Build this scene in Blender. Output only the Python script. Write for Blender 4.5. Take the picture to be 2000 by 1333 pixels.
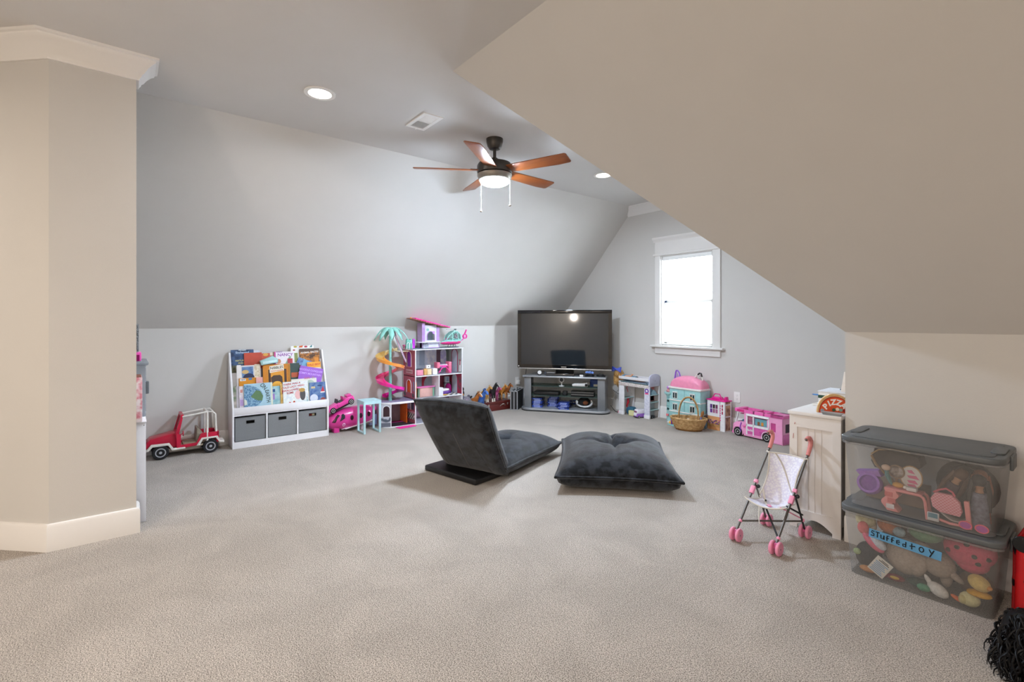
import bpy, bmesh, math, random
from mathutils import Vector, Matrix, Euler
random.seed(7)
R = math.radians
PI = math.pi
scn = bpy.context.scene
COL = scn.collection
for _o in list(bpy.data.objects):
    bpy.data.objects.remove(_o)

# ------------------------------------------------------------------ camera, world, exposure
cam = bpy.data.cameras.new('camera')
cam.lens = 17.096
cam.sensor_width = 36.0
cam.shift_y = -0.0205
cam.clip_start = 0.05
camo = bpy.data.objects.new('camera', cam)
camo.location = (5.4711, -5.2674, 1.22)
camo.rotation_euler = (PI / 2, 0, 0.8977)
COL.objects.link(camo)
scn.camera = camo

wd = bpy.data.worlds.new('daylight')
scn.world = wd
wd.use_nodes = True
_bg = wd.node_tree.nodes['Background']
_bg.inputs[0].default_value = (0.77, 0.885, 1.0, 1)
_bg.inputs[1].default_value = 75.0

scn.view_settings.view_transform = 'Standard'
scn.view_settings.look = 'None'
scn.view_settings.gamma = 1.0
scn.view_settings.use_curve_mapping = False
scn.view_settings.exposure = 0.25

CEIL = 2.714
FAN_W, CAN_W, MAIN_W, BACK_W = 106, 14, 40, 60
COOL = (0.77, 0.885, 1.0)
NEUT = (0.98, 0.96, 0.94)
WARM = (1.0, 0.88, 0.77)

def area_lamp(name, loc, size, watts, color, spread=PI, rot=(0, 0, 0)):
    d = bpy.data.lights.new(name, 'AREA')
    d.shape = 'DISK'
    d.size = size
    d.energy = watts
    d.color = color
    d.spread = spread
    o = bpy.data.objects.new(name, d)
    o.location = loc
    o.rotation_euler = rot
    COL.objects.link(o)
    return o

def globe_lamp(name, loc, radius, watts, color):
    d = bpy.data.lights.new(name, 'POINT')
    d.shadow_soft_size = radius
    d.energy = watts
    d.color = color
    o = bpy.data.objects.new(name, d)
    o.location = loc
    COL.objects.link(o)
    return o

# the row of recessed lights goes on at the same spacing over the open side behind the photographer,
# and the television mirrors one lamp standing there at about eye height
for nm_, x_, k_ in (('closet_side', 2.20, 0.35), ('middle', 5.05, 1.1), ('end_side', 7.80, 1.3)):
    area_lamp('recessed_light_%s_offscreen' % nm_, (x_, -7.11, CEIL - 0.012), 0.15, MAIN_W * k_, WARM, R(165))
globe_lamp('mirrored_lamp_offscreen', (4.88, -7.5, 1.30), 0.045, BACK_W, WARM)

# ------------------------------------------------------------------ materials
MATS = {}
def lin(c):
    return tuple((v / 12.92 if v <= 0.04045 else ((v + 0.055) / 1.055) ** 2.4) for v in c)
def hx(s):
    return tuple(int(s[i:i + 2], 16) / 255 for i in (0, 2, 4))
def mat(name, col='808080', rough=0.5, metal=0.0, noise=0.06, scale=30.0, bump=0.0, bscale=None, emit=0.0,
        alpha=1.0, trans=0.0, sheen=0.0, coat=0.0, spec=0.5, ior=1.45, col2=None, tex='noise', stretch=None, subs=0.0):
    """principled material whose colour and relief come from procedural noise"""
    if name in MATS:
        return MATS[name]
    c = lin(hx(col)) if isinstance(col, str) else col
    m = bpy.data.materials.new(name)
    m.use_nodes = True
    nt = m.node_tree
    b = nt.nodes['Principled BSDF']
    b.inputs['Roughness'].default_value = rough
    b.inputs['Metallic'].default_value = metal
    b.inputs['Specular IOR Level'].default_value = spec
    b.inputs['IOR'].default_value = ior
    b.inputs['Transmission Weight'].default_value = trans
    b.inputs['Alpha'].default_value = alpha
    b.inputs['Coat Weight'].default_value = coat
    b.inputs['Sheen Weight'].default_value = sheen
    b.inputs['Sheen Roughness'].default_value = 0.4
    tc = nt.nodes.new('ShaderNodeTexCoord')
    mp = nt.nodes.new('ShaderNodeMapping')
    if stretch:
        mp.inputs['Scale'].default_value = stretch
    nt.links.new(tc.outputs['Object'], mp.inputs['Vector'])
    if tex == 'voronoi':
        t = nt.nodes.new('ShaderNodeTexVoronoi')
        fac = t.outputs['Distance']
    elif tex == 'checker':
        t = nt.nodes.new('ShaderNodeTexChecker')
        fac = t.outputs['Fac']
    elif tex == 'wave':
        t = nt.nodes.new('ShaderNodeTexWave')
        t.inputs['Distortion'].default_value = 3.0
        fac = t.outputs['Fac']
    else:
        t = nt.nodes.new('ShaderNodeTexNoise')
        t.inputs['Detail'].default_value = 4.0
        fac = t.outputs['Fac']
    t.inputs['Scale'].default_value = scale
    nt.links.new(mp.outputs['Vector'], t.inputs['Vector'])
    rp = nt.nodes.new('ShaderNodeValToRGB')
    if col2 is None:
        lo = tuple(max(0, v * (1 - noise)) for v in c)
        hi = tuple(min(1, v * (1 + noise)) for v in c)
        rp.color_ramp.elements[0].position = 0.3
        rp.color_ramp.elements[1].position = 0.7
    else:
        lo = c
        hi = lin(hx(col2)) if isinstance(col2, str) else col2
        rp.color_ramp.elements[0].position = 0.42
        rp.color_ramp.elements[1].position = 0.58
    rp.color_ramp.elements[0].color = (*lo, 1)
    rp.color_ramp.elements[1].color = (*hi, 1)
    nt.links.new(fac, rp.inputs['Fac'])
    nt.links.new(rp.outputs['Color'], b.inputs['Base Color'])
    if emit > 0:
        nt.links.new(rp.outputs['Color'], b.inputs['Emission Color'])
        b.inputs['Emission Strength'].default_value = emit
    if bump > 0:
        t2 = nt.nodes.new('ShaderNodeTexNoise')
        t2.inputs['Scale'].default_value = bscale or scale
        t2.inputs['Detail'].default_value = 3.0
        nt.links.new(mp.outputs['Vector'], t2.inputs['Vector'])
        bp = nt.nodes.new('ShaderNodeBump')
        bp.inputs['Strength'].default_value = bump
        bp.inputs['Distance'].default_value = 0.01
        nt.links.new(t2.outputs['Fac'], bp.inputs['Height'])
        nt.links.new(bp.outputs['Normal'], b.inputs['Normal'])
    MATS[name] = m
    return m

def P(col, rough=0.42, **k):
    """plain moulded plastic / card of one colour"""
    return mat('plain_%s_%d_%s' % (col, int(rough * 100), '_'.join('%s%s' % kv for kv in sorted(k.items()))), col, rough, **k)

def clear_mat(name, tint='ffffff', clear=0.9, rough=0.05, haze=None):
    """thin clear sheet: mostly transparent, with a little gloss (and haze for cloudy plastic)"""
    if name in MATS:
        return MATS[name]
    m = bpy.data.materials.new(name)
    m.use_nodes = True
    nt = m.node_tree
    out = nt.nodes['Material Output']
    b = nt.nodes['Principled BSDF']
    b.inputs['Base Color'].default_value = (*lin(hx(haze or tint)), 1)
    b.inputs['Roughness'].default_value = rough
    tr = nt.nodes.new('ShaderNodeBsdfTransparent')
    tr.inputs[0].default_value = (*lin(hx(tint)), 1)
    mx = nt.nodes.new('ShaderNodeMixShader')
    tc = nt.nodes.new('ShaderNodeTexCoord')
    no = nt.nodes.new('ShaderNodeTexNoise')
    no.inputs['Scale'].default_value = 6.0
    nt.links.new(tc.outputs['Object'], no.inputs['Vector'])
    mr = nt.nodes.new('ShaderNodeMapRange')
    mr.inputs['To Min'].default_value = clear - 0.03
    mr.inputs['To Max'].default_value = min(1.0, clear + 0.03)
    nt.links.new(no.outputs['Fac'], mr.inputs['Value'])
    nt.links.new(mr.outputs['Result'], mx.inputs[0])
    nt.links.new(b.outputs[0], mx.inputs[1])
    nt.links.new(tr.outputs[0], mx.inputs[2])
    nt.links.new(mx.outputs[0], out.inputs[0])
    MATS[name] = m
    return m

# ------------------------------------------------------------------ mesh building
class MB:
    def __init__(s):
        s.bm = bmesh.new()
    def _xf(s, vs, M):
        if M is not None:
            for v in vs:
                v.co = M @ v.co
    def poly(s, pts):
        vs = [s.bm.verts.new(p) for p in pts]
        s.bm.faces.new(vs)
        return vs
    def box(s, x0, x1, y0, y1, z0, z1, M=None, bev=0.0, seg=2):
        vs = [s.bm.verts.new((x, y, z)) for z in (z0, z1) for y in (y0, y1) for x in (x0, x1)]
        fs = [s.bm.faces.new([vs[i] for i in q]) for q in
              ((0, 2, 3, 1), (4, 5, 7, 6), (0, 1, 5, 4), (2, 6, 7, 3), (0, 4, 6, 2), (1, 3, 7, 5))]
        if bev > 0:
            es = list({e for f in fs for e in f.edges})
            r = bmesh.ops.bevel(s.bm, geom=es, offset=bev, segments=seg, affect='EDGES', profile=0.5)
            vs = list({v for f in r['faces'] for v in f.verts} | {v for v in vs if v.is_valid})
        s._xf(vs, M)
        return s
    def bar(s, p, q, w, t, bev=0.0, roll=0.0):
        """box beam from p to q, w across, t thick"""
        p, q = Vector(p), Vector(q)
        d = q - p
        M = Matrix.Translation(p) @ d.to_track_quat('Z', 'Y').to_matrix().to_4x4() @ Matrix.Rotation(roll, 4, 'Z')
        return s.box(-w / 2, w / 2, -t / 2, t / 2, 0, d.length, M, bev)
    def prism(s, pts, h0, h1, axis='z', M=None, bev=0.0, seg=2):
        """polygon pts (2D) pulled from h0 to h1 along an axis"""
        def mk(a, b, h):
            return {'z': (a, b, h), 'y': (a, h, b), 'x': (h, a, b)}[axis]
        lo = [s.bm.verts.new(mk(a, b, h0)) for a, b in pts]
        hi = [s.bm.verts.new(mk(a, b, h1)) for a, b in pts]
        n = len(pts)
        fs = [s.bm.faces.new(lo[::-1]), s.bm.faces.new(hi)]
        for i in range(n):
            fs.append(s.bm.faces.new((lo[i], lo[(i + 1) % n], hi[(i + 1) % n], hi[i])))
        bmesh.ops.recalc_face_normals(s.bm, faces=fs)
        vs = lo + hi
        if bev > 0:
            es = list({e for f in fs[:2] for e in f.edges})
            r = bmesh.ops.bevel(s.bm, geom=es, offset=bev, segments=seg, affect='EDGES', profile=0.5)
            vs = list({v for f in r['faces'] for v in f.verts} | {v for v in vs if v.is_valid})
        s._xf(vs, M)
        return s
    def tube(s, path, r, n=8, closed=False, cap=True, M=None, flat=1.0):
        pts = [Vector(p) for p in path]
        rs = r if isinstance(r, (list, tuple)) else [r] * len(pts)
        rings = []
        nrm = None
        m = len(pts)
        for i, p in enumerate(pts):
            if closed:
                t = (pts[(i + 1) % m] - pts[i - 1]).normalized()
            else:
                t = (pts[min(i + 1, m - 1)] - pts[max(i - 1, 0)]).normalized()
            if nrm is None:
                nrm = t.orthogonal().normalized()
                if abs(t.z) < 0.95:
                    nrm = (Vector((0, 0, 1)) - t * t.z).normalized()
            else:
                nrm = (nrm - t * nrm.dot(t))
                nrm = nrm.normalized() if nrm.length > 1e-6 else t.orthogonal().normalized()
            b = t.cross(nrm)
            rings.append([s.bm.verts.new(p + (nrm * math.cos(2 * PI * k / n) * flat + b * math.sin(2 * PI * k / n)) * rs[i]) for k in range(n)])
        rng = range(m) if closed else range(m - 1)
        for i in rng:
            a, c = rings[i], rings[(i + 1) % m]
            for k in range(n):
                s.bm.faces.new((a[k], a[(k + 1) % n], c[(k + 1) % n], c[k]))
        if cap and not closed:
            s.bm.faces.new(rings[0][::-1])
            s.bm.faces.new(rings[-1])
        s._xf([v for q in rings for v in q], M)
        return s
    def lathe(s, prof, n=24, M=None, sx=1.0, sy=1.0):
        """prof: (r, z) from bottom to top, spun about z"""
        rings = []
        allv = []
        for r, z in prof:
            if r < 1e-5:
                v = s.bm.verts.new((0, 0, z)); rings.append([v]); allv.append(v)
            else:
                q = [s.bm.verts.new((r * math.cos(2 * PI * k / n) * sx, r * math.sin(2 * PI * k / n) * sy, z)) for k in range(n)]
                rings.append(q); allv += q
        for a, c in zip(rings, rings[1:]):
            for k in range(n):
                k2 = (k + 1) % n
                if len(a) == 1 and len(c) == 1:
                    continue
                if len(a) == 1:
                    s.bm.faces.new((a[0], c[k2], c[k]))
                elif len(c) == 1:
                    s.bm.faces.new((a[k], a[k2], c[0]))
                else:
                    s.bm.faces.new((a[k], a[k2], c[k2], c[k]))
        for q, flip in ((rings[0], True), (rings[-1], False)):
            if len(q) > 1:
                s.bm.faces.new(q[::-1] if flip else q)
        s._xf(allv, M)
        return s
    def ball(s, c, rx, ry=None, rz=None, n=16, M=None, m=10):
        ry = rx if ry is None else ry
        rz = rx if rz is None else rz
        T = Matrix.Translation(Vector(c)) @ Matrix.Diagonal((rx, ry, rz, 1))
        if M is not None:
            T = M @ T
        return s.lathe([(math.sin(PI * i / m), -math.cos(PI * i / m)) for i in range(m + 1)], n, T)
    def disc(s, c, r, t, axis='y', n=24, M=None):
        """solid disc centred at c, thickness t along axis"""
        A = {'z': Matrix.Identity(4), 'y': Matrix.Rotation(PI / 2, 4, 'X'), 'x': Matrix.Rotation(PI / 2, 4, 'Y')}[axis]
        T = Matrix.Translation(Vector(c)) @ A
        if M is not None:
            T = M @ T
        b = min(t * 0.25, r * 0.15)
        return s.lathe([(r - b, -t / 2), (r, -t / 2 + b), (r, t / 2 - b), (r - b, t / 2)], n, T)
    def ring(s, c, r0, r1, t, axis='y', n=24, M=None):
        A = {'z': Matrix.Identity(4), 'y': Matrix.Rotation(PI / 2, 4, 'X'), 'x': Matrix.Rotation(PI / 2, 4, 'Y')}[axis]
        T = Matrix.Translation(Vector(c)) @ A
        if M is not None:
            T = M @ T
        pr = [(r0, -t / 2), (r1, -t / 2), (r1, t / 2), (r0, t / 2)]
        rings = [[s.bm.verts.new(T @ Vector((r * math.cos(2 * PI * k / n), r * math.sin(2 * PI * k / n), z))) for k in range(n)] for r, z in pr]
        for i in range(4):
            a, b = rings[i], rings[(i + 1) % 4]
            for k in range(n):
                s.bm.faces.new((a[k], a[(k + 1) % n], b[(k + 1) % n], b[k]))
        return s
    def grid(s, fn, nu, nv, wrap=False):
        """surface fn(u,v)->xyz, u,v in 0..1"""
        g = [[s.bm.verts.new(fn(i / nu, j / nv)) for j in range(nv + (0 if wrap else 1))] for i in range(nu + 1)]
        for i in range(nu):
            for j in range(nv):
                j2 = (j + 1) % len(g[i]) if wrap else j + 1
                s.bm.faces.new((g[i][j], g[i + 1][j], g[i + 1][j2], g[i][j2]))
        return s
    def build(s, name, m=None, parent=None, loc=None, rot=None, smooth=True, angle=40, solid=0.0, sub=0):
        bm = s.bm
        bmesh.ops.recalc_face_normals(bm, faces=bm.faces)
        lim = R(angle)
        for f in bm.faces:
            f.smooth = smooth
        for e in bm.edges:
            if len(e.link_faces) == 2:
                e.smooth = e.calc_face_angle(0) < lim
        me = bpy.data.meshes.new(name)
        bm.to_mesh(me)
        bm.free()
        o = bpy.data.objects.new(name, me)
        COL.objects.link(o)
        if m is not None:
            me.materials.append(m)
        if parent is not None:
            o.parent = parent
        if loc is not None:
            o.location = loc
        if rot is not None:
            o.rotation_euler = rot
        if solid > 0:
            md = o.modifiers.new('thickness', 'SOLIDIFY')
            md.thickness = solid
            md.offset = 0
        if sub:
            md = o.modifiers.new('subdivision', 'SUBSURF')
            md.levels = md.render_levels = sub
        return o

def tag(o, label, cat=None, group=None, kind=None):
    o['label'] = label
    if cat:
        o['category'] = cat
    if group:
        o['group'] = group
    if kind:
        o['kind'] = kind
    return o
def thing(name, label, cat, loc=(0, 0, 0), rz=0.0, group=None, rot=None):
    o = bpy.data.objects.new(name, None)
    o.empty_display_size = 0.05
    COL.objects.link(o)
    o.location = loc
    o.rotation_euler = rot if rot is not None else (0, 0, rz)
    return tag(o, label, cat, group)
def struct(name, mb, m, parent=None, **k):
    o = mb.build(name, m, parent, **k)
    if parent is None:
        o['kind'] = 'structure'
    return o
def dup(o, parent=None):
    c = o.copy()
    COL.objects.link(c)
    if parent is not None:
        c.parent = parent
    for ch in list(o.children):
        dup(ch, c)
    return c
def text(name, s, size, m, parent, loc=(0, 0, 0), rot=(0, 0, 0), ext=0.0004, align='CENTER', shear=0.0, space=1.0, bold=0.0, sx=1.0):
    cu = bpy.data.curves.new(name, 'FONT')
    cu.body = s
    cu.size = size
    cu.align_x = align
    cu.align_y = 'CENTER'
    cu.extrude = ext
    cu.shear = shear
    cu.space_character = space
    cu.offset = bold
    cu.resolution_u = 3
    tmp = bpy.data.objects.new(name, cu)
    COL.objects.link(tmp)
    dg = bpy.context.evaluated_depsgraph_get()
    me = bpy.data.meshes.new_from_object(tmp.evaluated_get(dg))
    bpy.data.objects.remove(tmp)
    me.name = name
    me.materials.clear()
    me.materials.append(m)
    o = bpy.data.objects.new(name, me)
    COL.objects.link(o)
    o.parent = parent
    o.location = loc
    o.rotation_euler = rot
    o.scale = (sx, 1, 1)
    return o
def sweep(mb, prof, path, closed=False):
    """profile (out, up) swept along a plan polyline with mitres; 'out' points to the left of travel"""
    n = len(path)
    V = [Vector((p[0], p[1])) for p in path]
    rings = []
    for i in range(n):
        dirs = []
        if i > 0:
            dirs.append((V[i] - V[i - 1]).normalized())
        if i < n - 1:
            dirs.append((V[i + 1] - V[i]).normalized())
        ns = [Vector((-d.y, d.x)) for d in dirs]
        a = sum(ns, Vector((0, 0)))
        a.normalize()
        k = 1.0 / max(0.3, a.dot(ns[0]))
        rings.append([mb.bm.verts.new((V[i].x + a.x * o * k, V[i].y + a.y * o * k, u)) for o, u in prof])
    for a, c in zip(rings, rings[1:]):
        for j in range(len(prof)):
            j2 = (j + 1) % len(prof)
            mb.bm.faces.new((a[j], a[j2], c[j2], c[j]))
    mb.bm.faces.new(rings[0][::-1])
    mb.bm.faces.new(rings[-1])
    return mb
def bez(p0, p1, p2, p3, n=12):
    p0, p1, p2, p3 = map(Vector, (p0, p1, p2, p3))
    out = []
    for i in range(n + 1):
        t = i / n
        out.append(p0 * (1 - t) ** 3 + p1 * 3 * t * (1 - t) ** 2 + p2 * 3 * t * t * (1 - t) + p3 * t ** 3)
    return out
def rrect(w, h, r, n=5, cx=0.0, cy=0.0):
    """rounded rectangle outline"""
    o = []
    for sx, sy, a0 in ((1, 1, 0), (-1, 1, 90), (-1, -1, 180), (1, -1, 270)):
        for i in range(n + 1):
            a = R(a0 + 90 * i / n)
            o.append((cx + sx * (w / 2 - r) + r * math.cos(a), cy + sy * (h / 2 - r) + r * math.sin(a)))
    return o
def arch(w, h, n=8, cx=0.0, z0=0.0):
    """upright window outline with a round head"""
    r = w / 2
    o = [(cx - r, z0), (cx + r, z0)]
    for i in range(n + 1):
        a = PI * i / n
        o.append((cx + r * math.cos(a), z0 + h - r + r * math.sin(a)))
    return o
# ------------------------------------------------------------------ the room
def paint(name, col, rough=0.75):
    return mat(name, col, rough, noise=0.012, scale=3.0, bump=0.05, bscale=220.0, spec=0.3)
M_wall = paint('wall_paint', 'cfccc7')
M_ceil = paint('ceiling_paint', 'd3d0cc')
M_trim = mat('trim_paint', 'e6e3df', 0.4, noise=0.01, scale=4.0, spec=0.4)

def carpet():
    m = bpy.data.materials.new('carpet')
    m.use_nodes = True
    nt = m.node_tree
    b = nt.nodes['Principled BSDF']
    b.inputs['Roughness'].default_value = 0.95
    b.inputs['Specular IOR Level'].default_value = 0.1
    b.inputs['Sheen Weight'].default_value = 0.25
    tc = nt.nodes.new('ShaderNodeTexCoord')
    def noise(scale, detail, rough=0.6, dist=0.0):
        n = nt.nodes.new('ShaderNodeTexNoise')
        n.inputs['Scale'].default_value = scale
        n.inputs['Detail'].default_value = detail
        n.inputs['Roughness'].default_value = rough
        n.inputs['Distortion'].default_value = dist
        nt.links.new(tc.outputs['Object'], n.inputs['Vector'])
        return n
    def ramp(src, p0, c0, p1, c1):
        r = nt.nodes.new('ShaderNodeValToRGB')
        r.color_ramp.elements[0].position = p0
        r.color_ramp.elements[1].position = p1
        r.color_ramp.elements[0].color = (*c0, 1)
        r.color_ramp.elements[1].color = (*c1, 1)
        nt.links.new(src, r.inputs['Fac'])
        return r
    def mul(a, c):
        x = nt.nodes.new('ShaderNodeMix')
        x.data_type = 'RGBA'
        x.blend_type = 'MULTIPLY'
        x.inputs[0].default_value = 1.0
        nt.links.new(a, x.inputs[6])
        nt.links.new(c, x.inputs[7])
        return x.outputs[2]
    speck = ramp(noise(230, 2.0, 0.7).outputs['Fac'], 0.40, lin(hx('70675d')), 0.585, lin(hx('d4c9bc')))
    tuft = ramp(noise(60, 2.0, 0.6).outputs['Fac'], 0.3, (0.86,) * 3, 0.7, (1.0,) * 3)
    lay = ramp(noise(3.0, 3.0, 0.55, 0.8).outputs['Fac'], 0.36, (0.86,) * 3, 0.64, (1.0,) * 3)
    nt.links.new(mul(mul(speck.outputs['Color'], tuft.outputs['Color']), lay.outputs['Color']), b.inputs['Base Color'])
    bp = nt.nodes.new('ShaderNodeBump')
    bp.inputs['Strength'].default_value = 0.7
    bp.inputs['Distance'].default_value = 0.006
    nt.links.new(noise(190, 2.0, 0.7).outputs['Fac'], bp.inputs['Height'])
    nt.links.new(bp.outputs['Normal'], b.inputs['Normal'])
    return m
M_carpet = carpet()

XE, YB = 8.4, -8.2           # far ends of the room behind the camera
KL, KR = 1.142, 1.154        # knee wall heights
SX = 1.45                    # left slope meets ceiling
GX, GT = 4.517, 2.968        # right knee wall of the gable, its slope meets ceiling
WY, WT = -2.149, -3.726      # near right wall, its slope meets ceiling
T = 0.1
struct('floor', MB().box(-T, XE + T, YB - T, T, -T, 0), M_carpet)
struct('wall_left', MB().box(-T, 0, -5.6, 0, 0, KL), M_wall)
# window wall, built round the opening
WX0, WX1, WZ0, WZ1 = 1.862, 2.560, 0.905, 2.03
w = MB()
w.prism([(-T, 0), (WX0, 0), (WX0, CEIL), (SX, CEIL), (-T, KL - 0.108)], 0, T, 'y')
w.prism([(WX1, 0), (GX + T, 0), (GX + T, KR - 0.1), (GT, CEIL), (WX1, CEIL)], 0, T, 'y')
w.box(WX0, WX1, 0, T, 0, WZ0)
w.box(WX0, WX1, 0, T, WZ1, CEIL)
struct('wall_window', w, M_wall)
struct('wall_gable_right', MB().box(GX, GX + T, WY + T, 0, 0, KR), M_wall)
struct('wall_right', MB().box(GX, XE, WY, WY + T, 0, KR), M_wall)
# sloping ceilings
def slab(pts, nrm, t=0.08):
    mb = MB()
    n = Vector(nrm).normalized() * t
    lo = [mb.bm.verts.new(p) for p in pts]
    hi = [mb.bm.verts.new(Vector(p) + n) for p in pts]
    mb.bm.faces.new(lo)
    mb.bm.faces.new(hi[::-1])
    for i in range(len(pts)):
        j = (i + 1) % len(pts)
        mb.bm.faces.new((lo[i], lo[j], hi[j], hi[i]))
    return mb
struct('ceiling_slope_left', slab([(0, 0, KL), (SX, 0, CEIL), (SX, -5.6, CEIL), (0, -5.6, KL)], (-1, 0, 0.92)), M_wall)
struct('ceiling_slope_gable', slab([(GX, 0, KR), (GT, 0, CEIL), (GT, WT, CEIL), (GX, WY, KR)], (0.5, 0.5, 1)), M_wall)
struct('ceiling_slope_right', slab([(GX, WY, KR), (GT, WT, CEIL), (XE, WT, CEIL), (XE, WY, KR)], (0.3, 0.5, 1)), M_wall)
struct('ceiling', MB().box(-T, XE + T, YB - T, T, CEIL, CEIL + T), M_ceil)
CX, CY0, CY1 = 1.941, -5.579, -5.213
struct('wall_closet', MB().prism([(-T, -5.55), (1.815, -5.55), (1.815, CY1), (CX, CY1), (CX, CY0), (CX - 1.7, CY0 - 1.7), (-T, CY0 - 1.7)], 0, CEIL, 'z'), M_wall)
struct('wall_back', MB().box(-T, XE + T, YB - T, YB, 0, CEIL), M_wall)
struct('wall_side', MB().box(-T, 0, YB, CY0 - 1.7, 0, CEIL), M_wall)
struct('wall_end', MB().prism([(YB, 0), (WY + T, 0), (WY + T, KR), (WT + 0.05, CEIL), (YB, CEIL)], XE, XE + T, 'x'), M_wall)

BB = [(0, 0), (0.017, 0), (0.017, 0.128), (0.011, 0.14), (0, 0.143)]
struct('baseboard_left', sweep(MB(), BB, [(0, 0), (0, -5.55)]), M_trim)
struct('baseboard_window', sweep(MB(), BB, [(GX, 0), (0.017, 0)]), M_trim)
struct('baseboard_right', sweep(MB(), BB, [(XE, WY), (GX, WY), (GX, -0.017)][::-1][1:][::-1]), M_trim)
struct('baseboard_closet', sweep(MB(), BB, [(1.815, CY1), (CX, CY1), (CX, CY0), (CX - 1.7, CY0 - 1.7)]), M_trim)
CR = [(0, CEIL - 0.118), (0.012, CEIL - 0.118), (0.016, CEIL - 0.106), (0.022, CEIL - 0.100), (0.026, CEIL - 0.088), (0.036, CEIL - 0.080),
      (0.050, CEIL - 0.058), (0.070, CEIL - 0.036), (0.086, CEIL - 0.026), (0.090, CEIL - 0.016), (0.102, CEIL - 0.012), (0.104, CEIL), (0, CEIL)]
struct('trim_1', sweep(MB(), CR, [(GT + 0.09, 0), (SX - 0.09, 0)]), M_trim)
struct('trim_2', sweep(MB(), CR, [(1.815, CY1), (CX, CY1), (CX, CY0), (CX - 1.7, CY0 - 1.7)]), M_trim)

# ------------------------------------------------------------------ window with casing, sash and glass
win = thing('window_1', 'white double hung window in the gable wall', None)
del win['label']
win['kind'] = 'structure'
for x0, x1 in ((1.787, 1.864), (2.558, 2.650)):
    MB().box(x0, x1, -0.02, 0, 0.905, 2.03, bev=0.003).build('side_casing', M_trim, win)
MB().box(1.787, 2.650, -0.022, 0, 2.045, 2.20, bev=0.003).build('head_casing', M_trim, win)
MB().box(1.765, 2.672, -0.032, 0, 2.025, 2.05, bev=0.006).build('head_fillet', M_trim, win)
sweep(MB(), [(0, 2.195), (0.022, 2.195), (0.028, 2.215), (0.04, 2.225), (0.05, 2.245), (0.05, 2.255), (0, 2.255)], [(2.672, 0), (1.765, 0)]).build('head_crown', M_trim, win)
MB().box(1.74, 2.697, -0.062, 0.03, 0.882, 0.906, bev=0.006).build('window_sill', M_trim, win)
MB().box(1.787, 2.650, -0.02, 0, 0.80, 0.882, bev=0.004).build('apron', M_trim, win)
jm = MB()
jm.box(WX0, WX0 + 0.018, 0, 0.1, WZ0, 2.03).box(WX1 - 0.018, WX1, 0, 0.1, WZ0, 2.03).box(WX0 + 0.018, WX1 - 0.018, 0, 0.1, 2.012, 2.03)
jm.build('jamb', M_trim, win)
M_glass = clear_mat('window_glass', 'ffffff', 0.95, 0.03)
for z0, z1, yy in ((0.906, 1.455, 0.05), (1.435, 2.012, 0.075)):
    s = MB()
    a, b_ = WX0 + 0.018, WX1 - 0.018
    s.box(a, a + 0.035, yy, yy + 0.025, z0, z1).box(b_ - 0.035, b_, yy, yy + 0.025, z0, z1)
    s.box(a, b_, yy, yy + 0.025, z0, z0 + 0.04).box(a, b_, yy, yy + 0.025, z1 - 0.035, z1)
    so = s.build('sash', M_trim, win)
    MB().box(a + 0.03, b_ - 0.03, yy + 0.010, yy + 0.014, z0 + 0.03, z1 - 0.03).build('pane', M_glass, so)
bl = thing('window_blind', 'white slatted blind lowered inside the gable window', 'blind', (2.211, 0.025, 0.907))
M_slat = mat('blind_slat', 'f2f2f0', 0.5, noise=0.01)
MB().box(-0.326, 0.326, -0.022, 0.02, 1.055, 1.103, bev=0.004).build('headrail', M_slat, bl)
sl = MB().box(-0.324, 0.324, -0.022, 0.022, -0.0012, 0.0012)
slat0 = None
NS = 25
for i in range(NS):
    z = 0.045 + i * 0.0395
    if slat0 is None:
        slat0 = sl.build('slat', M_slat, bl, (0, 0, z), (R(12), 0, 0))
    else:
        c = slat0.copy(); COL.objects.link(c); c.location = (0, 0, z)
MB().box(-0.325, 0.325, -0.02, 0.02, 0.004, 0.022, bev=0.004).build('bottom_rail', M_slat, bl)
MB().tube([(-0.285, -0.027, 1.03), (-0.285, -0.027, 0.56)], 0.0012, 5).tube([(-0.268, -0.027, 1.03), (-0.268, -0.027, 0.565)], 0.0012, 5).build('cord', M_slat, bl)
for x, z in ((-0.285, 0.53), (-0.268, 0.535)):
    MB().lathe([(0.004, 0.03), (0.009, 0.0), (0.0, 0.0)][::-1], 10, Matrix.Translation((x, -0.027, z))).build('tassel', P('35415c', 0.4), bl)

# ------------------------------------------------------------------ outlets on the walls
M_plate = mat('outlet_plastic', 'eceae6', 0.35, noise=0.0)
M_slot = P('4a4845', 0.5)
def outlet(loc, rz, label):
    t = thing('wall_outlet', label, 'outlet', loc, rz)
    MB().prism(rrect(0.070, 0.116, 0.006), -0.006, 0, 'y', bev=0.0015).build('cover_plate', M_plate, t)
    for z in (-0.02, 0.02):
        f = MB().prism(rrect(0.034, 0.029, 0.010, cy=z), -0.008, -0.005, 'y').build('socket', M_plate, t)
        s = MB()
        s.box(-0.008, -0.006, -0.0085, -0.0075, z, z + 0.008).box(0.006, 0.008, -0.0085, -0.0075, z, z + 0.008)
        s.disc((0, -0.008, z - 0.007), 0.0025, 0.001, 'y', 8)
        s.build('slots', M_slot, f)
    return t
outlet((2.836, -0.0005, 0.371), 0, 'white outlet plate on the wall between dollhouse and pink camper')
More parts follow.
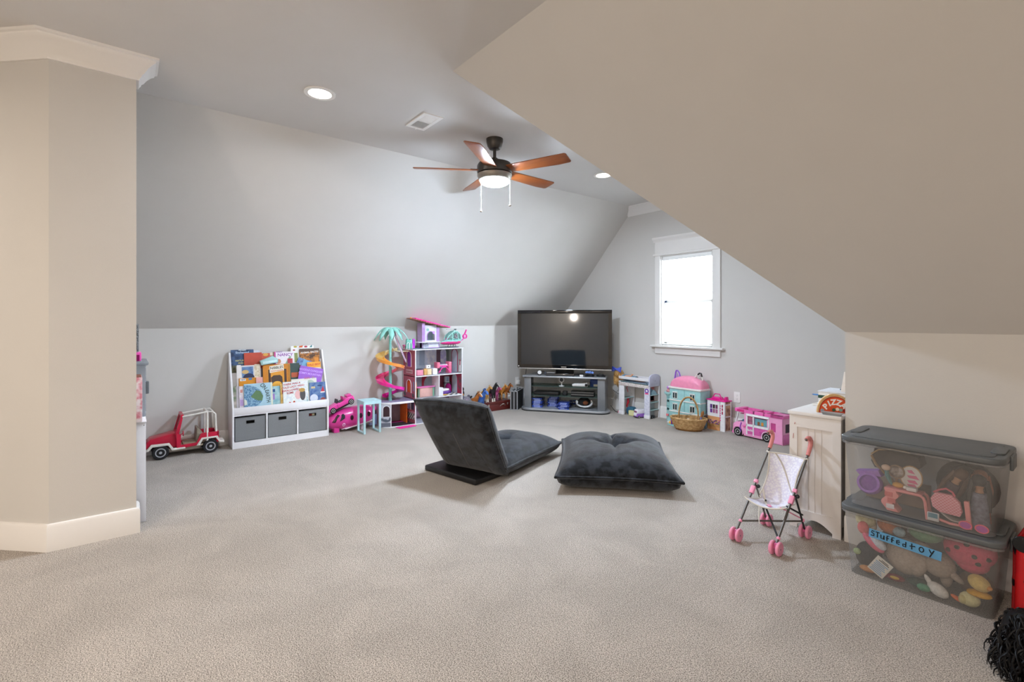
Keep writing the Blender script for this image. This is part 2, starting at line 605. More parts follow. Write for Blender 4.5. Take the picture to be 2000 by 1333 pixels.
# ------------------------------------------------------------------ ceiling fixtures
M_lens = mat('lamp_lens', 'fff4e4', 0.4, noise=0.0, emit=14.0)
M_canring = mat('can_trim', 'f0eeea', 0.5, noise=0.0)
def can_light(x, y, watts, color, label, lamp_size=0.15, spread=R(165)):
    t = thing('recessed_light', label, 'ceiling light', (x, y, CEIL))
    MB().ring((0, 0, -0.003), 0.072, 0.098, 0.007, 'z', 32).build('trim_ring', M_canring, t)
    MB().disc((0, 0, -0.003), 0.074, 0.005, 'z', 32).build('lens', M_lens, t)
    area_lamp('recessed_lamp', (x, y, CEIL - 0.012), lamp_size, watts, color, spread)
    return t
can_light(2.182, -4.261, CAN_W, NEUT, 'lit round recessed light in the ceiling between closet wall and air vent')
can_light(2.142, -1.414, CAN_W, COOL, 'lit round recessed light beyond the ceiling fan near the window wall')

vent = thing('air_vent', 'white rectangular air register in the flat ceiling', 'vent', (2.203, -3.506, CEIL))
vf = MB()
vf.box(-0.15, 0.15, -0.078, -0.052, -0.008, 0).box(-0.15, 0.15, 0.052, 0.078, -0.008, 0)
vf.box(-0.15, -0.122, -0.052, 0.052, -0.008, 0).box(0.122, 0.15, -0.052, 0.052, -0.008, 0).box(-0.004, 0.004, -0.052, 0.052, -0.008, 0)
vf.build('frame', M_canring, vent)
MB().box(-0.125, 0.125, -0.055, 0.055, -0.002, -0.001).build('dark_backing', P('3a3a3a', 0.8), vent)
for k in range(14):
    x = -0.114 + k * 0.0083 if k < 14 else 0
    MB().box(-0.0006, 0.0006, -0.052, 0.052, -0.006, 0.004, Matrix.Translation((x, 0, -0.003)) @ Matrix.Rotation(R(-50), 4, 'Y')).build('slat', M_canring, vent)
for k in range(13):
    MB().box(-0.0006, 0.0006, -0.052, 0.052, -0.006, 0.004, Matrix.Translation((0.012 + k * 0.0085, 0, -0.003)) @ Matrix.Rotation(R(50), 4, 'Y')).build('slat', M_canring, vent)
MB().bar((-0.138, 0, -0.006), (-0.138, 0, -0.018), 0.006, 0.004).build('lever', M_canring, vent)

# ceiling fan
FX, FY = 2.243, -2.877
fan = thing('ceiling_fan', 'bronze ceiling fan with five brown blades and a lit drum light', 'ceiling fan', (FX, FY, CEIL))
M_bronze = mat('dark_bronze', '4c4742', 0.38, 0.7, noise=0.05)
M_blade = mat('fan_blade_wood', '8a4a1f', 0.34, noise=0.18, scale=9.0, stretch=(1, 9, 9), coat=0.2)
M_bladetop = mat('fan_blade_edge', '3c2a20', 0.5, noise=0.1)
MB().lathe([(0.022, -0.088), (0.045, -0.083), (0.060, -0.06), (0.068, -0.03), (0.070, 0.0)], 28).build('canopy', M_bronze, fan)
MB().lathe([(0.013, -0.19), (0.013, -0.08)], 14).build('downrod', M_bronze, fan)
MB().lathe([(0.128, -0.292), (0.142, -0.286), (0.145, -0.27), (0.145, -0.225), (0.134, -0.205), (0.085, -0.196), (0.075, -0.186), (0.04, -0.182), (0.03, -0.165), (0.02, -0.155), (0.0, -0.155)], 40).build('motor_housing', M_bronze, fan)
MB().lathe([(0.122, -0.345), (0.134, -0.335), (0.143, -0.305), (0.143, -0.296), (0.0, -0.296)], 40).build('light_kit', mat('light_kit_metal', '8b847b', 0.4, 0.5), fan)
MB().lathe([(0.0, -0.384), (0.05, -0.382), (0.09, -0.376), (0.112, -0.364), (0.121, -0.350), (0.122, -0.340), (0.0, -0.340)], 40).build('light_shade', mat('fan_shade', 'd6e8ff', 0.4, noise=0.0, emit=FAN_W * 4.0), fan)
BZ = -0.262
b0 = None
for k in range(5):
    a = R(238 + 72 * k)
    e = bpy.data.objects.new('blade', None) if False else None
    Mx = Matrix.Rotation(a, 4, 'Z') @ Matrix.Translation((0, 0, BZ)) @ Matrix.Rotation(R(-13), 4, 'X')
    out = [(0.125, -0.05), (0.20, -0.058), (0.55, -0.068), (0.648, -0.070), (0.66, -0.058), (0.66, 0.045), (0.648, 0.058), (0.55, 0.066), (0.20, 0.056), (0.125, 0.05)]
    bd = MB().prism(out, -0.0035, 0.0035, 'z', bev=0.001).build('blade', M_blade, fan)
    bd.matrix_local = Mx
    MB().box(0.09, 0.20, -0.022, 0.022, 0.0035, 0.010, bev=0.002).build('blade_iron', M_bronze, bd)
for (ang, r, z1) in ((R(205), 0.128, -0.575), (R(42), 0.128, -0.545)):
    x, y = r * math.cos(ang), r * math.sin(ang)
    c = MB().tube([(x, y, -0.345), (x, y, z1)], 0.0014, 6).build('pull_chain', P('e8e4da', 0.3, metal=0.4), fan)
    MB().ball((x, y, z1 - 0.008), 0.011, 0.011, 0.008, 12).build('pull_knob', mat('pull_wood', '6a5747', 0.4), c)
# ------------------------------------------------------------------ floor chair and pouffe
def velvet(name, c0, c1):
    return mat(name, c0, 0.85, noise=0.2, scale=16.0, bump=0.5, bscale=300.0, sheen=0.32, spec=0.15, col2=c1)
M_velvet = velvet('charcoal_velvet', '191a1c', '303338')
M_leath = mat('black_leatherette', '1c1c1d', 0.38, noise=0.1, bump=0.25, bscale=240.0)
M_stitch = P('6d6a66', 0.7)
def pillow(mb, hw, hl, zm, ht, hb, dim=(), crease=None, pull=0.06, p=3.4, n=44):
    """stuffed cushion: half width, half length, seam height, bulge above and below, buttons pressed in"""
    def prof(a):
        return max(0.0, 1 - abs(a) ** p) ** 0.55
    def low(a):
        return max(0.0, 1 - abs(a) ** 6) ** 0.32
    def pt(u, v, s):
        x = hw * u * (1 - pull * (1 - v * v))
        y = hl * v * (1 - pull * (1 - u * u))
        b = prof(u) * prof(v)
        z = zm + (ht * b if s > 0 else -hb * low(u) * low(v))
        if s > 0:
            for (du, dv, dr, dd) in dim:
                q = (((u - du) * hw) ** 2 + ((v - dv) * hl) ** 2) / (dr * dr)
                z -= dd * math.exp(-q) * b
                z -= 0.45 * dd * math.exp(-(((u - du) * hw) / 0.02) ** 2) * math.exp(-(((v - dv) * hl) / (dr * 1.9)) ** 2) * b
                z -= 0.35 * dd * math.exp(-(((v - dv) * hl) / 0.025) ** 2) * math.exp(-(((u - du) * hw) / (dr * 2.2)) ** 2) * b
            if crease:
                z -= crease * math.exp(-((u * hw) / 0.012) ** 2) * b
        return Vector((x, y, z))
    for s in (1, -1):
        g = [[mb.bm.verts.new(pt(-1 + 2 * i / n, -1 + 2 * j / n, s)) for j in range(n + 1)] for i in range(n + 1)]
        for i in range(n):
            for j in range(n):
                mb.bm.faces.new((g[i][j], g[i + 1][j], g[i + 1][j + 1], g[i][j + 1]))
    bmesh.ops.remove_doubles(mb.bm, verts=mb.bm.verts, dist=1e-5)
    rim = []
    for k in range(4):
        for i in range(24):
            a = -1 + 2 * i / 24
            u, v = [(a, -1), (1, a), (-a, 1), (-1, -a)][k]
            q = pt(u, v, 1)
            rim.append(Vector((q.x, q.y, zm)))
    return rim

ott = thing('floor_cushion', 'big tufted charcoal velvet floor cushion with pinched corners', 'cushion', (2.93, -2.20, 0), R(43))
mb = MB()
rim = pillow(mb, 0.435, 0.545, 0.112, 0.160, 0.110, dim=((0.0, 0.02, 0.10, 0.13), (0.0, 0.62, 0.08, 0.08)), crease=0.006)
mb.build('cushion_body', M_velvet, ott, angle=70)
MB().tube(rim, 0.011, 6, closed=True).build('piping', M_velvet, ott)

ch = thing('floor_chair', 'charcoal velvet legless floor chair seen from behind, reclined back', 'chair', (2.30, -3.13, 0), R(19))
mb = MB()
rim = pillow(mb, 0.31, 0.46, 0.105, 0.115, 0.085, dim=((0.0, 0.0, 0.07, 0.05),), crease=0.005, pull=0.02)
so = mb.build('seat', M_velvet, ch, (0, 0.46, 0.0), angle=70)
MB().tube(rim, 0.011, 6, closed=True).build('piping', M_velvet, so)
# backrest: rounded slab, thick at the hinge, leaning back
bh, lean = 0.665, R(27)
bm_ = MB()
def backpt(u, v, s):
    w = 0.305 + 0.04 * v
    e = max(0.0, 1 - abs(2 * u - 1) ** 6) ** 0.5
    t = 0.075 * e * (max(0.0, 1 - abs(2 * v - 1) ** 8) ** 0.5)
    x = (2 * u - 1) * w
    bow = 0.012 * (1 - (2 * u - 1) ** 2)
    y = (t * 1.5 if s > 0 else -t * 0.75) + bow + 0.05 * (1 - v) ** 2
    z = v * bh + 0.01 * math.sin(PI * u) * v
    return Vector((x, y, z))
n = 30
for s in (1, -1):
    g = [[bm_.bm.verts.new(backpt(i / n, j / n, s)) for j in range(n + 1)] for i in range(n + 1)]
    for i in range(n):
        for j in range(n):
            bm_.bm.faces.new((g[i][j], g[i + 1][j], g[i + 1][j + 1], g[i][j + 1]))
bmesh.ops.remove_doubles(bm_.bm, verts=bm_.bm.verts, dist=1e-5)
bk = bm_.build('backrest', M_velvet, ch, (0, 0.01, 0.012), (lean, 0, 0), angle=70)
rim = [backpt(0, j / 12, 1) for j in range(1, 13)] + [backpt(i / 12, 1, 1) for i in range(1, 13)] + [backpt(1, 1 - j / 12, 1) for j in range(1, 12)]
MB().tube(rim, 0.009, 6).build('piping', M_velvet, bk)
seam = [backpt(0.46 + 0.02 * t / 10, 0.62 - 0.6 * t / 10, -1) + Vector((0, -0.001, 0)) for t in range(11)]
MB().tube(seam, 0.0016, 5).build('stitched_seam', M_stitch, bk)
seam = [backpt(0.72 + 0.1 * t / 10, 0.5 - 0.48 * t / 10, -1) + Vector((0, -0.001, 0)) for t in range(11)]
MB().tube(seam, 0.0014, 5).build('stitched_seam', M_velvet, bk)
seam = [backpt(0.14 - 0.02 * t / 10, 0.55 - 0.5 * t / 10, -1) + Vector((0, -0.001, 0)) for t in range(11)]
MB().tube(seam, 0.0014, 5).build('stitched_seam', M_velvet, bk)
MB().box(-0.29, 0.29, -0.165, 0.165, 0.002, 0.046, bev=0.012, seg=3).build('base_board', M_leath, ch, (-0.10, 0.015, 0), (0, 0, R(-8)))

# ------------------------------------------------------------------ television and its stand
M_silver = mat('stand_silver', '8e9194', 0.38, 0.35, noise=0.04)
M_silverlt = mat('stand_edge', 'b3b6ba', 0.3, 0.5, noise=0.03)
M_ribbed = mat('stand_ribbed', '7c7f82', 0.45, 0.3, noise=0.12, scale=160, tex='wave')
M_dark = P('2a2c2e', 0.5)
M_black = P('101113', 0.35)
M_gloss = P('0b0b0d', 0.08, coat=0.6)
M_white = P('e9e8e6', 0.4)
M_shelfglass = clear_mat('shelf_glass', 'cfe0da', 0.72, 0.05, '6f8580')
SA = R(34.9)
ST = (0.757, -0.567)
Mst = Matrix.Translation((ST[0], ST[1], 0)) @ Matrix.Rotation(SA, 4, 'Z')
stand = thing('tv_stand', 'silver grey television stand with two glass shelves', 'tv stand', (ST[0], ST[1], 0), SA)
def standplan(hw, y0, y1, r, n=8):
    o = [(-hw + 0.08, y1), (-hw, y0 + r)]
    o += [(-hw + r - r * math.cos(R(90) * i / n), y0 + r - r * math.sin(R(90) * i / n)) for i in range(1, n + 1)]
    o += [(hw - r + r * math.sin(R(90) * i / n), y0 + r - r * math.cos(R(90) * i / n)) for i in range(0, n + 1)]
    o += [(hw - 0.08, y1)]
    return o
MB().prism(standplan(0.60, -0.24, 0.20, 0.15), 0.0, 0.010, 'z').build('foot_board', M_black, stand)
MB().prism(standplan(0.598, -0.237, 0.20, 0.15), 0.010, 0.038, 'z', bev=0.006).build('base_board', M_silverlt, stand)
for s in (-1, 1):
    MB().box(min(s * 0.445, s * 0.54), max(s * 0.445, s * 0.54), -0.185, -0.165, 0.038, 0.452, bev=0.002).build('column_front', M_ribbed, stand)
    MB().box(min(s * 0.505, s * 0.54), max(s * 0.505, s * 0.54), -0.165, 0.19, 0.038, 0.452).build('side_panel', M_silver, stand)
MB().prism(standplan(0.56, -0.215, 0.20, 0.05), 0.452, 0.476, 'z', bev=0.005).build('top_board', M_silver, stand)
MB().box(-0.555, 0.555, -0.222, -0.205, 0.453, 0.474, bev=0.007).build('front_edge', M_silverlt, stand)
for z in (0.196, 0.322):
    MB().box(-0.503, 0.503, -0.16, 0.17, z, z + 0.007, bev=0.001).build('glass_shelf', M_shelfglass, stand)
def on_stand(name, label, cat, x, y, z, rz=0.0, group=None):
    p = Mst @ Vector((x, y, z))
    return thing(name, label, cat, p, SA + rz, group)

tv = thing('television', 'large black flat screen television with silver lower edge', 'television', (0.793, -0.643, 0.4765), R(37))
MB().prism(rrect(0.50, 0.22, 0.10, cy=0.13), 0.0, 0.016, 'z', bev=0.004).build('pedestal', M_gloss, tv)
MB().box(-0.12, 0.12, 0.05, 0.10, 0.016, 0.16, bev=0.006).build('neck', M_black, tv)
fr = MB()
W2, Z0, Z1 = 0.635, 0.078, 0.878
fr.box(-W2, W2, -0.028, 0.0, Z1 - 0.045, Z1, bev=0.003).box(-W2, W2, -0.028, 0.0, Z0 + 0.014, Z0 + 0.062)
fr.box(-W2, -W2 + 0.045, -0.028, 0.0, Z0 + 0.062, Z1 - 0.045).box(W2 - 0.045, W2, -0.028, 0.0, Z0 + 0.062, Z1 - 0.045)
fr.build('bezel', M_gloss, tv)
MB().box(-W2 + 0.043, W2 - 0.043, -0.020, -0.004, Z0 + 0.06, Z1 - 0.043).build('screen', mat('dark_screen', '22272b', 0.05, noise=0.02, spec=0.75), tv)
MB().box(-W2 + 0.005, W2 - 0.005, -0.034, 0.0, Z0, Z0 + 0.016, bev=0.005).build('silver_edge', mat('tv_silver', 'c9c5bf', 0.25, 0.7), tv)
MB().box(-W2 + 0.02, W2 - 0.02, 0.0, 0.06, Z0 + 0.02, Z1 - 0.02, bev=0.012).build('back_case', M_black, tv)
MB().box(-0.035, 0.035, -0.0295, -0.0275, Z0 + 0.030, Z0 + 0.040).build('badge', mat('badge_metal', 'bdbab2', 0.3, 0.6), tv)
MB().box(-W2 + 0.010, -W2 + 0.022, -0.0295, -0.0275, Z0 + 0.03, Z0 + 0.045).build('corner_sticker', M_white, tv)

# things on the stand top
t = on_stand('game_console', 'flat black game console under the television', 'console', -0.02, -0.165, 0.476)
MB().box(-0.22, 0.16, -0.030, 0.025, 0.0, 0.034, bev=0.004).build('case', M_gloss, t)
MB().box(-0.22, 0.16, -0.0315, -0.030, 0.014, 0.018).build('front_stripe', P('8f8f92', 0.3, metal=0.6), t)
MB().box(-0.21, -0.10, -0.028, 0.02, 0.034, 0.044, bev=0.002).build('grey_cover', P('8c8a88', 0.4), t)
t = on_stand('web_camera', 'small white round camera on the stand top, black cable', 'camera', -0.33, -0.17, 0.476)
MB().lathe([(0.022, 0), (0.022, 0.006), (0.008, 0.012), (0.006, 0.02)], 16).build('foot', M_dark, t)
MB().disc((0, 0, 0.038), 0.026, 0.022, 'y', 20).build('body', M_white, t)
t = on_stand('headphones', 'black headphones lying on the stand top beside round camera', 'headphones', -0.315, -0.105, 0.476)
MB().tube([(0.05 * math.cos(a), 0.03, 0.006 + 0.04 * math.sin(a)) for a in [PI * i / 12 for i in range(13)]], 0.005, 6).build('headband', M_black, t)
for s in (-1, 1):
    MB().disc((s * 0.05, 0.0, 0.024), 0.022, 0.018, 'x', 16).build('ear_cup', P('4a4f58', 0.4), t)
t = on_stand('charger_cube', 'small white charger block on the stand top', 'charger', 0.235, -0.185, 0.476)
MB().box(-0.022, 0.022, -0.014, 0.014, 0, 0.026, bev=0.003).build('block', M_white, t)
MB().box(0.022, 0.034, -0.004, -0.002, 0.008, 0.011).box(0.022, 0.034, -0.004, -0.002, 0.016, 0.019).build('prongs', P('b0b0b0', 0.3, metal=0.8), t)
def gamepad(loc, rz, col, label, grp=None):
    t = on_stand('game_controller', label, 'controller', loc[0], loc[1], loc[2], rz, grp)
    b = MB()
    b.tube([(-0.055, -0.03, 0.012), (-0.05, -0.005, 0.016), (-0.03, 0.012, 0.017), (0, 0.014, 0.017), (0.03, 0.012, 0.017), (0.05, -0.005, 0.016), (0.055, -0.03, 0.012)],
           [0.010, 0.015, 0.017, 0.016, 0.017, 0.015, 0.010], 10)
    b.build('body', col, t, sub=1)
    for x, y in ((-0.022, 0.002), (0.022, 0.002)):
        MB().lathe([(0.007, 0.03), (0.005, 0.036), (0.008, 0.040), (0.0, 0.041)], 12, Matrix.Translation((x, y, 0))).build('thumb_stick', M_dark, t)
    return t
gamepad((0.335, -0.15, 0.476), 0.3, M_black, 'black game controller next to a blue one on the stand top')
gamepad((0.345, -0.165, 0.517), -0.5, P('6f8fd6', 0.4), 'blue game controller lying over the black one')
gamepad((0.487, -0.12, 0.476), -0.3, M_black, 'black game controller at the stand top end')
# upper glass shelf
t = on_stand('speaker_puck', 'round black faced camera on a white stem, on the glass shelf', 'camera', -0.045, -0.09, 0.329)
MB().lathe([(0.038, 0), (0.038, 0.008), (0.012, 0.014), (0.006, 0.02), (0.006, 0.055)], 20).build('stem_foot', M_white, t)
rr = MB().ring((0, 0, 0.086), 0.026, 0.034, 0.02, 'y', 24).build('white_rim', M_white, t)
MB().disc((0, -0.002, 0.086), 0.027, 0.016, 'y', 24).build('face', M_dark, t)
t = on_stand('white_console', 'curved white games console with round button on glass shelf', 'console', 0.205, -0.11, 0.329)
MB().tube([(-0.10, 0, 0.020), (-0.07, 0, 0.028), (0, 0, 0.029), (0.06, 0, 0.030), (0.10, 0, 0.032)], [0.018, 0.026, 0.027, 0.028, 0.032], 12, flat=0.95).build('shell', M_white, t)
MB().disc((0.085, -0.03, 0.032), 0.018, 0.012, 'y', 20).build('lens', M_black, t)
MB().box(0.03, 0.13, 0.0, 0.06, 0.030, 0.072, bev=0.01).build('grey_hood', P('8a8885', 0.5), t)
t = on_stand('blue_box', 'dark blue carton with white label at the glass shelf end', 'box', 0.40, 0.01, 0.329)
MB().box(-0.07, 0.07, -0.05, 0.05, 0, 0.095, bev=0.002).build('carton', P('24458c', 0.5), t)
MB().box(-0.025, 0.030, -0.0515, -0.05, 0.006, 0.036).build('white_label', P('dcd8c8', 0.5), t)
# lower glass shelf
t = on_stand('disc_player', 'slim black disc player on the lower glass shelf', 'disc player', -0.25, -0.05, 0.203)
MB().box(-0.17, 0.17, -0.09, 0.09, 0.004, 0.048, bev=0.004).build('case', M_black, t)
MB().box(-0.15, 0.02, -0.0915, -0.09, 0.02, 0.030).build('tray', M_gloss, t)
t = on_stand('small_speaker', 'little black cube speaker on the lower glass shelf', 'speaker', -0.005, -0.05, 0.203)
MB().box(-0.03, 0.03, -0.03, 0.03, 0, 0.062, bev=0.006).build('cube', M_black, t)
MB().disc((0, -0.031, 0.031), 0.022, 0.003, 'y', 18).build('grille', M_dark, t)
t = on_stand('layered_console', 'black and grey layered games console on lower glass shelf', 'console', 0.24, -0.05, 0.203)
for k, (c, z) in enumerate(((M_black, 0.0), (P('77756f', 0.4), 0.026), (M_black, 0.034), (P('77756f', 0.4), 0.056), (M_gloss, 0.062))):
    h_ = (0.026, 0.008, 0.022, 0.006, 0.012)[k]
    MB().box(-0.15, 0.15, -0.095, 0.09, z, z + h_, bev=0.001).build('layer', c, t)
# disc cases on the base board
M_case = mat('blue_case', '2c469c', 0.25, noise=0.1, scale=12, coat=0.4)
M_case2 = mat('blue_case_dark', '1f3584', 0.25, noise=0.1, scale=12, coat=0.4)
M_case3 = P('2a2a2c', 0.35)
M_slip = P('a9b7ea', 0.5)
def disc_case(x, y, z, rz, m, label, grp):
    t = on_stand('disc_case', label, 'disc case', x, y, z, rz, grp)
    MB().box(-0.068, 0.068, -0.095, 0.095, 0, 0.0145, bev=0.002).build('case', m, t)
    MB().box(-0.045, 0.045, -0.0955, -0.0945, 0.004, 0.0105).build('title_strip', M_slip, t)
ORD = ('topmost', 'second from the top', 'third from the top', 'fourth from the top', 'fifth from the top', 'sixth from the top', 'seventh from the top', 'eighth from the top', 'lowest')
def stack(x, y, n, ms, label, grp, jitter=0.05, step=0.015):
    for i in range(n):
        cname = {M_case: 'blue', M_case2: 'dark blue', M_case3: 'black'}[ms[i % len(ms)]]
        lab = cname + ' ' + label + ', ' + (ORD[n - 1 - i] if i else 'lowest')
        disc_case(x + random.uniform(-.006, .006), y + random.uniform(-.006, .006), 0.038 + i * step, random.uniform(-jitter, jitter), ms[i % len(ms)], lab, grp)
stack(-0.37, -0.05, 8, [M_case, M_case, M_case3, M_case2], 'disc case stacked against the column', 'disc cases by the column')
stack(-0.180, 0.065, 9, [M_case2, M_case, M_case2], 'disc case in the tallest stack', 'disc cases in the tall stack', 0.2)
stack(-0.002, -0.12, 6, [M_case, M_case2], 'disc case in the low front stack', 'disc cases in the low stack', 0.25)
t = on_stand('headset', 'white virtual reality headset with dark lining, on the base', 'headset', 0.255, -0.06, 0.056, 0.2)
MB().tube([(0.10 * math.cos(a), 0.0 + 0.02 * math.sin(2 * a), 0.062 + 0.055 * math.sin(a)) for a in [R(160 + 220 * i / 16) for i in range(17)]], 0.013, 8, flat=1.6).build('white_band', M_white, t)
MB().ball((0, 0.025, 0.07), 0.082, 0.05, 0.062, 18).build('dark_lining', P('17181a', 0.8), t)
MB().ball((0.015, -0.022, 0.062), 0.035, 0.015, 0.028, 12).build('brown_pad', P('7a4526', 0.8), t)
MB().tube([(-0.10, -0.02, 0.01), (-0.06, -0.09, 0.008), (0.0, -0.12, 0.006), (0.05, -0.145, 0.006), (0.09, -0.115, 0.006), (0.12, -0.05, 0.006)], 0.003, 6).build('cable', M_black, t)
t = on_stand('cable_bundle', 'tangle of black and blue cables on the stand base', 'cables', 0.085, 0.02, 0.038)
for k in range(5):
    pts = [(0.045 * math.cos(1.3 * i + k), 0.04 * math.sin(1.7 * i + 2 * k), 0.012 + 0.010 * i + 0.006 * math.sin(3 * i + k)) for i in range(9)]
    MB().tube(pts, 0.0045, 6).build('cable', (M_black, M_dark, P('3b59b5', 0.4), M_black, P('a8a8aa', 0.4))[k], t)

# camera case left of the stand, plugged adapter and cable
t = thing('silver_case', 'narrow black and silver hard case standing beside tv stand', 'case', Mst @ Vector((-0.672, -0.075, 0)), SA)
MB().box(-0.046, 0.046, -0.15, 0.15, 0.0, 0.255).build('panels', P('2b2b2d', 0.5), t)
e = MB()
for x in (-0.046, 0.0, 0.046):
    e.box(x - 0.007, x + 0.007, -0.156, 0.156, -0.0, 0.262, bev=0.002) if x == 0.0 else e.box(x - 0.006, x + 0.006, -0.157, 0.157, -0.0, 0.262, bev=0.002)
ed = MB()
for x in (-0.046, 0.0, 0.046):
    ed.box(x - 0.006, x + 0.006, -0.157, -0.148, 0, 0.262).box(x - 0.006, x + 0.006, 0.148, 0.157, 0, 0.262).box(x - 0.006, x + 0.006, -0.157, 0.157, 0.253, 0.262)
ed.box(-0.05, 0.05, -0.157, -0.148, 0.248, 0.262).box(-0.05, 0.05, -0.157, -0.148, 0.0, 0.010)
ed.build('silver_edging', M_silverlt, t)
MB().tube([(0, -0.05, 0.262), (0, -0.05, 0.285), (0, 0.05, 0.285), (0, 0.05, 0.262)], 0.007, 8).build('handle', M_silverlt, t)
t = outlet((0.0005, -0.81, 0.335), R(90), 'white outlet with plugged in adapter behind the silver case')
MB().box(-0.024, 0.024, -0.04, -0.008, -0.045, 0.012, bev=0.004).build('adapter', M_plate, t)
MB().tube([(0.004, -0.03, -0.045), (0.006, -0.03, -0.12), (-0.01, -0.03, -0.2), (0.02, -0.03, -0.31)], 0.0025, 6).build('cord', P('b9b6b0', 0.5), t)
t = thing('power_cable', 'black television cable hanging down beside the stand', 'cable', Mst @ Vector((-0.585, 0.08, 0)), SA)
MB().tube(bez((0.05, 0, 0.70), (-0.01, 0, 0.55), (-0.03, 0, 0.35), (0.0, 0.0, 0.01)), 0.004, 6).build('wire', M_black, t)
t = thing('loose_cables', 'black and grey cables looping to the floor between stand and doll loft bed', 'cables', (1.285, -0.12, 0))
MB().tube([(-0.12, 0.04, 0.27), (-0.02, 0.03, 0.23), (0.06, 0.0, 0.27), (0.085, -0.02, 0.23)], 0.004, 6).build('cable', M_black, t)
MB().tube(bez((-0.10, 0.0, 0.06), (-0.06, 0.0, 0.26), (0.02, 0.0, 0.35), (0.085, 0.0, 0.27)), 0.004, 6).build('cable', P('8d8d8b', 0.5), t)
MB().tube(bez((-0.10, -0.03, 0.07), (-0.02, -0.04, 0.0), (0.0, -0.05, 0.005), (0.045, -0.06, 0.006)), 0.004, 6).build('cable', M_black, t)
# ------------------------------------------------------------------ book rack on the left wall
# local frame of things on this wall: x runs along the wall towards the window, -y faces the room
BSY = -4.0265
LW = R(90)
M_rack = mat('rack_white', 'e9e8ea', 0.42, noise=0.01)
M_felt = mat('grey_fabric', '7f8183', 0.9, noise=0.08, scale=300, bump=0.2, bscale=500)
rack = thing('book_rack', 'white sloping book rack with three fabric bin cubbies', 'bookshelf', (0.018, BSY, 0), LW)
prof = [(0.0, 0.0), (-0.236, 0.0), (-0.236, 0.372), (-0.035, 0.895), (-0.02, 0.902), (0.0, 0.902)]
for s in (-1, 1):
    MB().prism(prof, s * 0.4385 - 0.008, s * 0.4385 + 0.008, 'x', bev=0.002).build('side_panel', M_rack, rack)
MB().box(-0.43, 0.43, -0.006, 0.0, 0.0, 0.80).build('back_panel', M_rack, rack)
MB().box(-0.43, 0.43, -0.228, -0.006, 0.048, 0.062).build('bottom_board', M_rack, rack)
MB().box(-0.43, 0.43, -0.234, -0.222, 0.0, 0.062).build('plinth', M_rack, rack)
MB().box(-0.43, 0.43, -0.228, -0.006, 0.305, 0.318).build('cubby_top', M_rack, rack)
MB().box(-0.43, 0.43, -0.234, -0.222, 0.318, 0.385, bev=0.002).build('front_rail', M_rack, rack)
for x in (-0.1475, 0.138):
    MB().box(x - 0.007, x + 0.007, -0.230, -0.006, 0.062, 0.305).build('divider', M_rack, rack)
TIER = ((-0.188, 0.318), (-0.124, 0.49), (-0.060, 0.635))     # depth and height where each row of books stands
SLOPE = 0.15
for yb, zb in TIER:
    hh = 0.165
    MB().prism([(yb + 0.001, zb), (yb + 0.005, zb), (yb + 0.005 + SLOPE * hh, zb + hh), (yb + 0.001 + SLOPE * hh, zb + hh)], -0.43, 0.43, 'x').build('tier_back', M_rack, rack)
    if zb > 0.4:
        MB().box(-0.43, 0.43, yb - 0.032, yb + 0.004, zb - 0.008, zb).build('tier_ledge', M_rack, rack)
        MB().box(-0.43, 0.43, yb - 0.032, yb - 0.029, zb - 0.008, zb + 0.028).build('tier_lip', M_rack, rack)
def fabric_bin(x0, x1, label, peek=None):
    t = thing('fabric_bin', label, 'storage bin', (0.018, BSY + (x0 + x1) / 2, 0.063), LW, 'grey fabric bins in the rack')
    w = (x1 - x0) / 2
    b = MB()
    hw, hz = 0.035, 0.011
    # front with a slot for the hand
    b.box(-w, -hw, -0.222, -0.214, 0, 0.225).box(hw, w, -0.222, -0.214, 0, 0.225)
    b.box(-hw, hw, -0.222, -0.214, 0, 0.165).box(-hw, hw, -0.222, -0.214, 0.190, 0.225)
    b.build('front', M_felt, t)
    b = MB()
    b.box(-w, -w + 0.006, -0.214, -0.02, 0, 0.225).box(w - 0.006, w, -0.214, -0.02, 0, 0.225).box(-w, w, -0.026, -0.02, 0, 0.225).box(-w, w, -0.214, -0.02, 0, 0.006)
    b.build('body', M_felt, t)
    rm = [(-hw, 0.165), (hw, 0.165), (hw, 0.190), (-hw, 0.190)]
    MB().tube([(a, -0.223, c) for a, c in rm], 0.0022, 6, closed=True).build('slot_grommet', M_black, t)
    MB().tube([(a, -0.2225, c) for a, c in ((-w + 0.002, 0.003), (w - 0.002, 0.003), (w - 0.002, 0.223), (-w + 0.002, 0.223))], 0.002, 6, closed=True).build('edge_binding', P('55575a', 0.8), t)
    if peek:
        MB().box(-0.03, 0.03, -0.20, -0.10, 0.10, 0.188, bev=0.01).build('red_toy_showing', P('9c3030', 0.5), t)
        MB().box(0.0, 0.028, -0.205, -0.18, 0.14, 0.186, bev=0.005).build('cream_toy_showing', P('d8cfae', 0.5), t)
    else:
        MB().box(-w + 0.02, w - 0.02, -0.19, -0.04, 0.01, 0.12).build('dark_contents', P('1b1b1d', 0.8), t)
    return t
fabric_bin(-0.422, -0.160, 'grey fabric bin in the cubby nearest the toy jeep')
fabric_bin(-0.136, 0.128, 'grey fabric bin in the middle cubby of the book rack')
fabric_bin(0.148, 0.422, 'grey fabric bin with red toy showing through its hand slot', True)

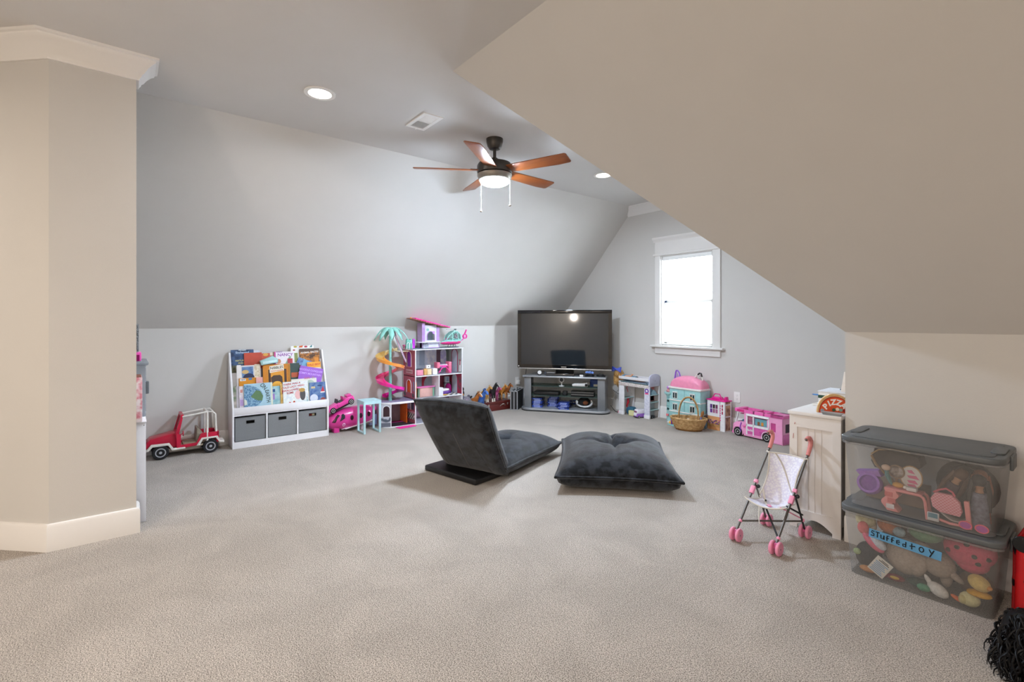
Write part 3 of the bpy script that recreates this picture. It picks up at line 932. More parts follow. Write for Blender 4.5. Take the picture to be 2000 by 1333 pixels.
MR = Matrix.Translation((0.018, BSY, 0)) @ Matrix.Rotation(LW, 4, 'Z')
LEAN = -math.atan(SLOPE)
def book(x0, x1, z0, z1, row, lay, col, label, roll=0.0, thick=0.008, art=None, spine=None):
    """x0..x1 along the rack, z0 bottom, z1 top edge; row gives the tier, lay how many books lie behind it"""
    yb, zb = TIER[row]
    yb -= lay * 0.0095
    w = x1 - x0
    h = (z1 - z0) / math.cos(LEAN)
    y = yb + (z0 - zb) * SLOPE
    M = MR @ Matrix.Translation(((x0 + x1) / 2, y, z0)) @ Matrix.Rotation(LEAN, 4, 'X') @ Matrix.Rotation(R(roll), 4, 'Y')
    t = thing('picture_book', label, 'book')
    t.matrix_world = M
    MB().box(-w / 2, w / 2, -thick, 0, 0, h, bev=0.0008, seg=1).build('cover', col, t)
    MB().box(-w / 2 + 0.002, w / 2 + 0.0004, -thick + 0.0015, -0.0015, 0.002, h + 0.0004).build('pages', P('ece6da', 0.8), t)
    f = -thick - 0.0006
    for k, a in enumerate(art or []):
        kind = a[0]
        yy = f - 0.0002 * k
        if kind == 'r':      # rectangle: cx, cz, w, h, colour
            MB().box(a[1] - a[3] / 2, a[1] + a[3] / 2, yy, yy + 0.0005, a[2] - a[4] / 2, a[2] + a[4] / 2).build('cover_print', a[5], t)
        elif kind == 'o':    # oval
            MB().prism([(a[1] + a[3] / 2 * math.cos(2 * PI * i / 20), a[2] + a[4] / 2 * math.sin(2 * PI * i / 20)) for i in range(20)], yy, yy + 0.0005, 'y').build('cover_print', a[5], t)
        elif kind == 'p':    # polygon
            MB().prism(a[1], yy, yy + 0.0005, 'y').build('cover_print', a[2], t)
        elif kind == 't':    # text: string, cx, cz, size, colour, [angle], [x scale]
            text('cover_title', a[1], a[4], a[5], t, (a[2], yy, a[3]), (PI / 2, R(-(a[6] if len(a) > 6 else 0)), 0), 0.0002, sx=(a[7] if len(a) > 7 else 1.0), bold=0.0006)
    return t
K = lambda c: P(c, 0.45)
mixA = mat('print_sea', '3c6b93', 0.5, col2='8fb3c9', scale=95)
mixN = mat('print_night', '20324f', 0.5, col2='3f5a80', scale=26)
mixF = mat('print_forest', '3b3f36', 0.5, col2='6b6a4d', scale=34)
mixW = mat('print_speckle', 'd4dde0', 0.5, col2='e8ebe6', scale=60)
mixB = mat('print_blue', '4a6a9a', 0.5, col2='6f8fb8', scale=24)
mixE = mat('print_embers', '4a3424', 0.5, col2='b0702c', scale=40)
# back tier
book(-0.428, -0.228, 0.655, 0.925, 2, 0, mixN, 'dark blue storybook titled Enchanted at the rack end', art=[
    ('r', 0, 0.06, 0.21, 0.12, mixF), ('t', 'FROZEN', 0.0, 0.268, 0.017, K('d8e2ea')), ('t', 'Enchanted', 0.0, 0.245, 0.028, K('b9cfe4')),
    ('t', 'NATURE', -0.02, 0.165, 0.022, K('c9c27a')), ('t', 'GUIDE', -0.01, 0.140, 0.020, K('c9c27a')), ('o', 0.02, 0.03, 0.10, 0.04, K('9a5a34'))])
book(-0.226, -0.173, 0.66, 0.915, 2, 0, mat('print_pale', 'c9cfdb', 0.5, col2='dde1e8', scale=40), 'pale book mostly hidden behind the red one')
book(-0.306, -0.047, 0.655, 0.882, 2, 1.2, K('c4573f'), 'wide orange red book behind the teal wedge box', art=[
    ('r', -0.06, 0.12, 0.16, 0.24, K('b94a36')), ('o', 0.055, 0.215, 0.05, 0.03, K('d4a24c')), ('r', 0.11, 0.22, 0.03, 0.03, K('e4d9c6')), ('r', 0.128, 0.12, 0.014, 0.24, K('7d6a4b'))])
book(-0.045, 0.152, 0.655, 0.890, 2, 1.0, K('ebe6ea'), 'white storybook with magenta spine and title Nancy', art=[
    ('r', -0.09, 0.12, 0.018, 0.24, K('cf3f95')), ('t', 'FANCY', -0.045, 0.236, 0.018, K('8b3fa0')), ('t', 'NANCY', 0.01, 0.205, 0.042, K('8a35a0')),
    ('p', [(0.0, 0.10), (0.05, 0.19), (0.07, 0.185), (0.03, 0.10)], K('8fae92')), ('r', 0.055, 0.14, 0.05, 0.05, K('b64048')), ('o', -0.055, 0.14, 0.045, 0.05, K('c98a6b'))])
book(0.122, 0.354, 0.655, 0.945, 2, 0, K('efeeea'), 'tall white picture book with rows of little coloured animals', art=[
    ('o', -0.07, 0.285, 0.035, 0.02, K('b7a84c')), ('p', [(-0.035, 0.275), (0.0, 0.275), (0.008, 0.298), (-0.03, 0.292)], K('d4602c')), ('o', 0.035, 0.283, 0.035, 0.02, K('b2384a')),
    ('p', [(0.07, 0.275), (0.10, 0.275), (0.098, 0.303), (0.085, 0.29)], K('3e7f86')), ('o', -0.085, 0.25, 0.025, 0.014, K('b2384a')), ('r', -0.075, 0.17, 0.05, 0.10, K('8e9a5e'))])
book(0.203, 0.408, 0.655, 0.905, 2, 1.4, mixE, 'brown storybook titled Animal Facts with campfire colours', art=[
    ('r', 0, 0.245, 0.204, 0.035, K('5b4433')), ('t', 'ANIMAL FACTS!', 0.0, 0.222, 0.026, K('efe9df'), 3), ('r', 0.07, 0.10, 0.045, 0.13, K('cf842a')),
    ('o', -0.06, 0.12, 0.035, 0.09, K('a48a70')), ('o', 0.0, 0.10, 0.06, 0.07, K('8a6a80'))])
book(0.130, 0.262, 0.675, 0.815, 2, 2.6, mixB, 'blue book tilted between Nancy book and Animal Facts', roll=24, art=[('r', 0.02, 0.10, 0.06, 0.08, K('7fb2d4')), ('r', 0.0, 0.05, 0.08, 0.04, K('6b4a3a'))])
tb = thing('wedge_box', 'pale teal plastic wedge shaped box lying on the books', 'box')
tb.matrix_world = MR @ Matrix.Translation((-0.10, -0.098, 0.778)) @ Matrix.Rotation(R(-8), 4, 'Y')
MB().prism([(-0.075, 0.0), (0.08, 0.0), (0.085, 0.035), (0.04, 0.075), (-0.02, 0.06), (-0.08, 0.045)], -0.025, 0.03, 'y', bev=0.006).build('shell', P('a9d3d2', 0.25), tb)
MB().prism([(-0.06, 0.012), (0.07, 0.012), (0.072, 0.03), (-0.06, 0.038)], -0.027, -0.024, 'y').build('glossy_window', P('d3eeee', 0.1), tb)
# middle tier
book(-0.428, -0.391, 0.512, 0.705, 1, 0, P('a49c95', 0.6), 'plain taupe book seen from the back at the middle tier end')
book(-0.389, -0.178, 0.512, 0.772, 1, 0, K('d5d3d4'), 'pale board book with a large blue patch', art=[
    ('r', -0.085, 0.15, 0.035, 0.24, K('e6e2de')), ('r', -0.01, 0.19, 0.10, 0.12, mixB), ('o', 0.0, 0.14, 0.10, 0.09, K('2e3350')), ('o', -0.03, 0.20, 0.06, 0.04, K('c9a86e')), ('r', 0.075, 0.19, 0.05, 0.16, mat('print_cream', 'c9b899', 0.5, col2='e2d8c2', scale=50))])
book(-0.372, -0.215, 0.512, 0.652, 1, 1.3, K('d48a20'), 'low orange book with a white bar label', art=[('r', -0.045, 0.125, 0.05, 0.022, K('efeeea')), ('t', 'NEW', -0.045, 0.125, 0.016, K('3a3a5a')), ('r', 0.02, 0.13, 0.03, 0.018, K('3f7fb5'))])
book(-0.225, -0.165, 0.512, 0.652, 1, 2.3, K('e2a9a2'), 'small pink book beside the low orange one')
book(-0.178, -0.150, 0.512, 0.735, 1, 0, K('4a4448'), 'dark book edge showing beside the orange Nibbles book')
book(-0.160, 0.095, 0.512, 0.770, 1, 1.2, K('c87f24'), 'orange storybook titled Nibbles with striped page edges', art=[
    ('r', 0, 0.11, 0.17, 0.22, K('d79432')), ('r', -0.068, 0.11, 0.022, 0.20, K('4a3328')), ('r', 0.080, 0.11, 0.022, 0.20, K('4a3328')), ('r', 0.117, 0.13, 0.02, 0.24, mat('print_stripes', 'd9962f', 0.5, col2='7b4a1c', scale=60, tex='wave')),
    ('p', [(-0.065, 0.175), (0.068, 0.195), (0.066, 0.26), (-0.067, 0.242)], K('e9e4d6')), ('t', 'NIBBLES', 0.0, 0.225, 0.036, K('2a2420'), 4, 0.95), ('t', 'THE BOOK MONSTER', 0.0, 0.196, 0.012, K('c4623a'), 4),
    ('p', [(-0.05, 0.02), (0.055, 0.02), (0.05, 0.13), (0.03, 0.15), (-0.03, 0.15), (-0.055, 0.13)], K('4a3a30')), ('o', 0.0, 0.055, 0.09, 0.07, K('e0a83e'))])
book(0.095, 0.190, 0.512, 0.772, 1, 0, K('3c4f4a'), 'dark green book behind the purple one', art=[('r', 0, 0.14, 0.07, 0.05, K('b65a3a'))])
book(0.345, 0.387, 0.512, 0.66, 1, 1.2, K('d0525a'), 'thin red book standing under the wild beast book')
book(0.266, 0.408, 0.512, 0.765, 1, 0, K('e2d9c2'), 'orange and cream book with the words Wild Best', art=[('r', 0, 0.235, 0.14, 0.06, K('e8a53c')), ('t', 'WILD BEST', 0.0, 0.235, 0.027, K('c8402c'), 3), ('r', -0.02, 0.13, 0.06, 0.09, K('b8a98c'))])
book(0.150, 0.386, 0.535, 0.725, 1, 2.4, K('9a63c8'), 'purple book titled Noodle Conquers Comfy Mountain, tilted', roll=13, art=[
    ('t', 'NOODLE CONQUERS', 0.0, 0.155, 0.028, K('c8a8ea'), 0, 0.9), ('t', 'COMFY MOUNTAIN', -0.01, 0.118, 0.028, K('c8a8ea'), 0, 0.9)])
# front tier
book(-0.428, -0.402, 0.345, 0.586, 0, 0, mat('print_mixed', 'b6a9a0', 0.5, col2='6a7a60', scale=18), 'narrow strip of a patterned book at the front tier end')
book(-0.401, -0.381, 0.345, 0.582, 0, 0, K('b9b3b8'), 'grey edged book next to the patterned strip')
book(-0.379, -0.300, 0.345, 0.580, 0, 0.6, mat('print_lilac', 'd3c6d6', 0.5, col2='e9e2e0', scale=22), 'lilac and white book half behind On Earth', art=[('r', -0.02, 0.08, 0.03, 0.06, K('b79ac8')), ('r', -0.02, 0.19, 0.02, 0.03, K('cc8a80'))])
book(-0.340, -0.087, 0.345, 0.598, 0, 1.8, K('a9cbd8'), 'large pale blue picture book titled On Earth', art=[
    ('p', [(-0.125, 0.02)] + [(-0.125 + 0.165 * math.cos(R(a)), 0.125 + 0.12 * math.sin(R(a))) for a in range(-90, 91, 10)] + [(-0.125, 0.24)], mixA),
    ('p', [(-0.07, 0.13), (-0.02, 0.19), (0.015, 0.18), (0.04, 0.13), (0.03, 0.085), (-0.01, 0.09)], K('5f7f58')), ('p', [(-0.125, 0.05), (-0.10, 0.06), (-0.105, 0.10), (-0.125, 0.11)], K('cfd3c2')),
    ('r', 0.118, 0.13, 0.016, 0.25, K('d9dcc6')), ('t', 'ON', 0.045, 0.220, 0.056, K('3a4440'), -52, 0.75), ('t', 'EARTH', 0.080, 0.122, 0.048, K('3a4440'), -84, 0.85)])
book(-0.095, -0.015, 0.345, 0.555, 0, 0, mat('print_teal', '7fb0ba', 0.5, col2='a9c9c9', scale=20), 'teal book standing between two large picture books', art=[('r', -0.02, 0.17, 0.03, 0.03, K('2f4f86')), ('r', -0.02, 0.11, 0.02, 0.06, K('a080c0'))])
book(-0.013, 0.040, 0.345, 0.570, 0, 0.6, mat('print_yellow', 'cfa04a', 0.5, col2='e3c27c', scale=20), 'yellow book half hidden beside the teal one', art=[('r', 0.0, 0.15, 0.02, 0.04, K('a03038'))])
book(0.095, 0.345, 0.345, 0.610, 0, 0, K('dcdcd2'), 'cream book rising behind the cold lady book', art=[('o', 0.06, 0.19, 0.10, 0.12, K('aebfb2')), ('t', 'SUN', 0.03, 0.27, 0.028, K('c46a84')), ('t', 'TI', 0.09, 0.27, 0.028, K('b09a70'))])
book(0.009, 0.252, 0.345, 0.590, 0, 1.8, mixW, 'white picture book about a cold lady with red lettering', art=[
    ('t', 'THERE WAS A', -0.035, 0.225, 0.026, K('b83038'), 5), ('t', 'COLD LADY WHO', -0.025, 0.195, 0.026, K('b83038'), 5), ('t', 'SWALLOWED', -0.045, 0.162, 0.026, K('b83038'), 5), ('t', 'SOME', -0.055, 0.134, 0.026, K('b83038'), 5),
    ('o', 0.02, 0.11, 0.06, 0.09, K('e3b6b4')), ('o', 0.065, 0.11, 0.055, 0.12, K('4f4f50')), ('o', 0.06, 0.155, 0.06, 0.04, K('b8924c')), ('o', -0.06, 0.03, 0.022, 0.03, K('c84a3a')), ('o', -0.02, 0.035, 0.022, 0.035, K('c8503a')), ('t', 'J\nB', 0.108, 0.06, 0.03, K('7fb0b4'))])
book(0.267, 0.429, 0.345, 0.565, 0, 1.4, mat('print_bluenight', '3f5f96', 0.5, col2='6b86ac', scale=20), 'dark blue storybook with a snowy white patch and a red triangle', art=[
    ('o', -0.04, 0.06, 0.08, 0.08, K('cfd6e2')), ('p', [(0.03, 0.12), (0.07, 0.12), (0.055, 0.18)], K('b83040')), ('r', 0.05, 0.115, 0.045, 0.012, K('e6e2de')), ('o', 0.05, 0.035, 0.05, 0.05, K('a9544a')), ('r', -0.045, 0.17, 0.04, 0.02, K('c9b88c')), ('r', 0.02, 0.185, 0.04, 0.012, K('2b3f66'))])

# ------------------------------------------------------------------ toy jeep
M_jred = mat('jeep_red', 'bf1138', 0.3, noise=0.03, coat=0.3)
M_jwhite = P('e6e2da', 0.4)
M_tire = P('1a1a1c', 0.8, bump=0.3, bscale=90)
M_hub = P('b7b9bf', 0.35, metal=0.5)
jeep = thing('toy_jeep', 'red and white doll jeep with roll bars, against the wall', 'toy car', (0.145, -4.842, 0), LW)
# local x: nose at -x, tail at +x ; -y faces the room
def wheel(parent, x, y, z, r, t, hub=M_hub, spokes=3, side=-1, name='wheel'):
    wo = MB().lathe([(r * 0.62, -t / 2), (r * 0.92, -t / 2), (r, -t * 0.3), (r, t * 0.3), (r * 0.92, t / 2), (r * 0.62, t / 2)], 26).build(name, M_tire, parent, (x, y, z), (PI / 2, 0, 0))
    h_ = MB()
    h_.ring((0, 0, -side * t * 0.36), r * 0.5, r * 0.64, t * 0.3, 'z', 22)
    for k in range(spokes):
        h_.bar((0, 0, -side * t * 0.36), (r * 0.56 * math.cos(2 * PI * k / spokes + 0.5), r * 0.56 * math.sin(2 * PI * k / spokes + 0.5), -side * t * 0.36), r * 0.26, t * 0.25)
    h_.disc((0, 0, -side * t * 0.36), r * 0.2, t * 0.34, 'z', 14)
    h_.build('hub', hub, wo)
    MB().disc((0, 0, -side * t * 0.1), r * 0.6, t * 0.1, 'z', 20).build('hub_back', M_dark, wo)
    return wo
for x in (-0.178, 0.195):
    wheel(jeep, x, -0.088, 0.062, 0.062, 0.045)
    wheel(jeep, x, 0.100, 0.062, 0.062, 0.045, side=1)
def sidepoly(pts, y0, y1, name, m, bev=0.002):
    return MB().prism(pts, y0, y1, 'y', bev=bev).build(name, m, jeep)
HOOD = [(-0.285, 0.10), (-0.275, 0.155), (-0.25, 0.18), (-0.09, 0.212), (-0.065, 0.212), (-0.055, 0.085), (-0.10, 0.085), (-0.125, 0.125), (-0.235, 0.125), (-0.26, 0.09)]
MB().prism(HOOD, -0.075, 0.095, 'y', bev=0.012).build('hood', M_jred, jeep)
for yy in (-0.105, 0.095):
    sidepoly([(-0.065, 0.215), (-0.062, 0.075), (0.10, 0.085), (0.145, 0.135), (0.255, 0.14), (0.262, 0.190), (0.135, 0.19), (0.118, 0.185), (0.085, 0.110), (-0.03, 0.105), (-0.03, 0.20)], yy, yy + 0.014, 'body_side', M_jred)
    # fenders
    sidepoly([(-0.285, 0.085), (-0.262, 0.085), (-0.235, 0.118), (-0.125, 0.118), (-0.095, 0.068), (0.0, 0.072), (0.0, 0.086), (-0.085, 0.086), (-0.115, 0.135), (-0.245, 0.138)], yy - 0.008, yy + 0.022, 'front_fender', M_jwhite)
    sidepoly([(0.085, 0.083), (0.11, 0.083), (0.135, 0.132), (0.235, 0.135), (0.265, 0.088), (0.30, 0.086), (0.30, 0.105), (0.272, 0.105), (0.25, 0.150), (0.125, 0.148)], yy - 0.008, yy + 0.022, 'rear_fender', M_jwhite)
MB().box(-0.06, 0.255, -0.09, 0.105, 0.075, 0.09).build('floor_pan', P('b5a78f', 0.5), jeep)
MB().box(-0.13, 0.12, -0.06, 0.08, 0.045, 0.076, bev=0.006).build('chassis', P('cfc7b8', 0.5), jeep)
MB().box(0.24, 0.262, -0.105, 0.109, 0.09, 0.19, bev=0.004).build('tailgate', M_jred, jeep)
MB().box(0.262, 0.305, -0.10, 0.105, 0.078, 0.105, bev=0.006).build('rear_bumper', M_jwhite, jeep)
MB().prism([(-0.01, 0.09), (0.085, 0.09), (0.085, 0.115), (-0.01, 0.105)], -0.085, 0.09, 'y', bev=0.006).build('seat_cushion', P('9a8a72', 0.5), jeep)
MB().prism([(0.082, 0.10), (0.155, 0.10), (0.135, 0.19), (0.105, 0.235), (0.09, 0.235)], -0.085, 0.09, 'y', bev=0.006).build('seat_back', P('8e8474', 0.5), jeep)
ws = MB()
for yy in (-0.103, 0.095):
    ws.prism([(-0.075, 0.20), (-0.045, 0.20), (-0.012, 0.365), (-0.03, 0.372)], yy, yy + 0.014, 'y', bev=0.002)
ws.bar((-0.022, -0.10, 0.366), (-0.022, 0.107, 0.366), 0.022, 0.016).bar((-0.06, -0.10, 0.21), (-0.06, 0.107, 0.21), 0.02, 0.016)
ws.build('windscreen_frame', M_jred, jeep)
MB().prism([(-0.062, 0.21), (-0.058, 0.21), (-0.022, 0.36), (-0.026, 0.36)], -0.09, 0.095, 'y').build('windscreen', clear_mat('jeep_glass', 'e8dcdc', 0.85, 0.1), jeep)
for yy in (-0.098, 0.10):
    MB().tube([(-0.02, yy, 0.355), (0.17, yy, 0.378)], 0.009, 8).build('roof_bar', M_jwhite, jeep)
    MB().tube([(0.17, yy, 0.10), (0.17, yy, 0.378), (0.21, yy, 0.376), (0.232, yy, 0.352), (0.240, yy, 0.19)], 0.009, 8).build('roll_bar', M_jwhite, jeep)
MB().tube([(0.17, -0.098, 0.378), (0.17, 0.10, 0.378)], 0.009, 8).build('cross_bar', M_jwhite, jeep)
MB().ring((-0.01, -0.04, 0.195), 0.018, 0.024, 0.006, 'x', 18, Matrix.Translation((0, 0, 0))).build('steering_wheel', M_jred, jeep)
MB().bar((-0.055, -0.04, 0.18), (-0.012, -0.04, 0.195), 0.006, 0.006).build('steering_column', M_jred, jeep)
MB().prism([(-0.292, 0.095), (-0.282, 0.16), (-0.272, 0.16), (-0.275, 0.095)], -0.06, 0.08, 'y').build('grille', P('8c1030', 0.4), jeep)

# ------------------------------------------------------------------ white unit in the recess and what is stacked on it
un = thing('low_cabinet', 'white low cabinet tucked behind the closet wall edge', 'cabinet', (1.36, -5.165, 0))
MB().box(-0.43, 0.43, -0.38, 0.0, 0.0, 0.60, bev=0.003).build('body', M_rack, un)
MB().box(-0.435, 0.435, -0.383, 0.003, 0.60, 0.608, bev=0.002).build('top_board', M_rack, un)
MB().box(0.43, 0.433, -0.33, -0.05, 0.05, 0.56).build('end_panel', M_rack, un)
MB().disc((0.4345, -0.01, 0.585), 0.003, 0.004, 'x', 10).build('screw_cap', P('77736c', 0.4), un)
t = thing('patterned_box', 'pink and white swirl patterned box on the white cabinet', 'box', (1.72, -5.335, 0.608))
MB().box(-0.09, 0.09, -0.16, 0.152, 0, 0.268, bev=0.004).build('box', mat('pink_swirl', 'f2e4e2', 0.5, col2='d67f88', scale=26), t)
MB().box(-0.086, 0.086, -0.156, 0.148, 0.262, 0.272).build('rim', P('8b5a4a', 0.6), t)
t = thing('clear_tub', 'clear plastic tub with grey latch behind the patterned box', 'storage tub', (1.48, -5.305, 0.608))
M_clear = clear_mat('clear_plastic', 'e6ebf0', 0.62, 0.15, 'bfc6cc')
MB().prism([(-0.13, 0), (0.13, 0), (0.145, 0.33), (-0.145, 0.33)], -0.15, 0.145, 'y', bev=0.006).build('tub', M_clear, t)
MB().box(-0.155, 0.155, -0.16, 0.158, 0.325, 0.35, bev=0.008).build('lid', M_clear, t)
MB().box(-0.03, 0.03, 0.145, 0.165, 0.13, 0.21, bev=0.006).build('latch', P('6f7377', 0.4), t)
t = thing('pink_case', 'small hot pink toy case on the clear tub', 'toy case', (1.52, -5.30, 0.959))
MB().box(-0.06, 0.06, -0.08, 0.118, 0, 0.055, bev=0.006).build('case', P('f05fb8', 0.35), t)
MB().box(0.060, 0.063, -0.06, 0.108, 0.0, 0.04).build('dark_panel', P('a3106a', 0.4), t)
t = thing('sequin_bag', 'tall black sequined bag standing on the pink case', 'bag', (1.52, -5.32, 1.015))
MB().prism([(-0.045, 0), (0.045, 0), (0.05, 0.18), (-0.05, 0.18)], -0.11, 0.125, 'y', bev=0.006).build('bag', mat('sequins', '101216', 0.2, metal=0.5, col2='c8d4de', scale=260, tex='voronoi'), t)
# ------------------------------------------------------------------ three storey dollhouse with slide
DH = (0.024, -2.617)
MD = Matrix.Translation((DH[0], DH[1], 0)) @ Matrix.Rotation(LW, 4, 'Z')
dh = thing('dollhouse', 'tall pink dollhouse with open rooms, roof pavilion and spiral slide', 'dollhouse', (DH[0], DH[1], 0), LW)
def dpart(name, m, parent=None, **k):
    return lambda mb: mb.build(name, m, parent or dh, **k)
M_dwhite = P('ecebee', 0.4)
M_dpink = mat('doll_brick_pink', 'b85f72', 0.5, noise=0.1, scale=60, tex='wave')
M_dgrey = mat('doll_grey', 'a5a8b2', 0.5, noise=0.08, scale=20)
M_brick = mat('doll_white_brick', 'c3c3cc', 0.5, noise=0.14, scale=70, tex='wave')
M_hot = P('f0379c', 0.35)
M_mag = P('d8168c', 0.35)
M_lav = P('c9a4dc', 0.4)
M_teal = P('7fc3b8', 0.4)
W, D = 0.648, 0.316
Z1, Z2, Z3 = 0.292, 0.556, 0.872
def arch_wall(x0, x1, z0, z1, holes, name, m, plane, th=0.006, parent=dh):
    """upright panel with arched holes; plane 'x' = side wall at x=0 running in y, 'y' = panel facing -y"""
    mb = MB()
    n = 10
    segs = sorted(holes)
    cur = x0
    for (hx0, hx1, hz0, hz1) in segs:
        mb.prism([(cur, z0), (hx0, z0), (hx0, z1), (cur, z1)], plane[1], plane[1] + th, plane[0])
        if hz0 > z0:
            mb.prism([(hx0, z0), (hx1, z0), (hx1, hz0), (hx0, hz0)], plane[1], plane[1] + th, plane[0])
        r = (hx1 - hx0) / 2
        c = (hx0 + hx1) / 2
        zc = hz1 - r
        for i in range(n):
            a0, a1 = PI - PI * i / n, PI - PI * (i + 1) / n
            mb.prism([(c + r * math.cos(a0), zc + r * math.sin(a0)), (c + r * math.cos(a1), zc + r * math.sin(a1)), (c + r * math.cos(a1), z1), (c + r * math.cos(a0), z1)], plane[1], plane[1] + th, plane[0])
        cur = hx1
    mb.prism([(cur, z0), (x1, z0), (x1, z1), (cur, z1)], plane[1], plane[1] + th, plane[0])
    return mb.build(name, m, parent, smooth=False)
def arch_frame(hx0, hx1, hz0, hz1, plane, w, name, m, parent=dh, th=0.004):
    r = (hx1 - hx0) / 2
    c = (hx0 + hx1) / 2
    zc = hz1 - r
    mb = MB()
    pts_o = [(c + (r + w) * math.cos(PI * i / 12), zc + (r + w) * math.sin(PI * i / 12)) for i in range(13)]
    pts_i = [(c + r * math.cos(PI * i / 12), zc + r * math.sin(PI * i / 12)) for i in range(13)]
    for i in range(12):
        mb.prism([pts_o[i], pts_o[i + 1], pts_i[i + 1], pts_i[i]], plane[1], plane[1] + th, plane[0])
    mb.prism([(hx0 - w, hz0), (hx0, hz0), (hx0, zc), (hx0 - w, zc)], plane[1], plane[1] + th, plane[0])
    mb.prism([(hx1, hz0), (hx1 + w, hz0), (hx1 + w, zc), (hx1, zc)], plane[1], plane[1] + th, plane[0])
    return mb.build(name, m, parent, smooth=False)
# floors
for z, nm in ((0.004, 'ground_floor'), (Z1, 'first_floor'), (Z2, 'second_floor')):
    MB().box(0, W, -D, 0, z - 0.004, z + 0.004).build(nm, M_dwhite, dh)
MB().box(-0.03, W + 0.015, -D - 0.004, 0.0, Z3 - 0.006, Z3 + 0.004).build('roof_deck', M_dwhite, dh)
MB().box(-0.026, W + 0.01, -D + 0.004, -0.002, Z3 + 0.004, Z3 + 0.006).build('deck_surface', P('7c8a93', 0.5), dh)
for z in (0.008, Z1 + 0.004, Z2 + 0.004):
    MB().box(0.008, W - 0.008, -D + 0.006, -0.008, z, z + 0.0015).build('floor_print', M_dgrey, dh)
# side wall facing the room's near side, with a white edge strip
sidew = [(-0.20, -0.10, 0.58, 0.80), ]
arch_wall(-D, 0, 0.008, Z1, [(-0.20, -0.105, 0.16, 0.265)], 'side_wall_lower', M_dpink, ('x', 0.0))
arch_wall(-D, 0, Z1, Z2 + 0.02, [(-0.21, -0.10, Z1 + 0.065, Z1 + 0.215)], 'side_wall_middle', M_dpink, ('x', 0.0))
arch_wall(-D, 0, Z2 + 0.02, Z3 - 0.006, [(-0.21, -0.10, 0.665, 0.845)], 'side_wall_upper', M_dpink, ('x', 0.0))
MB().box(-0.002, 0.008, -D - 0.004, -D + 0.004, 0, Z3 - 0.006).build('corner_strip', M_dwhite, dh)
MB().box(-0.002, 0.008, -0.004, 0.0, 0, Z3 - 0.006).build('corner_strip', M_dwhite, dh)
MB().box(W - 0.006, W + 0.002, -D - 0.002, 0.0, 0, Z3 - 0.006).build('right_wall', M_dwhite, dh)
for h0, h1, z0, z1, c in ((-0.21, -0.10, Z1 + 0.065, Z1 + 0.215, 'e8641e'), (-0.21, -0.10, 0.665, 0.845, '8a2bb8')):
    arch_frame(h0, h1, z0, z1, ('x', -0.004), 0.007, 'window_frame', M_dwhite)
    MB().box(0.010, 0.013, h0, h1, z0, z1).build('door_panel', P(c, 0.4), dh)
arch_frame(-0.20, -0.105, 0.16, 0.265, ('x', -0.004), 0.010, 'window_frame', M_dwhite)
MB().box(-0.004, 0.0, -0.095, -0.035, 0.16, 0.245).build('brick_print', P('7a6a86', 0.5), dh)
MB().box(-0.004, 0.0, -0.285, -0.215, 0.165, 0.255).build('dark_window', P('4a4560', 0.4), dh)
ck = MB()
ck.box(-0.005, -0.001, -0.30, -0.012, 0.055, 0.125)
ck.build('checker_back', M_dwhite, dh)
ck = MB()
for i in range(12):
    for j in range(3):
        if (i + j) % 2 == 0:
            ck.box(-0.0062, -0.0045, -0.30 + i * 0.024, -0.276 + i * 0.024, 0.056 + j * 0.023, 0.079 + j * 0.023)
ck.build('checker_tiles', P('17171a', 0.4), dh)
MB().box(-0.006, -0.001, -0.31, -0.006, 0.13, 0.145).build('pink_band', P('c98aa0', 0.5), dh)
MB().box(-0.004, 0.0, -0.245, -0.085, 0.585, 0.632, bev=0.0008, seg=1).build('bench_print', P('cfa7ad', 0.5), dh)
MB().box(-0.0045, 0.0, -0.24, -0.09, 0.604, 0.612).build('bench_line', P('8a4552', 0.5), dh)
for y in (-0.26, -0.05):
    b = MB()
    for k in range(5):
        b.prism([(y, 0.305), (y + 0.03 * math.cos(R(35 + 28 * k)), 0.305 + 0.055 * math.sin(R(35 + 28 * k))), (y + 0.03 * math.cos(R(47 + 28 * k)), 0.305 + 0.055 * math.sin(R(47 + 28 * k)))], -0.004, 0.0, 'x')
    b.build('leaf_print', P('5c5a60', 0.6), dh)
MB().prism(rrect(0.022, 0.115, 0.011, cx=-0.275, cy=0.44), -0.004, 0.0, 'x').build('blue_plaque', P('7c8ea6', 0.5), dh)
# rooms: back panels and arches
def panel(x0, x1, z0, z1, m, name='room_print', y=-0.008):
    return MB().box(x0, x1, y, y + 0.002, z0, z1).build(name, m, dh)
MB().box(0, W, -0.006, 0.0, 0, Z3 - 0.006).build('back_wall', M_dgrey, dh)
panel(0.01, 0.295, Z2 + 0.01, Z3 - 0.01, P('b9c1cd', 0.5))
panel(0.215, 0.285, Z2 + 0.10, Z3 - 0.03, P('8691a2', 0.4), 'window_print', y=-0.010)
panel(0.295, 0.455, Z2 + 0.01, Z3 - 0.01, mat('tile_print', 'eef2f8', 0.5, col2='cfd8ea', scale=14), y=-0.010)
panel(0.455, 0.515, Z2 + 0.01, Z3 - 0.01, P('6a5260', 0.5))
panel(0.515, 0.64, Z2 + 0.01, Z3 - 0.01, P('6d7a76', 0.5))
MB().prism(arch(0.085, 0.24, cx=0.555, z0=Z2 + 0.05), -0.012, -0.009, 'y').build('arch_mirror', mat('mirror_print', 'dfe3f0', 0.3, col2='bdb8e2', scale=20), dh)
XR = W - 0.010
for z0, z1, c in ((Z2 + 0.008, Z3 - 0.008, P('a3ada9', 0.5)), (Z1 + 0.008, Z2 - 0.006, mat('rose_leaf_print', 'a8344e', 0.5, col2='6b4a52', scale=18))):
    MB().box(XR, XR + 0.003, -D + 0.004, -0.008, z0, z1).build('wall_print', c, dh)
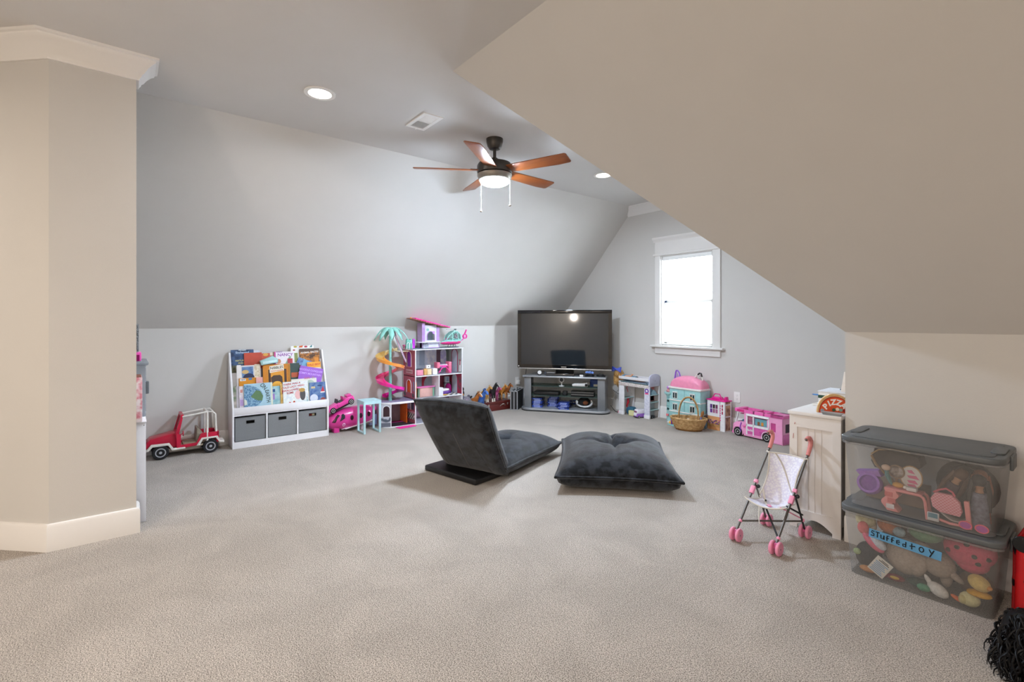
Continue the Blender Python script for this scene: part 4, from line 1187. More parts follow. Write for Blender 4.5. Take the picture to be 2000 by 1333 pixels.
for z0, z1 in ((Z2 + 0.01, Z3 - 0.025), (Z1 + 0.01, Z2 - 0.02)):
    MB().prism(arch(0.125, z1 - z0, cx=-0.155, z0=z0), XR - 0.003, XR - 0.0005, 'x').build('arch_opening', P('c3cbd8', 0.5), dh)
    arch_frame(-0.2175, -0.0925, z0, z1, ('x', XR - 0.005), 0.012, 'arch_trim', P('a83f62', 0.4))
panel(0.01, 0.31, Z1 + 0.01, Z2 - 0.006, P('b4546a', 0.5))
panel(0.31, 0.64, Z1 + 0.01, Z2 - 0.006, P('b4546a', 0.5))
panel(0.17, 0.245, Z1 + 0.01, Z2 - 0.006, P('b3c1d2', 0.5), y=-0.011)
arch_frame(0.275, 0.475, Z1 + 0.01, Z2 - 0.03, ('y', -0.016), 0.03, 'red_arch', P('b5163a', 0.4))
MB().prism(arch(0.20, Z2 - Z1 - 0.04, cx=0.375, z0=Z1 + 0.01), -0.014, -0.010, 'y').build('arch_opening', P('b4b8c4', 0.5), dh)
MB().box(0.316, 0.324, -D, -0.14, Z1 + 0.004, Z2 - 0.004).build('partition', M_dwhite, dh)
panel(0.01, 0.64, 0.01, Z1 - 0.006, mat('ground_print', '7b5c78', 0.5, col2='a07a94', scale=12))
MB().box(XR - 0.004, XR - 0.001, -0.30, -0.262, Z2 + 0.02, Z2 + 0.15).build('striped_print', mat('bw_stripes', 'f0f0f0', 0.5, col2='26222a', scale=50, tex='wave', stretch=(0, 0, 1)), dh)
MB().box(XR - 0.005, XR - 0.003, -0.29, -0.272, Z2 + 0.10, Z2 + 0.17).build('red_print', P('b03050', 0.5), dh)
# annex with rounded terrace
plan = [(-0.385, -0.01), (-0.395, -0.16), (-0.37, -0.245), (-0.30, -0.295), (-0.18, -0.318), (0.0, -0.318), (0.0, -0.01)]
MB().prism(plan, 0.262, 0.285, 'z', bev=0.003).build('terrace', M_dwhite, dh)
MB().prism([(x * 0.985, y * 0.98) for x, y in plan], 0.285, 0.288, 'z').build('terrace_top', mat('terrace_print', '857f9c', 0.5, col2='9a94ae', scale=60), dh)
MB().prism(plan, 0.0, 0.010, 'z').build('annex_floor', M_dwhite, dh)
MB().prism([(x * 0.97, y * 0.95) for x, y in plan], 0.010, 0.012, 'z').build('annex_print', mat('black_speckle', '201c20', 0.5, col2='3a2f38', scale=16), dh)
MB().prism([(-0.3, -0.02), (-0.01, -0.02), (-0.01, -0.12), (-0.3, -0.10)], 0.012, 0.014, 'z').build('pink_rug', P('b02a78', 0.5), dh)
A0, A1 = Vector((-0.392, -0.235)), Vector((-0.288, -0.293))
dd = (A1 - A0)
Mfac = Matrix.Translation((A0.x, A0.y, 0)) @ Matrix.Rotation(math.atan2(dd.y, dd.x), 4, 'Z')
fl = dd.length
fp = arch_wall(0, fl, 0.010, 0.262, [(0.03, fl - 0.018, 0.125, 0.245)], 'facet_wall', M_brick, ('y', 0.0))
fp.matrix_local = Mfac
q = arch_frame(0.03, fl - 0.018, 0.125, 0.245, ('y', -0.003), 0.008, 'window_frame', M_dwhite, fp)
b = MB()
random.seed(3)
for k in range(9):
    x = 0.012 + k * 0.0125
    z = 0.105 - 0.02 * math.sin(PI * k / 8)
    b.prism([(x, z - 0.03), (x + 0.012, z - 0.012), (x + 0.006, z + random.uniform(0.0, 0.03)), (x - 0.008, z + 0.005)], -0.003, 0.0, 'y')
b.build('ivy_print', P('5d6370', 0.6), fp)
MB().box(0, fl, -0.0025, 0, 0.010, 0.055).build('grey_foot_print', P('6d6f7c', 0.6), fp)
MB().box(fl - 0.006, fl + 0.002, -0.006, 0.004, 0.008, 0.264).build('post', M_dwhite, fp)
MB().box(-0.395, -0.385, -0.235, -0.01, 0.01, 0.262).build('annex_wall', P('a890a0', 0.5), dh)
MB().box(-0.055, -0.045, -0.20, -0.03, 0.012, 0.25).build('orange_door', P('d8641e', 0.4), dh)
MB().box(-0.39, -0.02, -0.012, -0.006, 0.01, 0.262).build('annex_back', P('9a8a92', 0.5), dh)
ramp = MB().prism([(-0.255, -0.330), (-0.02, -0.330), (-0.03, -0.40), (-0.24, -0.42)], 0.002, 0.009, 'z', bev=0.002).build('ramp_mat', M_hot, dh)
# roof pavilion
PV = MB()
pv = arch_wall(0.215, 0.375, Z3 + 0.004, 1.155, [(0.245, 0.348, Z3 + 0.10, Z3 + 0.205)], 'pavilion_front', mat('white_tile', 'dfe0ea', 0.45, col2='cfd2e2', scale=9), ('y', -0.15))
arch_frame(0.245, 0.348, Z3 + 0.10, Z3 + 0.205, ('y', -0.155), 0.009, 'pavilion_arch', M_lav)
MB().box(0.20, 0.39, -0.03, -0.024, Z3 + 0.004, 1.15).build('pavilion_back', P('8f95a4', 0.5), dh)
for x0, x1 in ((0.175, 0.215), (0.375, 0.415)):
    MB().box(x0, x1, -0.155, -0.146, Z3 + 0.004, 1.185 if x0 < 0.3 else 1.13).build('pavilion_column', M_lav, dh)
    for k in range(3):
        MB().bar(((x0 + 0.008 + k * 0.012), -0.157, Z3 + 0.006), ((x0 + 0.008 + k * 0.012), -0.157, 1.13), 0.002, 0.002).build('column_groove', P('b48cc8', 0.4), dh)
MB().box(0.18, 0.186, -0.15, -0.02, Z3 + 0.004, 1.18).build('pavilion_side', P('b79cc4', 0.5), dh)
MB().box(0.10, 0.40, -0.21, -0.05, Z3 + 0.075, Z3 + 0.082, bev=0.002).build('pavilion_shelf', M_dwhite, dh)
MB().box(0.18, 0.24, -0.17, -0.09, Z3 + 0.006, Z3 + 0.075).build('shelf_leg', mat('grey_tile', '8f93a4', 0.5, col2='b4b6c4', scale=30), dh)
MB().box(0.255, 0.395, -0.165, -0.16, Z3 + 0.006, Z3 + 0.075).build('tile_skirt', P('d9d9ea', 0.5), dh)
MB().box(0.255, 0.395, -0.166, -0.164, Z3 + 0.004, Z3 + 0.016).build('lavender_skirting', M_lav, dh)
Mrf = Matrix.Translation((0.13, -0.10, 1.222)) @ Matrix.Rotation(R(13), 4, 'Y')
rf = MB().box(-0.07, 0.42, -0.11, 0.11, -0.006, 0.006, bev=0.003).build('roof', M_hot, dh)
rf.matrix_local = Mrf
b = MB()
for k in range(15):
    b.box(-0.07 + k * 0.034, -0.058 + k * 0.034, -0.112, 0.112, 0.005, 0.010)
b.build('roof_rib', P('e85fb4', 0.4), rf)
b = MB()
for k in range(13):
    b.box(-0.10 + k * 0.034, -0.088 + k * 0.034, -0.11, -0.075, -0.016, -0.006)
b.box(-0.12, 0.40, -0.10, 0.10, -0.012, -0.006)
b.build('roof_soffit', P('a5705a', 0.5), rf)
MB().ball((-0.125, -0.09, -0.006), 0.009).build('roof_knob', P('e89a2a', 0.4), rf)
for x, z, c in ((0.255, 1.10, '8fc0b8'), (0.335, 1.065, 'c08ae0')):
    MB().prism([(x + 0.018 * math.cos(2 * PI * i / 8), z + 0.022 * math.sin(2 * PI * i / 8) * (1 if i % 2 else 0.8)) for i in range(8)], -0.1525, -0.1495, 'y').build('flower_print', P(c, 0.5), dh)
# slide wound about a palm
palm_x, palm_y = -0.242, -0.165
def slide_pt(t):
    a = R(20) + t * 2 * PI            # right side, then behind, left, front
    return a
cols = ['efd9a0', 'f0c878', 'f2b04e', 'f3a040', 'f2954e', 'f28868', 'f2788a', 'f0558f', 'ee3f8e', 'ea2f92', 'e528a0', 'e02aa8', 'd81c98', 'cf1088']
TOT, z_top, per = 2.18, 0.858, 0.252
nseg = len(cols)
def slide_sec(t0, t1, col):
    mb = MB()
    n = 12
    prof = [(-0.048, 0.034), (-0.044, 0.034), (-0.036, 0.006), (0.036, 0.006), (0.044, 0.034), (0.048, 0.034), (0.041, 0.0), (-0.041, 0.0)]
    rings = []
    for i in range(n + 1):
        t = t0 + (t1 - t0) * i / n
        a = R(35) + t * 2 * PI
        z = z_top - per * t
        r0 = 0.118
        cx, cy = palm_x, palm_y
        rings.append([mb.bm.verts.new((cx + (r0 + o) * math.cos(a), cy + (r0 + o) * math.sin(a), z + u)) for o, u in prof])
    m = len(prof)
    for a_, c_ in zip(rings, rings[1:]):
        for j in range(m):
            mb.bm.faces.new((a_[j], a_[(j + 1) % m], c_[(j + 1) % m], c_[j]))
    mb.bm.faces.new(rings[0][::-1]); mb.bm.faces.new(rings[-1])
    return mb.build('slide_section', P(col, 0.25, coat=0.4), dh)
for i in range(nseg):
    slide_sec(TOT * i / nseg, TOT * (i + 1) / nseg, cols[i])
MB().box(-0.15, -0.02, -0.20, -0.09, 0.848, 0.856, bev=0.002).build('slide_landing', P('e6dcb8', 0.4), dh)
MB().lathe([(0.019, 0.286), (0.017, 0.4), (0.0155, 0.8), (0.014, 1.10), (0.018, 1.12), (0.0, 1.13)], 14, Matrix.Translation((palm_x, palm_y, 0))).build('palm_trunk', M_teal, dh)
for k in range(9):
    a = R(40 * k + 12)
    L = 0.165 + 0.02 * (k % 3) if math.sin(a) < 0.6 else 0.135
    lf = MB()
    n = 9
    rows = []
    for i in range(n + 1):
        s = i / n
        r = L * s
        z = 1.125 + 0.06 * math.sin(s * 1.6) - 0.19 * s * s
        w = 0.044 * math.sin(PI * min(1, s * 0.93 + 0.07)) ** 0.6 * (1 if i % 2 else 0.72)
        if i == n:
            w = 0.002
        rows.append([lf.bm.verts.new((r, -w, z - 0.012)), lf.bm.verts.new((r, 0, z)), lf.bm.verts.new((r, w, z - 0.012))])
    for p_, q_ in zip(rows, rows[1:]):
        for j in range(2):
            lf.bm.faces.new((p_[j], p_[j + 1], q_[j + 1], q_[j]))
    lf.build('palm_frond', P('8ccabd', 0.4), dh, (palm_x, palm_y, 0), (0, 0, a), solid=0.003)
# ladder hoop on the roof edge
MB().tube([(-0.045, -0.25, Z3)] + [(-0.025 + 0.02 * math.cos(R(180 - 18 * i)), -0.25, Z3 + 0.06 + 0.02 * math.sin(R(180 - 18 * i))) for i in range(11)] + [(-0.005, -0.25, Z3)], 0.003, 6).build('ladder_rail', M_dwhite, dh)
MB().tube([(-0.045, -0.19, Z3)] + [(-0.025 + 0.02 * math.cos(R(180 - 18 * i)), -0.19, Z3 + 0.06 + 0.02 * math.sin(R(180 - 18 * i))) for i in range(11)] + [(-0.005, -0.19, Z3)], 0.003, 6).build('ladder_rail', M_dwhite, dh)

def in_dh(name, label, cat, x, y, z, rz=0.0, group=None):
    return thing(name, label, cat, MD @ Vector((x, y, z)), LW + rz, group)
# medal ribbon hanging from the palm
t = in_dh('medal_ribbon', 'red white and blue medal ribbon hanging from the palm', 'ribbon', palm_x, palm_y - 0.02, 0)
for k, (c, w0, w1) in enumerate((('2d3d78', -0.012, -0.007), ('e8e6ea', -0.007, -0.003), ('b8293a', -0.003, 0.003), ('e8e6ea', 0.003, 0.007), ('2d3d78', 0.007, 0.012))):
    path = bez((0.02, -0.012, 1.13), (0.05, -0.04, 0.98), (0.08, -0.13, 0.85), (0.115, -0.155, 0.735), 14)
    mb = MB()
    pv_ = None
    for p_ in path:
        c_ = [mb.bm.verts.new((p_.x + w0, p_.y, p_.z)), mb.bm.verts.new((p_.x + w1, p_.y, p_.z))]
        if pv_:
            mb.bm.faces.new((pv_[0], pv_[1], c_[1], c_[0]))
        pv_ = c_
    mb.build('ribbon_stripe', P(c, 0.6), t, solid=0.001)
MB().disc((0.118, -0.158, 0.715), 0.018, 0.004, 'x', 18).build('medal', mat('medal_metal', '8f8a84', 0.3, 0.8), t)
# teal lounge screen on the roof
t = in_dh('toy_bar', 'teal toy bar with pink stool on the dollhouse roof', 'toy furniture', 0.012, -0.11, Z3 + 0.007)
MB().prism([(-0.035, 0), (0.045, 0), (0.045, 0.10), (0.03, 0.115), (0.015, 0.10), (0.0, 0.115), (-0.015, 0.115), (-0.025, 0.11)], -0.015, 0.015, 'y', bev=0.003).build('screen', P('6fb5a0', 0.35), t)
MB().lathe([(0.014, 0), (0.006, 0.006), (0.006, 0.03), (0.018, 0.034), (0.018, 0.045), (0.0, 0.047)], 14, Matrix.Translation((-0.058, -0.01, 0))).build('stool', P('d04a86', 0.4), t)
MB().prism(arch(0.03, 0.115, cx=0.068), -0.012, -0.004, 'y').build('purple_panel', P('c03ad0', 0.4), t)
# furniture in the rooms
def tub(x, y, z, label):
    t = in_dh('toy_bathtub', label, 'toy furniture', x, y, z)
    MB().prism(rrect(0.10, 0.075, 0.02), 0, 0.07, 'z', bev=0.006).build('tub', P('d9879c', 0.4), t)
    MB().prism(rrect(0.105, 0.08, 0.022), 0.07, 0.078, 'z').build('rim', P('3c3a44', 0.4), t)
    return t
tub(0.075, -0.255, Z2 + 0.007, 'pink toy bathtub with dark rim on the top storey')
t = in_dh('toy_cabinet', 'little wood and white toy cabinet on the top storey', 'toy furniture', 0.185, -0.24, Z2 + 0.007)
MB().box(-0.045, 0.0, -0.03, 0.03, 0, 0.075, bev=0.002).build('wood_side', P('c79a5c', 0.5), t)
MB().box(0.0, 0.055, -0.03, 0.03, 0, 0.07, bev=0.002).build('pale_side', P('dcc59c', 0.5), t)
MB().box(-0.01, 0.05, -0.02, 0.02, 0.075, 0.115, bev=0.006).build('white_oven', M_dwhite, t)
MB().disc((0.02, -0.021, 0.098), 0.006, 0.003, 'y', 10).build('knob', M_black, t)
t = in_dh('toy_nightstand', 'white toy drawers beside the magenta bed on top storey', 'toy furniture', 0.285, -0.25, Z2 + 0.007)
MB().box(-0.03, 0.03, -0.03, 0.03, 0, 0.07, bev=0.003).build('body', M_dwhite, t)
MB().box(-0.025, 0.025, -0.032, -0.03, 0.036, 0.064).build('drawer_front', P('f6f6f8', 0.3), t)
t = in_dh('toy_bunk', 'magenta toy bunk bed with arched frame on the top storey', 'toy furniture', 0.425, -0.22, Z2 + 0.007)
MB().box(-0.08, 0.08, -0.035, 0.035, 0.085, 0.098, bev=0.003).build('mattress_board', M_hot, t)
for x in (-0.082, 0.082):
    MB().box(x - 0.02, x + 0.02, -0.04, 0.04, 0.0 if x > 0 else 0.07, 0.14, bev=0.004).build('bed_end', P('d9708c', 0.4), t)
MB().tube([(-0.08 + 0.16 * i / 12, -0.04, 0.012 + 0.07 * math.sin(PI * i / 12)) for i in range(13)], 0.006, 6).build('arched_leg', M_hot, t)
MB().box(-0.06, 0.05, -0.03, 0.03, 0.098, 0.112, bev=0.005).build('quilt', P('cbb9c9', 0.7), t)
t = in_dh('toy_kitchen', 'pink topped toy kitchen counter under the red arch', 'toy furniture', 0.175, -0.22, Z1 + 0.007)
MB().prism(rrect(0.26, 0.085, 0.02), 0.112, 0.124, 'z', bev=0.003).build('worktop', P('e27ab8', 0.35), t)
MB().box(-0.08, 0.09, -0.03, 0.03, 0, 0.112, bev=0.002).build('counter', P('d0a39a', 0.5), t)
MB().box(0.092, 0.112, -0.03, 0.03, 0, 0.112).build('teal_end', P('7fae94', 0.4), t)
MB().box(-0.1, -0.084, -0.03, 0.03, 0, 0.112).build('green_end', P('7c9c86', 0.4), t)
t = in_dh('toy_wardrobe', 'tall orange toy door panel at the first storey edge', 'toy furniture', 0.026, -0.24, Z1 + 0.007)
MB().box(-0.009, 0.009, -0.04, 0.04, 0, 0.19, bev=0.002).build('panel', P('ef8a2e', 0.4), t)
MB().ball((0.0, -0.04, 0.09), 0.004).build('knob', M_dwhite, t)
t = in_dh('toy_shelf', 'small white toy shelf against the dollhouse partition', 'toy furniture', 0.362, -0.27, Z1 + 0.007)
MB().box(-0.03, 0.02, -0.03, 0.03, 0, 0.10, bev=0.002).build('body', M_dwhite, t)
MB().box(-0.025, 0.015, -0.031, -0.029, 0.01, 0.09).build('door', P('dcdce6', 0.4), t)
t = in_dh('toy_bed', 'purple toy bed with white pillow in the rose room', 'toy furniture', 0.475, -0.17, Z1 + 0.0115, 0.25)
MB().box(-0.07, 0.07, -0.05, 0.05, 0, 0.035, bev=0.005).build('base', P('5a2f86', 0.4), t)
MB().box(-0.065, 0.05, -0.045, 0.045, 0.035, 0.062, bev=0.012).build('duvet', P('e3dada', 0.7), t)
MB().prism(arch(0.09, 0.12), 0.066, 0.074, 'x', M=Matrix.Translation((0, 0, 0))).build('headboard', P('b0247e', 0.4), t)
t = in_dh('toy_vanity', 'white toy vanity with shelves in the rose room', 'toy furniture', 0.575, -0.06, Z1 + 0.007)
MB().box(-0.03, 0.03, -0.02, 0.02, 0, 0.20, bev=0.004).build('body', P('d5dbe8', 0.4), t)
MB().box(-0.04, 0.04, -0.03, 0.022, 0.115, 0.123).build('dark_shelf', P('3b3f4c', 0.4), t)
MB().box(-0.018, 0.018, -0.022, -0.02, 0.14, 0.19).build('mirror', P('9fb2cc', 0.1), t)
t = in_dh('toy_blanket', 'yellow and white patterned toy rug on the rose room floor', 'toy rug', 0.51, -0.24, Z1 + 0.007)
MB().box(-0.12, 0.11, -0.06, 0.06, 0.0, 0.004, bev=0.001).build('rug', mat('check_rug', 'efece6', 0.7, col2='2a2428', scale=26, tex='checker'), t)
MB().box(-0.12, -0.05, -0.06, 0.0, 0.004, 0.006).build('yellow_corner', P('e0b030', 0.6), t)

# toy helicopter on the roof deck
he = in_dh('toy_helicopter', 'teal and pink toy helicopter parked on the dollhouse roof', 'toy helicopter', 0.572, -0.19, Z3 + 0.007, R(0))
he.scale = (1.28, 1.2, 1.15)
def hull(prof, sy, name, m, z0=None):
    mb = MB()
    mb.tube([(x, 0, z) for x, z, r in prof], [r for x, z, r in prof], 16)
    for v in mb.bm.verts:
        v.co.y *= sy
    return mb.build(name, m, he)
hull([(-0.125, 0.045, 0.003), (-0.10, 0.048, 0.016), (-0.06, 0.052, 0.024), (0.0, 0.054, 0.028), (0.06, 0.056, 0.027), (0.085, 0.06, 0.02)], 1.5, 'lower_hull', P('d8327e', 0.3))
hull([(-0.12, 0.058, 0.003), (-0.08, 0.064, 0.016), (-0.04, 0.068, 0.022), (0.03, 0.07, 0.026), (0.085, 0.072, 0.02)], 1.7, 'belt', P('8ec9c0', 0.3))
ar = MB()
for yy in (-0.045, 0.045):
    ar.tube([(-0.075, yy * 0.5, 0.08), (-0.05, yy * 0.8, 0.125), (-0.01, yy * 0.85, 0.16), (0.04, yy * 0.8, 0.175), (0.08, yy * 0.7, 0.14), (0.095, yy * 0.6, 0.075)], 0.006, 8)
    ar.tube([(-0.015, yy, 0.075), (-0.012, yy * 0.85, 0.158)], 0.005, 6).tube([(0.05, yy, 0.075), (0.045, yy * 0.8, 0.172)], 0.004, 6)
ar.tube([(0.0, -0.04, 0.165), (0.04, 0, 0.185), (0.0, 0.04, 0.165)], 0.006, 8)
ar.build('cabin_frame', P('9bd2c8', 0.3), he)
MB().ball((0.015, 0, 0.105), 0.085, 0.045, 0.068, 18).build('canopy_glass', clear_mat('heli_glass', 'c8e6e2', 0.8, 0.1), he)
MB().prism([(0.03, 0.09), (0.07, 0.09), (0.075, 0.15), (0.035, 0.15)], -0.012, 0.012, 'y', bev=0.006).build('seat_back', P('b85a78', 0.4), he)
MB().ball((-0.05, 0, 0.085), 0.022, 0.02, 0.02, 12).build('pink_console', P('e83a8c', 0.4), he)
MB().lathe([(0.005, 0.175), (0.005, 0.19), (0.014, 0.192), (0.012, 0.2)], 12, Matrix.Translation((0.04, 0, 0))).build('rotor_mast', M_dark, he)
for k in range(2):
    MB().box(0.0, 0.12, -0.009, 0.009, -0.0012, 0.0012).build('rotor_blade', P('6d8488', 0.4), he, (0.04, 0, 0.197), (0, 0, R(15 + 180 * k)))
MB().tube([(0.085, 0, 0.06), (0.12, 0, 0.075), (0.145, 0, 0.10)], 0.006, 8).build('tail_boom', P('d83aa0', 0.3), he)
tr = MB().ring((0.152, -0.0, 0.115), 0.017, 0.027, 0.012, 'y', 22).build('tail_ring', M_mag, he)
MB().disc((0.152, -0.0, 0.115), 0.012, 0.010, 'y', 14).build('tail_fan', P('f08ac8', 0.3), tr)
MB().prism([(0.140, 0.135), (0.158, 0.14), (0.178, 0.19), (0.165, 0.19)], -0.005, 0.005, 'y', bev=0.002).build('tail_fin', M_mag, he)
for yy in (-0.03, 0.03):
    MB().tube([(-0.06, yy, 0.004), (0.06, yy, 0.004)], 0.004, 6).tube([(-0.03, yy, 0.004), (-0.025, yy * 0.7, 0.035)], 0.003, 6).tube([(0.03, yy, 0.004), (0.03, yy * 0.7, 0.03)], 0.003, 6).build('skid', P('5a6468', 0.4), he)

# ------------------------------------------------------------------ pale blue doll stool
st = thing('doll_table', 'pale blue doll table with slatted top and looped legs', 'toy table', (0.352, -3.180, 0), R(90))
M_sky = P('b3d6dc', 0.4)
tp = MB()
tp.box(-0.098, 0.098, -0.098, -0.09, 0.315, 0.352).box(-0.098, 0.098, 0.09, 0.098, 0.315, 0.352).box(-0.098, -0.09, -0.09, 0.09, 0.315, 0.352).box(0.09, 0.098, -0.09, 0.09, 0.315, 0.352)
tp.build('top_frame', M_sky, st)
for k in range(7):
    MB().box(-0.09, 0.09, -0.088 + k * 0.0255, -0.070 + k * 0.0255, 0.345, 0.352, bev=0.001).build('top_slat', M_sky, st)
for x in (-0.086, 0.086):
    for y in (-0.086, 0.086):
        MB().prism([(x - 0.010, y - 0.010), (x + 0.010, y - 0.010), (x + 0.010, y + 0.010), (x - 0.010, y + 0.010)], 0.0, 0.318, 'z', bev=0.003).build('leg', M_sky, st)
    MB().box(x - 0.009, x + 0.009, -0.078, 0.078, 0.0, 0.018, bev=0.003).build('foot_rail', M_sky, st)

# ------------------------------------------------------------------ pink toy jet and the convertible lying on it
M_jet = mat('jet_pink', 'd53a92', 0.28, noise=0.04, coat=0.4)
jt = thing('toy_jet', 'magenta toy passenger jet with white belly on the floor', 'toy plane', (0.135, -3.287, 0), R(90))
jt.scale = (0.84, 1.0, 1.0)
mb = MB()
sec = [(-0.345, 0.10, 0.010), (-0.33, 0.105, 0.045), (-0.29, 0.11, 0.075), (-0.22, 0.125, 0.098), (-0.12, 0.14, 0.112), (0.0, 0.147, 0.115), (0.12, 0.155, 0.112), (0.20, 0.162, 0.104), (0.25, 0.175, 0.08), (0.285, 0.185, 0.05), (0.30, 0.19, 0.02)]
mb.tube([(x, 0, z) for x, z, r in sec], [r for x, z, r in sec], 22)
for v in mb.bm.verts:
    v.co.y *= 0.86
mb.build('fuselage', M_jet, jt)
def on_hull(x, z, dy=0.001):
    for (xa, za, ra), (xb, zb, rb) in zip(sec, sec[1:]):
        if xa <= x <= xb:
            k = (x - xa) / (xb - xa)
            zc, r = za + (zb - za) * k, ra + (rb - ra) * k
            h_ = max(0.0, r * r - (z - zc) ** 2) ** 0.5
            return -(h_ * 0.86 + dy)
    return 0.0
def hull_patch(pts, name, m, dy=0.0035, parent=jt):
    """outline (x, z) laid onto the near side of the fuselage"""
    mb = MB()
    cx = sum(p[0] for p in pts) / len(pts); cz = sum(p[1] for p in pts) / len(pts)
    n = len(pts)
    rings = [[mb.bm.verts.new((cx + (x - cx) * s, on_hull(cx + (x - cx) * s, cz + (z - cz) * s, dy), cz + (z - cz) * s)) for x, z in pts] for s in (0.15, 0.4, 0.7, 1.0)]
    mb.bm.faces.new(rings[0])
    for a_, b_ in zip(rings, rings[1:]):
        for i in range(n):
            j = (i + 1) % n
            mb.bm.faces.new((a_[i], b_[i], b_[j], a_[j]))
    return mb.build(name, m, parent, solid=0.0015)
M_jglass = P('3a1026', 0.15)
def oval(cx, cz, w, h, n=16):
    return [(cx + w / 2 * math.cos(2 * PI * i / n), cz + h / 2 * math.sin(2 * PI * i / n)) for i in range(n)]
for x, z in ((-0.045, 0.155), (0.075, 0.165), (0.185, 0.172)):
    hull_patch(oval(x, z, 0.042, 0.056), 'cabin_window', M_jglass)
hull_patch([(-0.195, 0.125), (-0.135, 0.155), (-0.13, 0.185), (-0.15, 0.205), (-0.17, 0.195)], 'cockpit_window', P('2b3036', 0.15))
hull_patch([(-0.29, 0.12), (-0.25, 0.115), (-0.19, 0.19), (-0.215, 0.198), (-0.235, 0.185)], 'windscreen', P('3d2430', 0.15))
emb = hull_patch(oval(-0.145, 0.085, 0.04, 0.04), 'round_emblem', P('f2c3e2', 0.4), 0.004)
hull_patch(oval(-0.145, 0.085, 0.018, 0.018), 'emblem_face', P('d53a92', 0.4), 0.006)
mb = MB()
mb.prism([(-0.16, 0.03), (0.26, 0.07), (0.27, 0.10), (0.20, 0.085), (-0.05, 0.05), (-0.12, 0.04)], -0.075, 0.075, 'y', bev=0.01)
mb.build('white_belly', P('ecdfe8', 0.35), jt)
MB().prism([(0.21, 0.19), (0.235, 0.20), (0.255, 0.26), (0.245, 0.262)], -0.03, 0.03, 'y', bev=0.004).build('white_tail_panel', P('eee6e2', 0.35), jt)
MB().box(0.26, 0.325, -0.035, 0.035, 0.19, 0.235, bev=0.012).build('tail_pod', P('e0449c', 0.3), jt)
MB().box(-0.255, -0.185, -0.05, 0.05, 0.0, 0.06, bev=0.006).build('nose_foot', M_jet, jt)
MB().box(0.10, 0.16, -0.05, 0.05, 0.0, 0.06, bev=0.006).build('rear_foot', P('d9c9d4', 0.4), jt)
MB().box(0.22, 0.32, -0.05, -0.02, 0.03, 0.15, bev=0.006).build('stair_panel', clear_mat('lilac_clear', 'c8cbe6', 0.55, 0.2, 'b3b6da'), jt)

cv = thing('toy_convertible', 'pink toy convertible perched nose down on the jet', 'toy car')
cv.matrix_world = Matrix.Translation((0.15, -3.41, 0.262)) @ Matrix.Rotation(R(90), 4, 'Z') @ Matrix.Rotation(R(-22), 4, 'Y')
M_cvp = mat('car_pink', 'e0439c', 0.22, noise=0.03, coat=0.6)
MB().prism([(-0.155, 0.02), (0.145, 0.02), (0.155, 0.05), (0.15, 0.075), (0.09, 0.088), (0.055, 0.083), (0.045, 0.072), (-0.02, 0.070), (-0.045, 0.078), (-0.11, 0.068), (-0.155, 0.048)], -0.055, 0.055, 'y', bev=0.012, seg=3).build('body', M_cvp, cv)
MB().box(-0.01, 0.04, -0.04, 0.04, 0.064, 0.075).build('cockpit', M_dark, cv)
for y in (-0.022, 0.022):
    MB().prism([(0.03, 0.07), (0.05, 0.07), (0.056, 0.11), (0.044, 0.115)], y - 0.014, y + 0.014, 'y', bev=0.004).build('seat', P('c93a86', 0.4), cv)
MB().prism([(-0.04, 0.074), (-0.034, 0.074), (-0.012, 0.112), (-0.018, 0.112)], -0.045, 0.045, 'y').build('windscreen', M_black, cv)
MB().box(0.085, 0.135, -0.045, 0.045, 0.086, 0.108, bev=0.006).build('boot_rack', M_cvp, cv)
MB().box(-0.12, 0.12, -0.05, 0.05, 0.008, 0.022).build('underside', M_black, cv)
MB().box(-0.046, -0.043, -0.0562, -0.0545, 0.024, 0.07).build('door_line', P('5a1040', 0.4), cv)
for x in (-0.105, 0.105):
    for y, sd in ((-0.05, -1), (0.05, 1)):
        wheel(cv, x, y, 0.026, 0.032, 0.018, P('d8d6d2', 0.3, metal=0.4), 5, sd)
# ------------------------------------------------------------------ toy horses on a doll trunk
tk = thing('doll_suitcase', 'small dark red wooden doll suitcase with metal handle', 'suitcase', (0.130, -1.335, 0), R(91))
M_trunk = mat('trunk_wood', '5a1f1a', 0.4, noise=0.15, scale=14, stretch=(1, 8, 8))
MB().box(-0.23, 0.23, -0.10, 0.10, 0.0, 0.085, bev=0.004).build('body', M_trunk, tk)
MB().box(-0.23, 0.23, -0.10, 0.10, 0.087, 0.125, bev=0.004).build('lid', M_trunk, tk)
hd = MB().tube([(0.035, -0.104, 0.058), (0.037, -0.115, 0.068), (0.05, -0.122, 0.080), (0.075, -0.124, 0.086), (0.10, -0.122, 0.080), (0.113, -0.115, 0.068), (0.115, -0.104, 0.058)], 0.0045, 8).build('handle', P('c9c7c2', 0.25, metal=0.8), tk)
MB().box(0.16, 0.18, -0.104, -0.10, 0.065, 0.095, bev=0.002).build('latch', P('c2bfb4', 0.3, metal=0.7), tk)
MB().box(-0.16, -0.14, -0.104, -0.10, 0.065, 0.095, bev=0.002).build('latch', P('c2bfb4', 0.3, metal=0.7), tk)

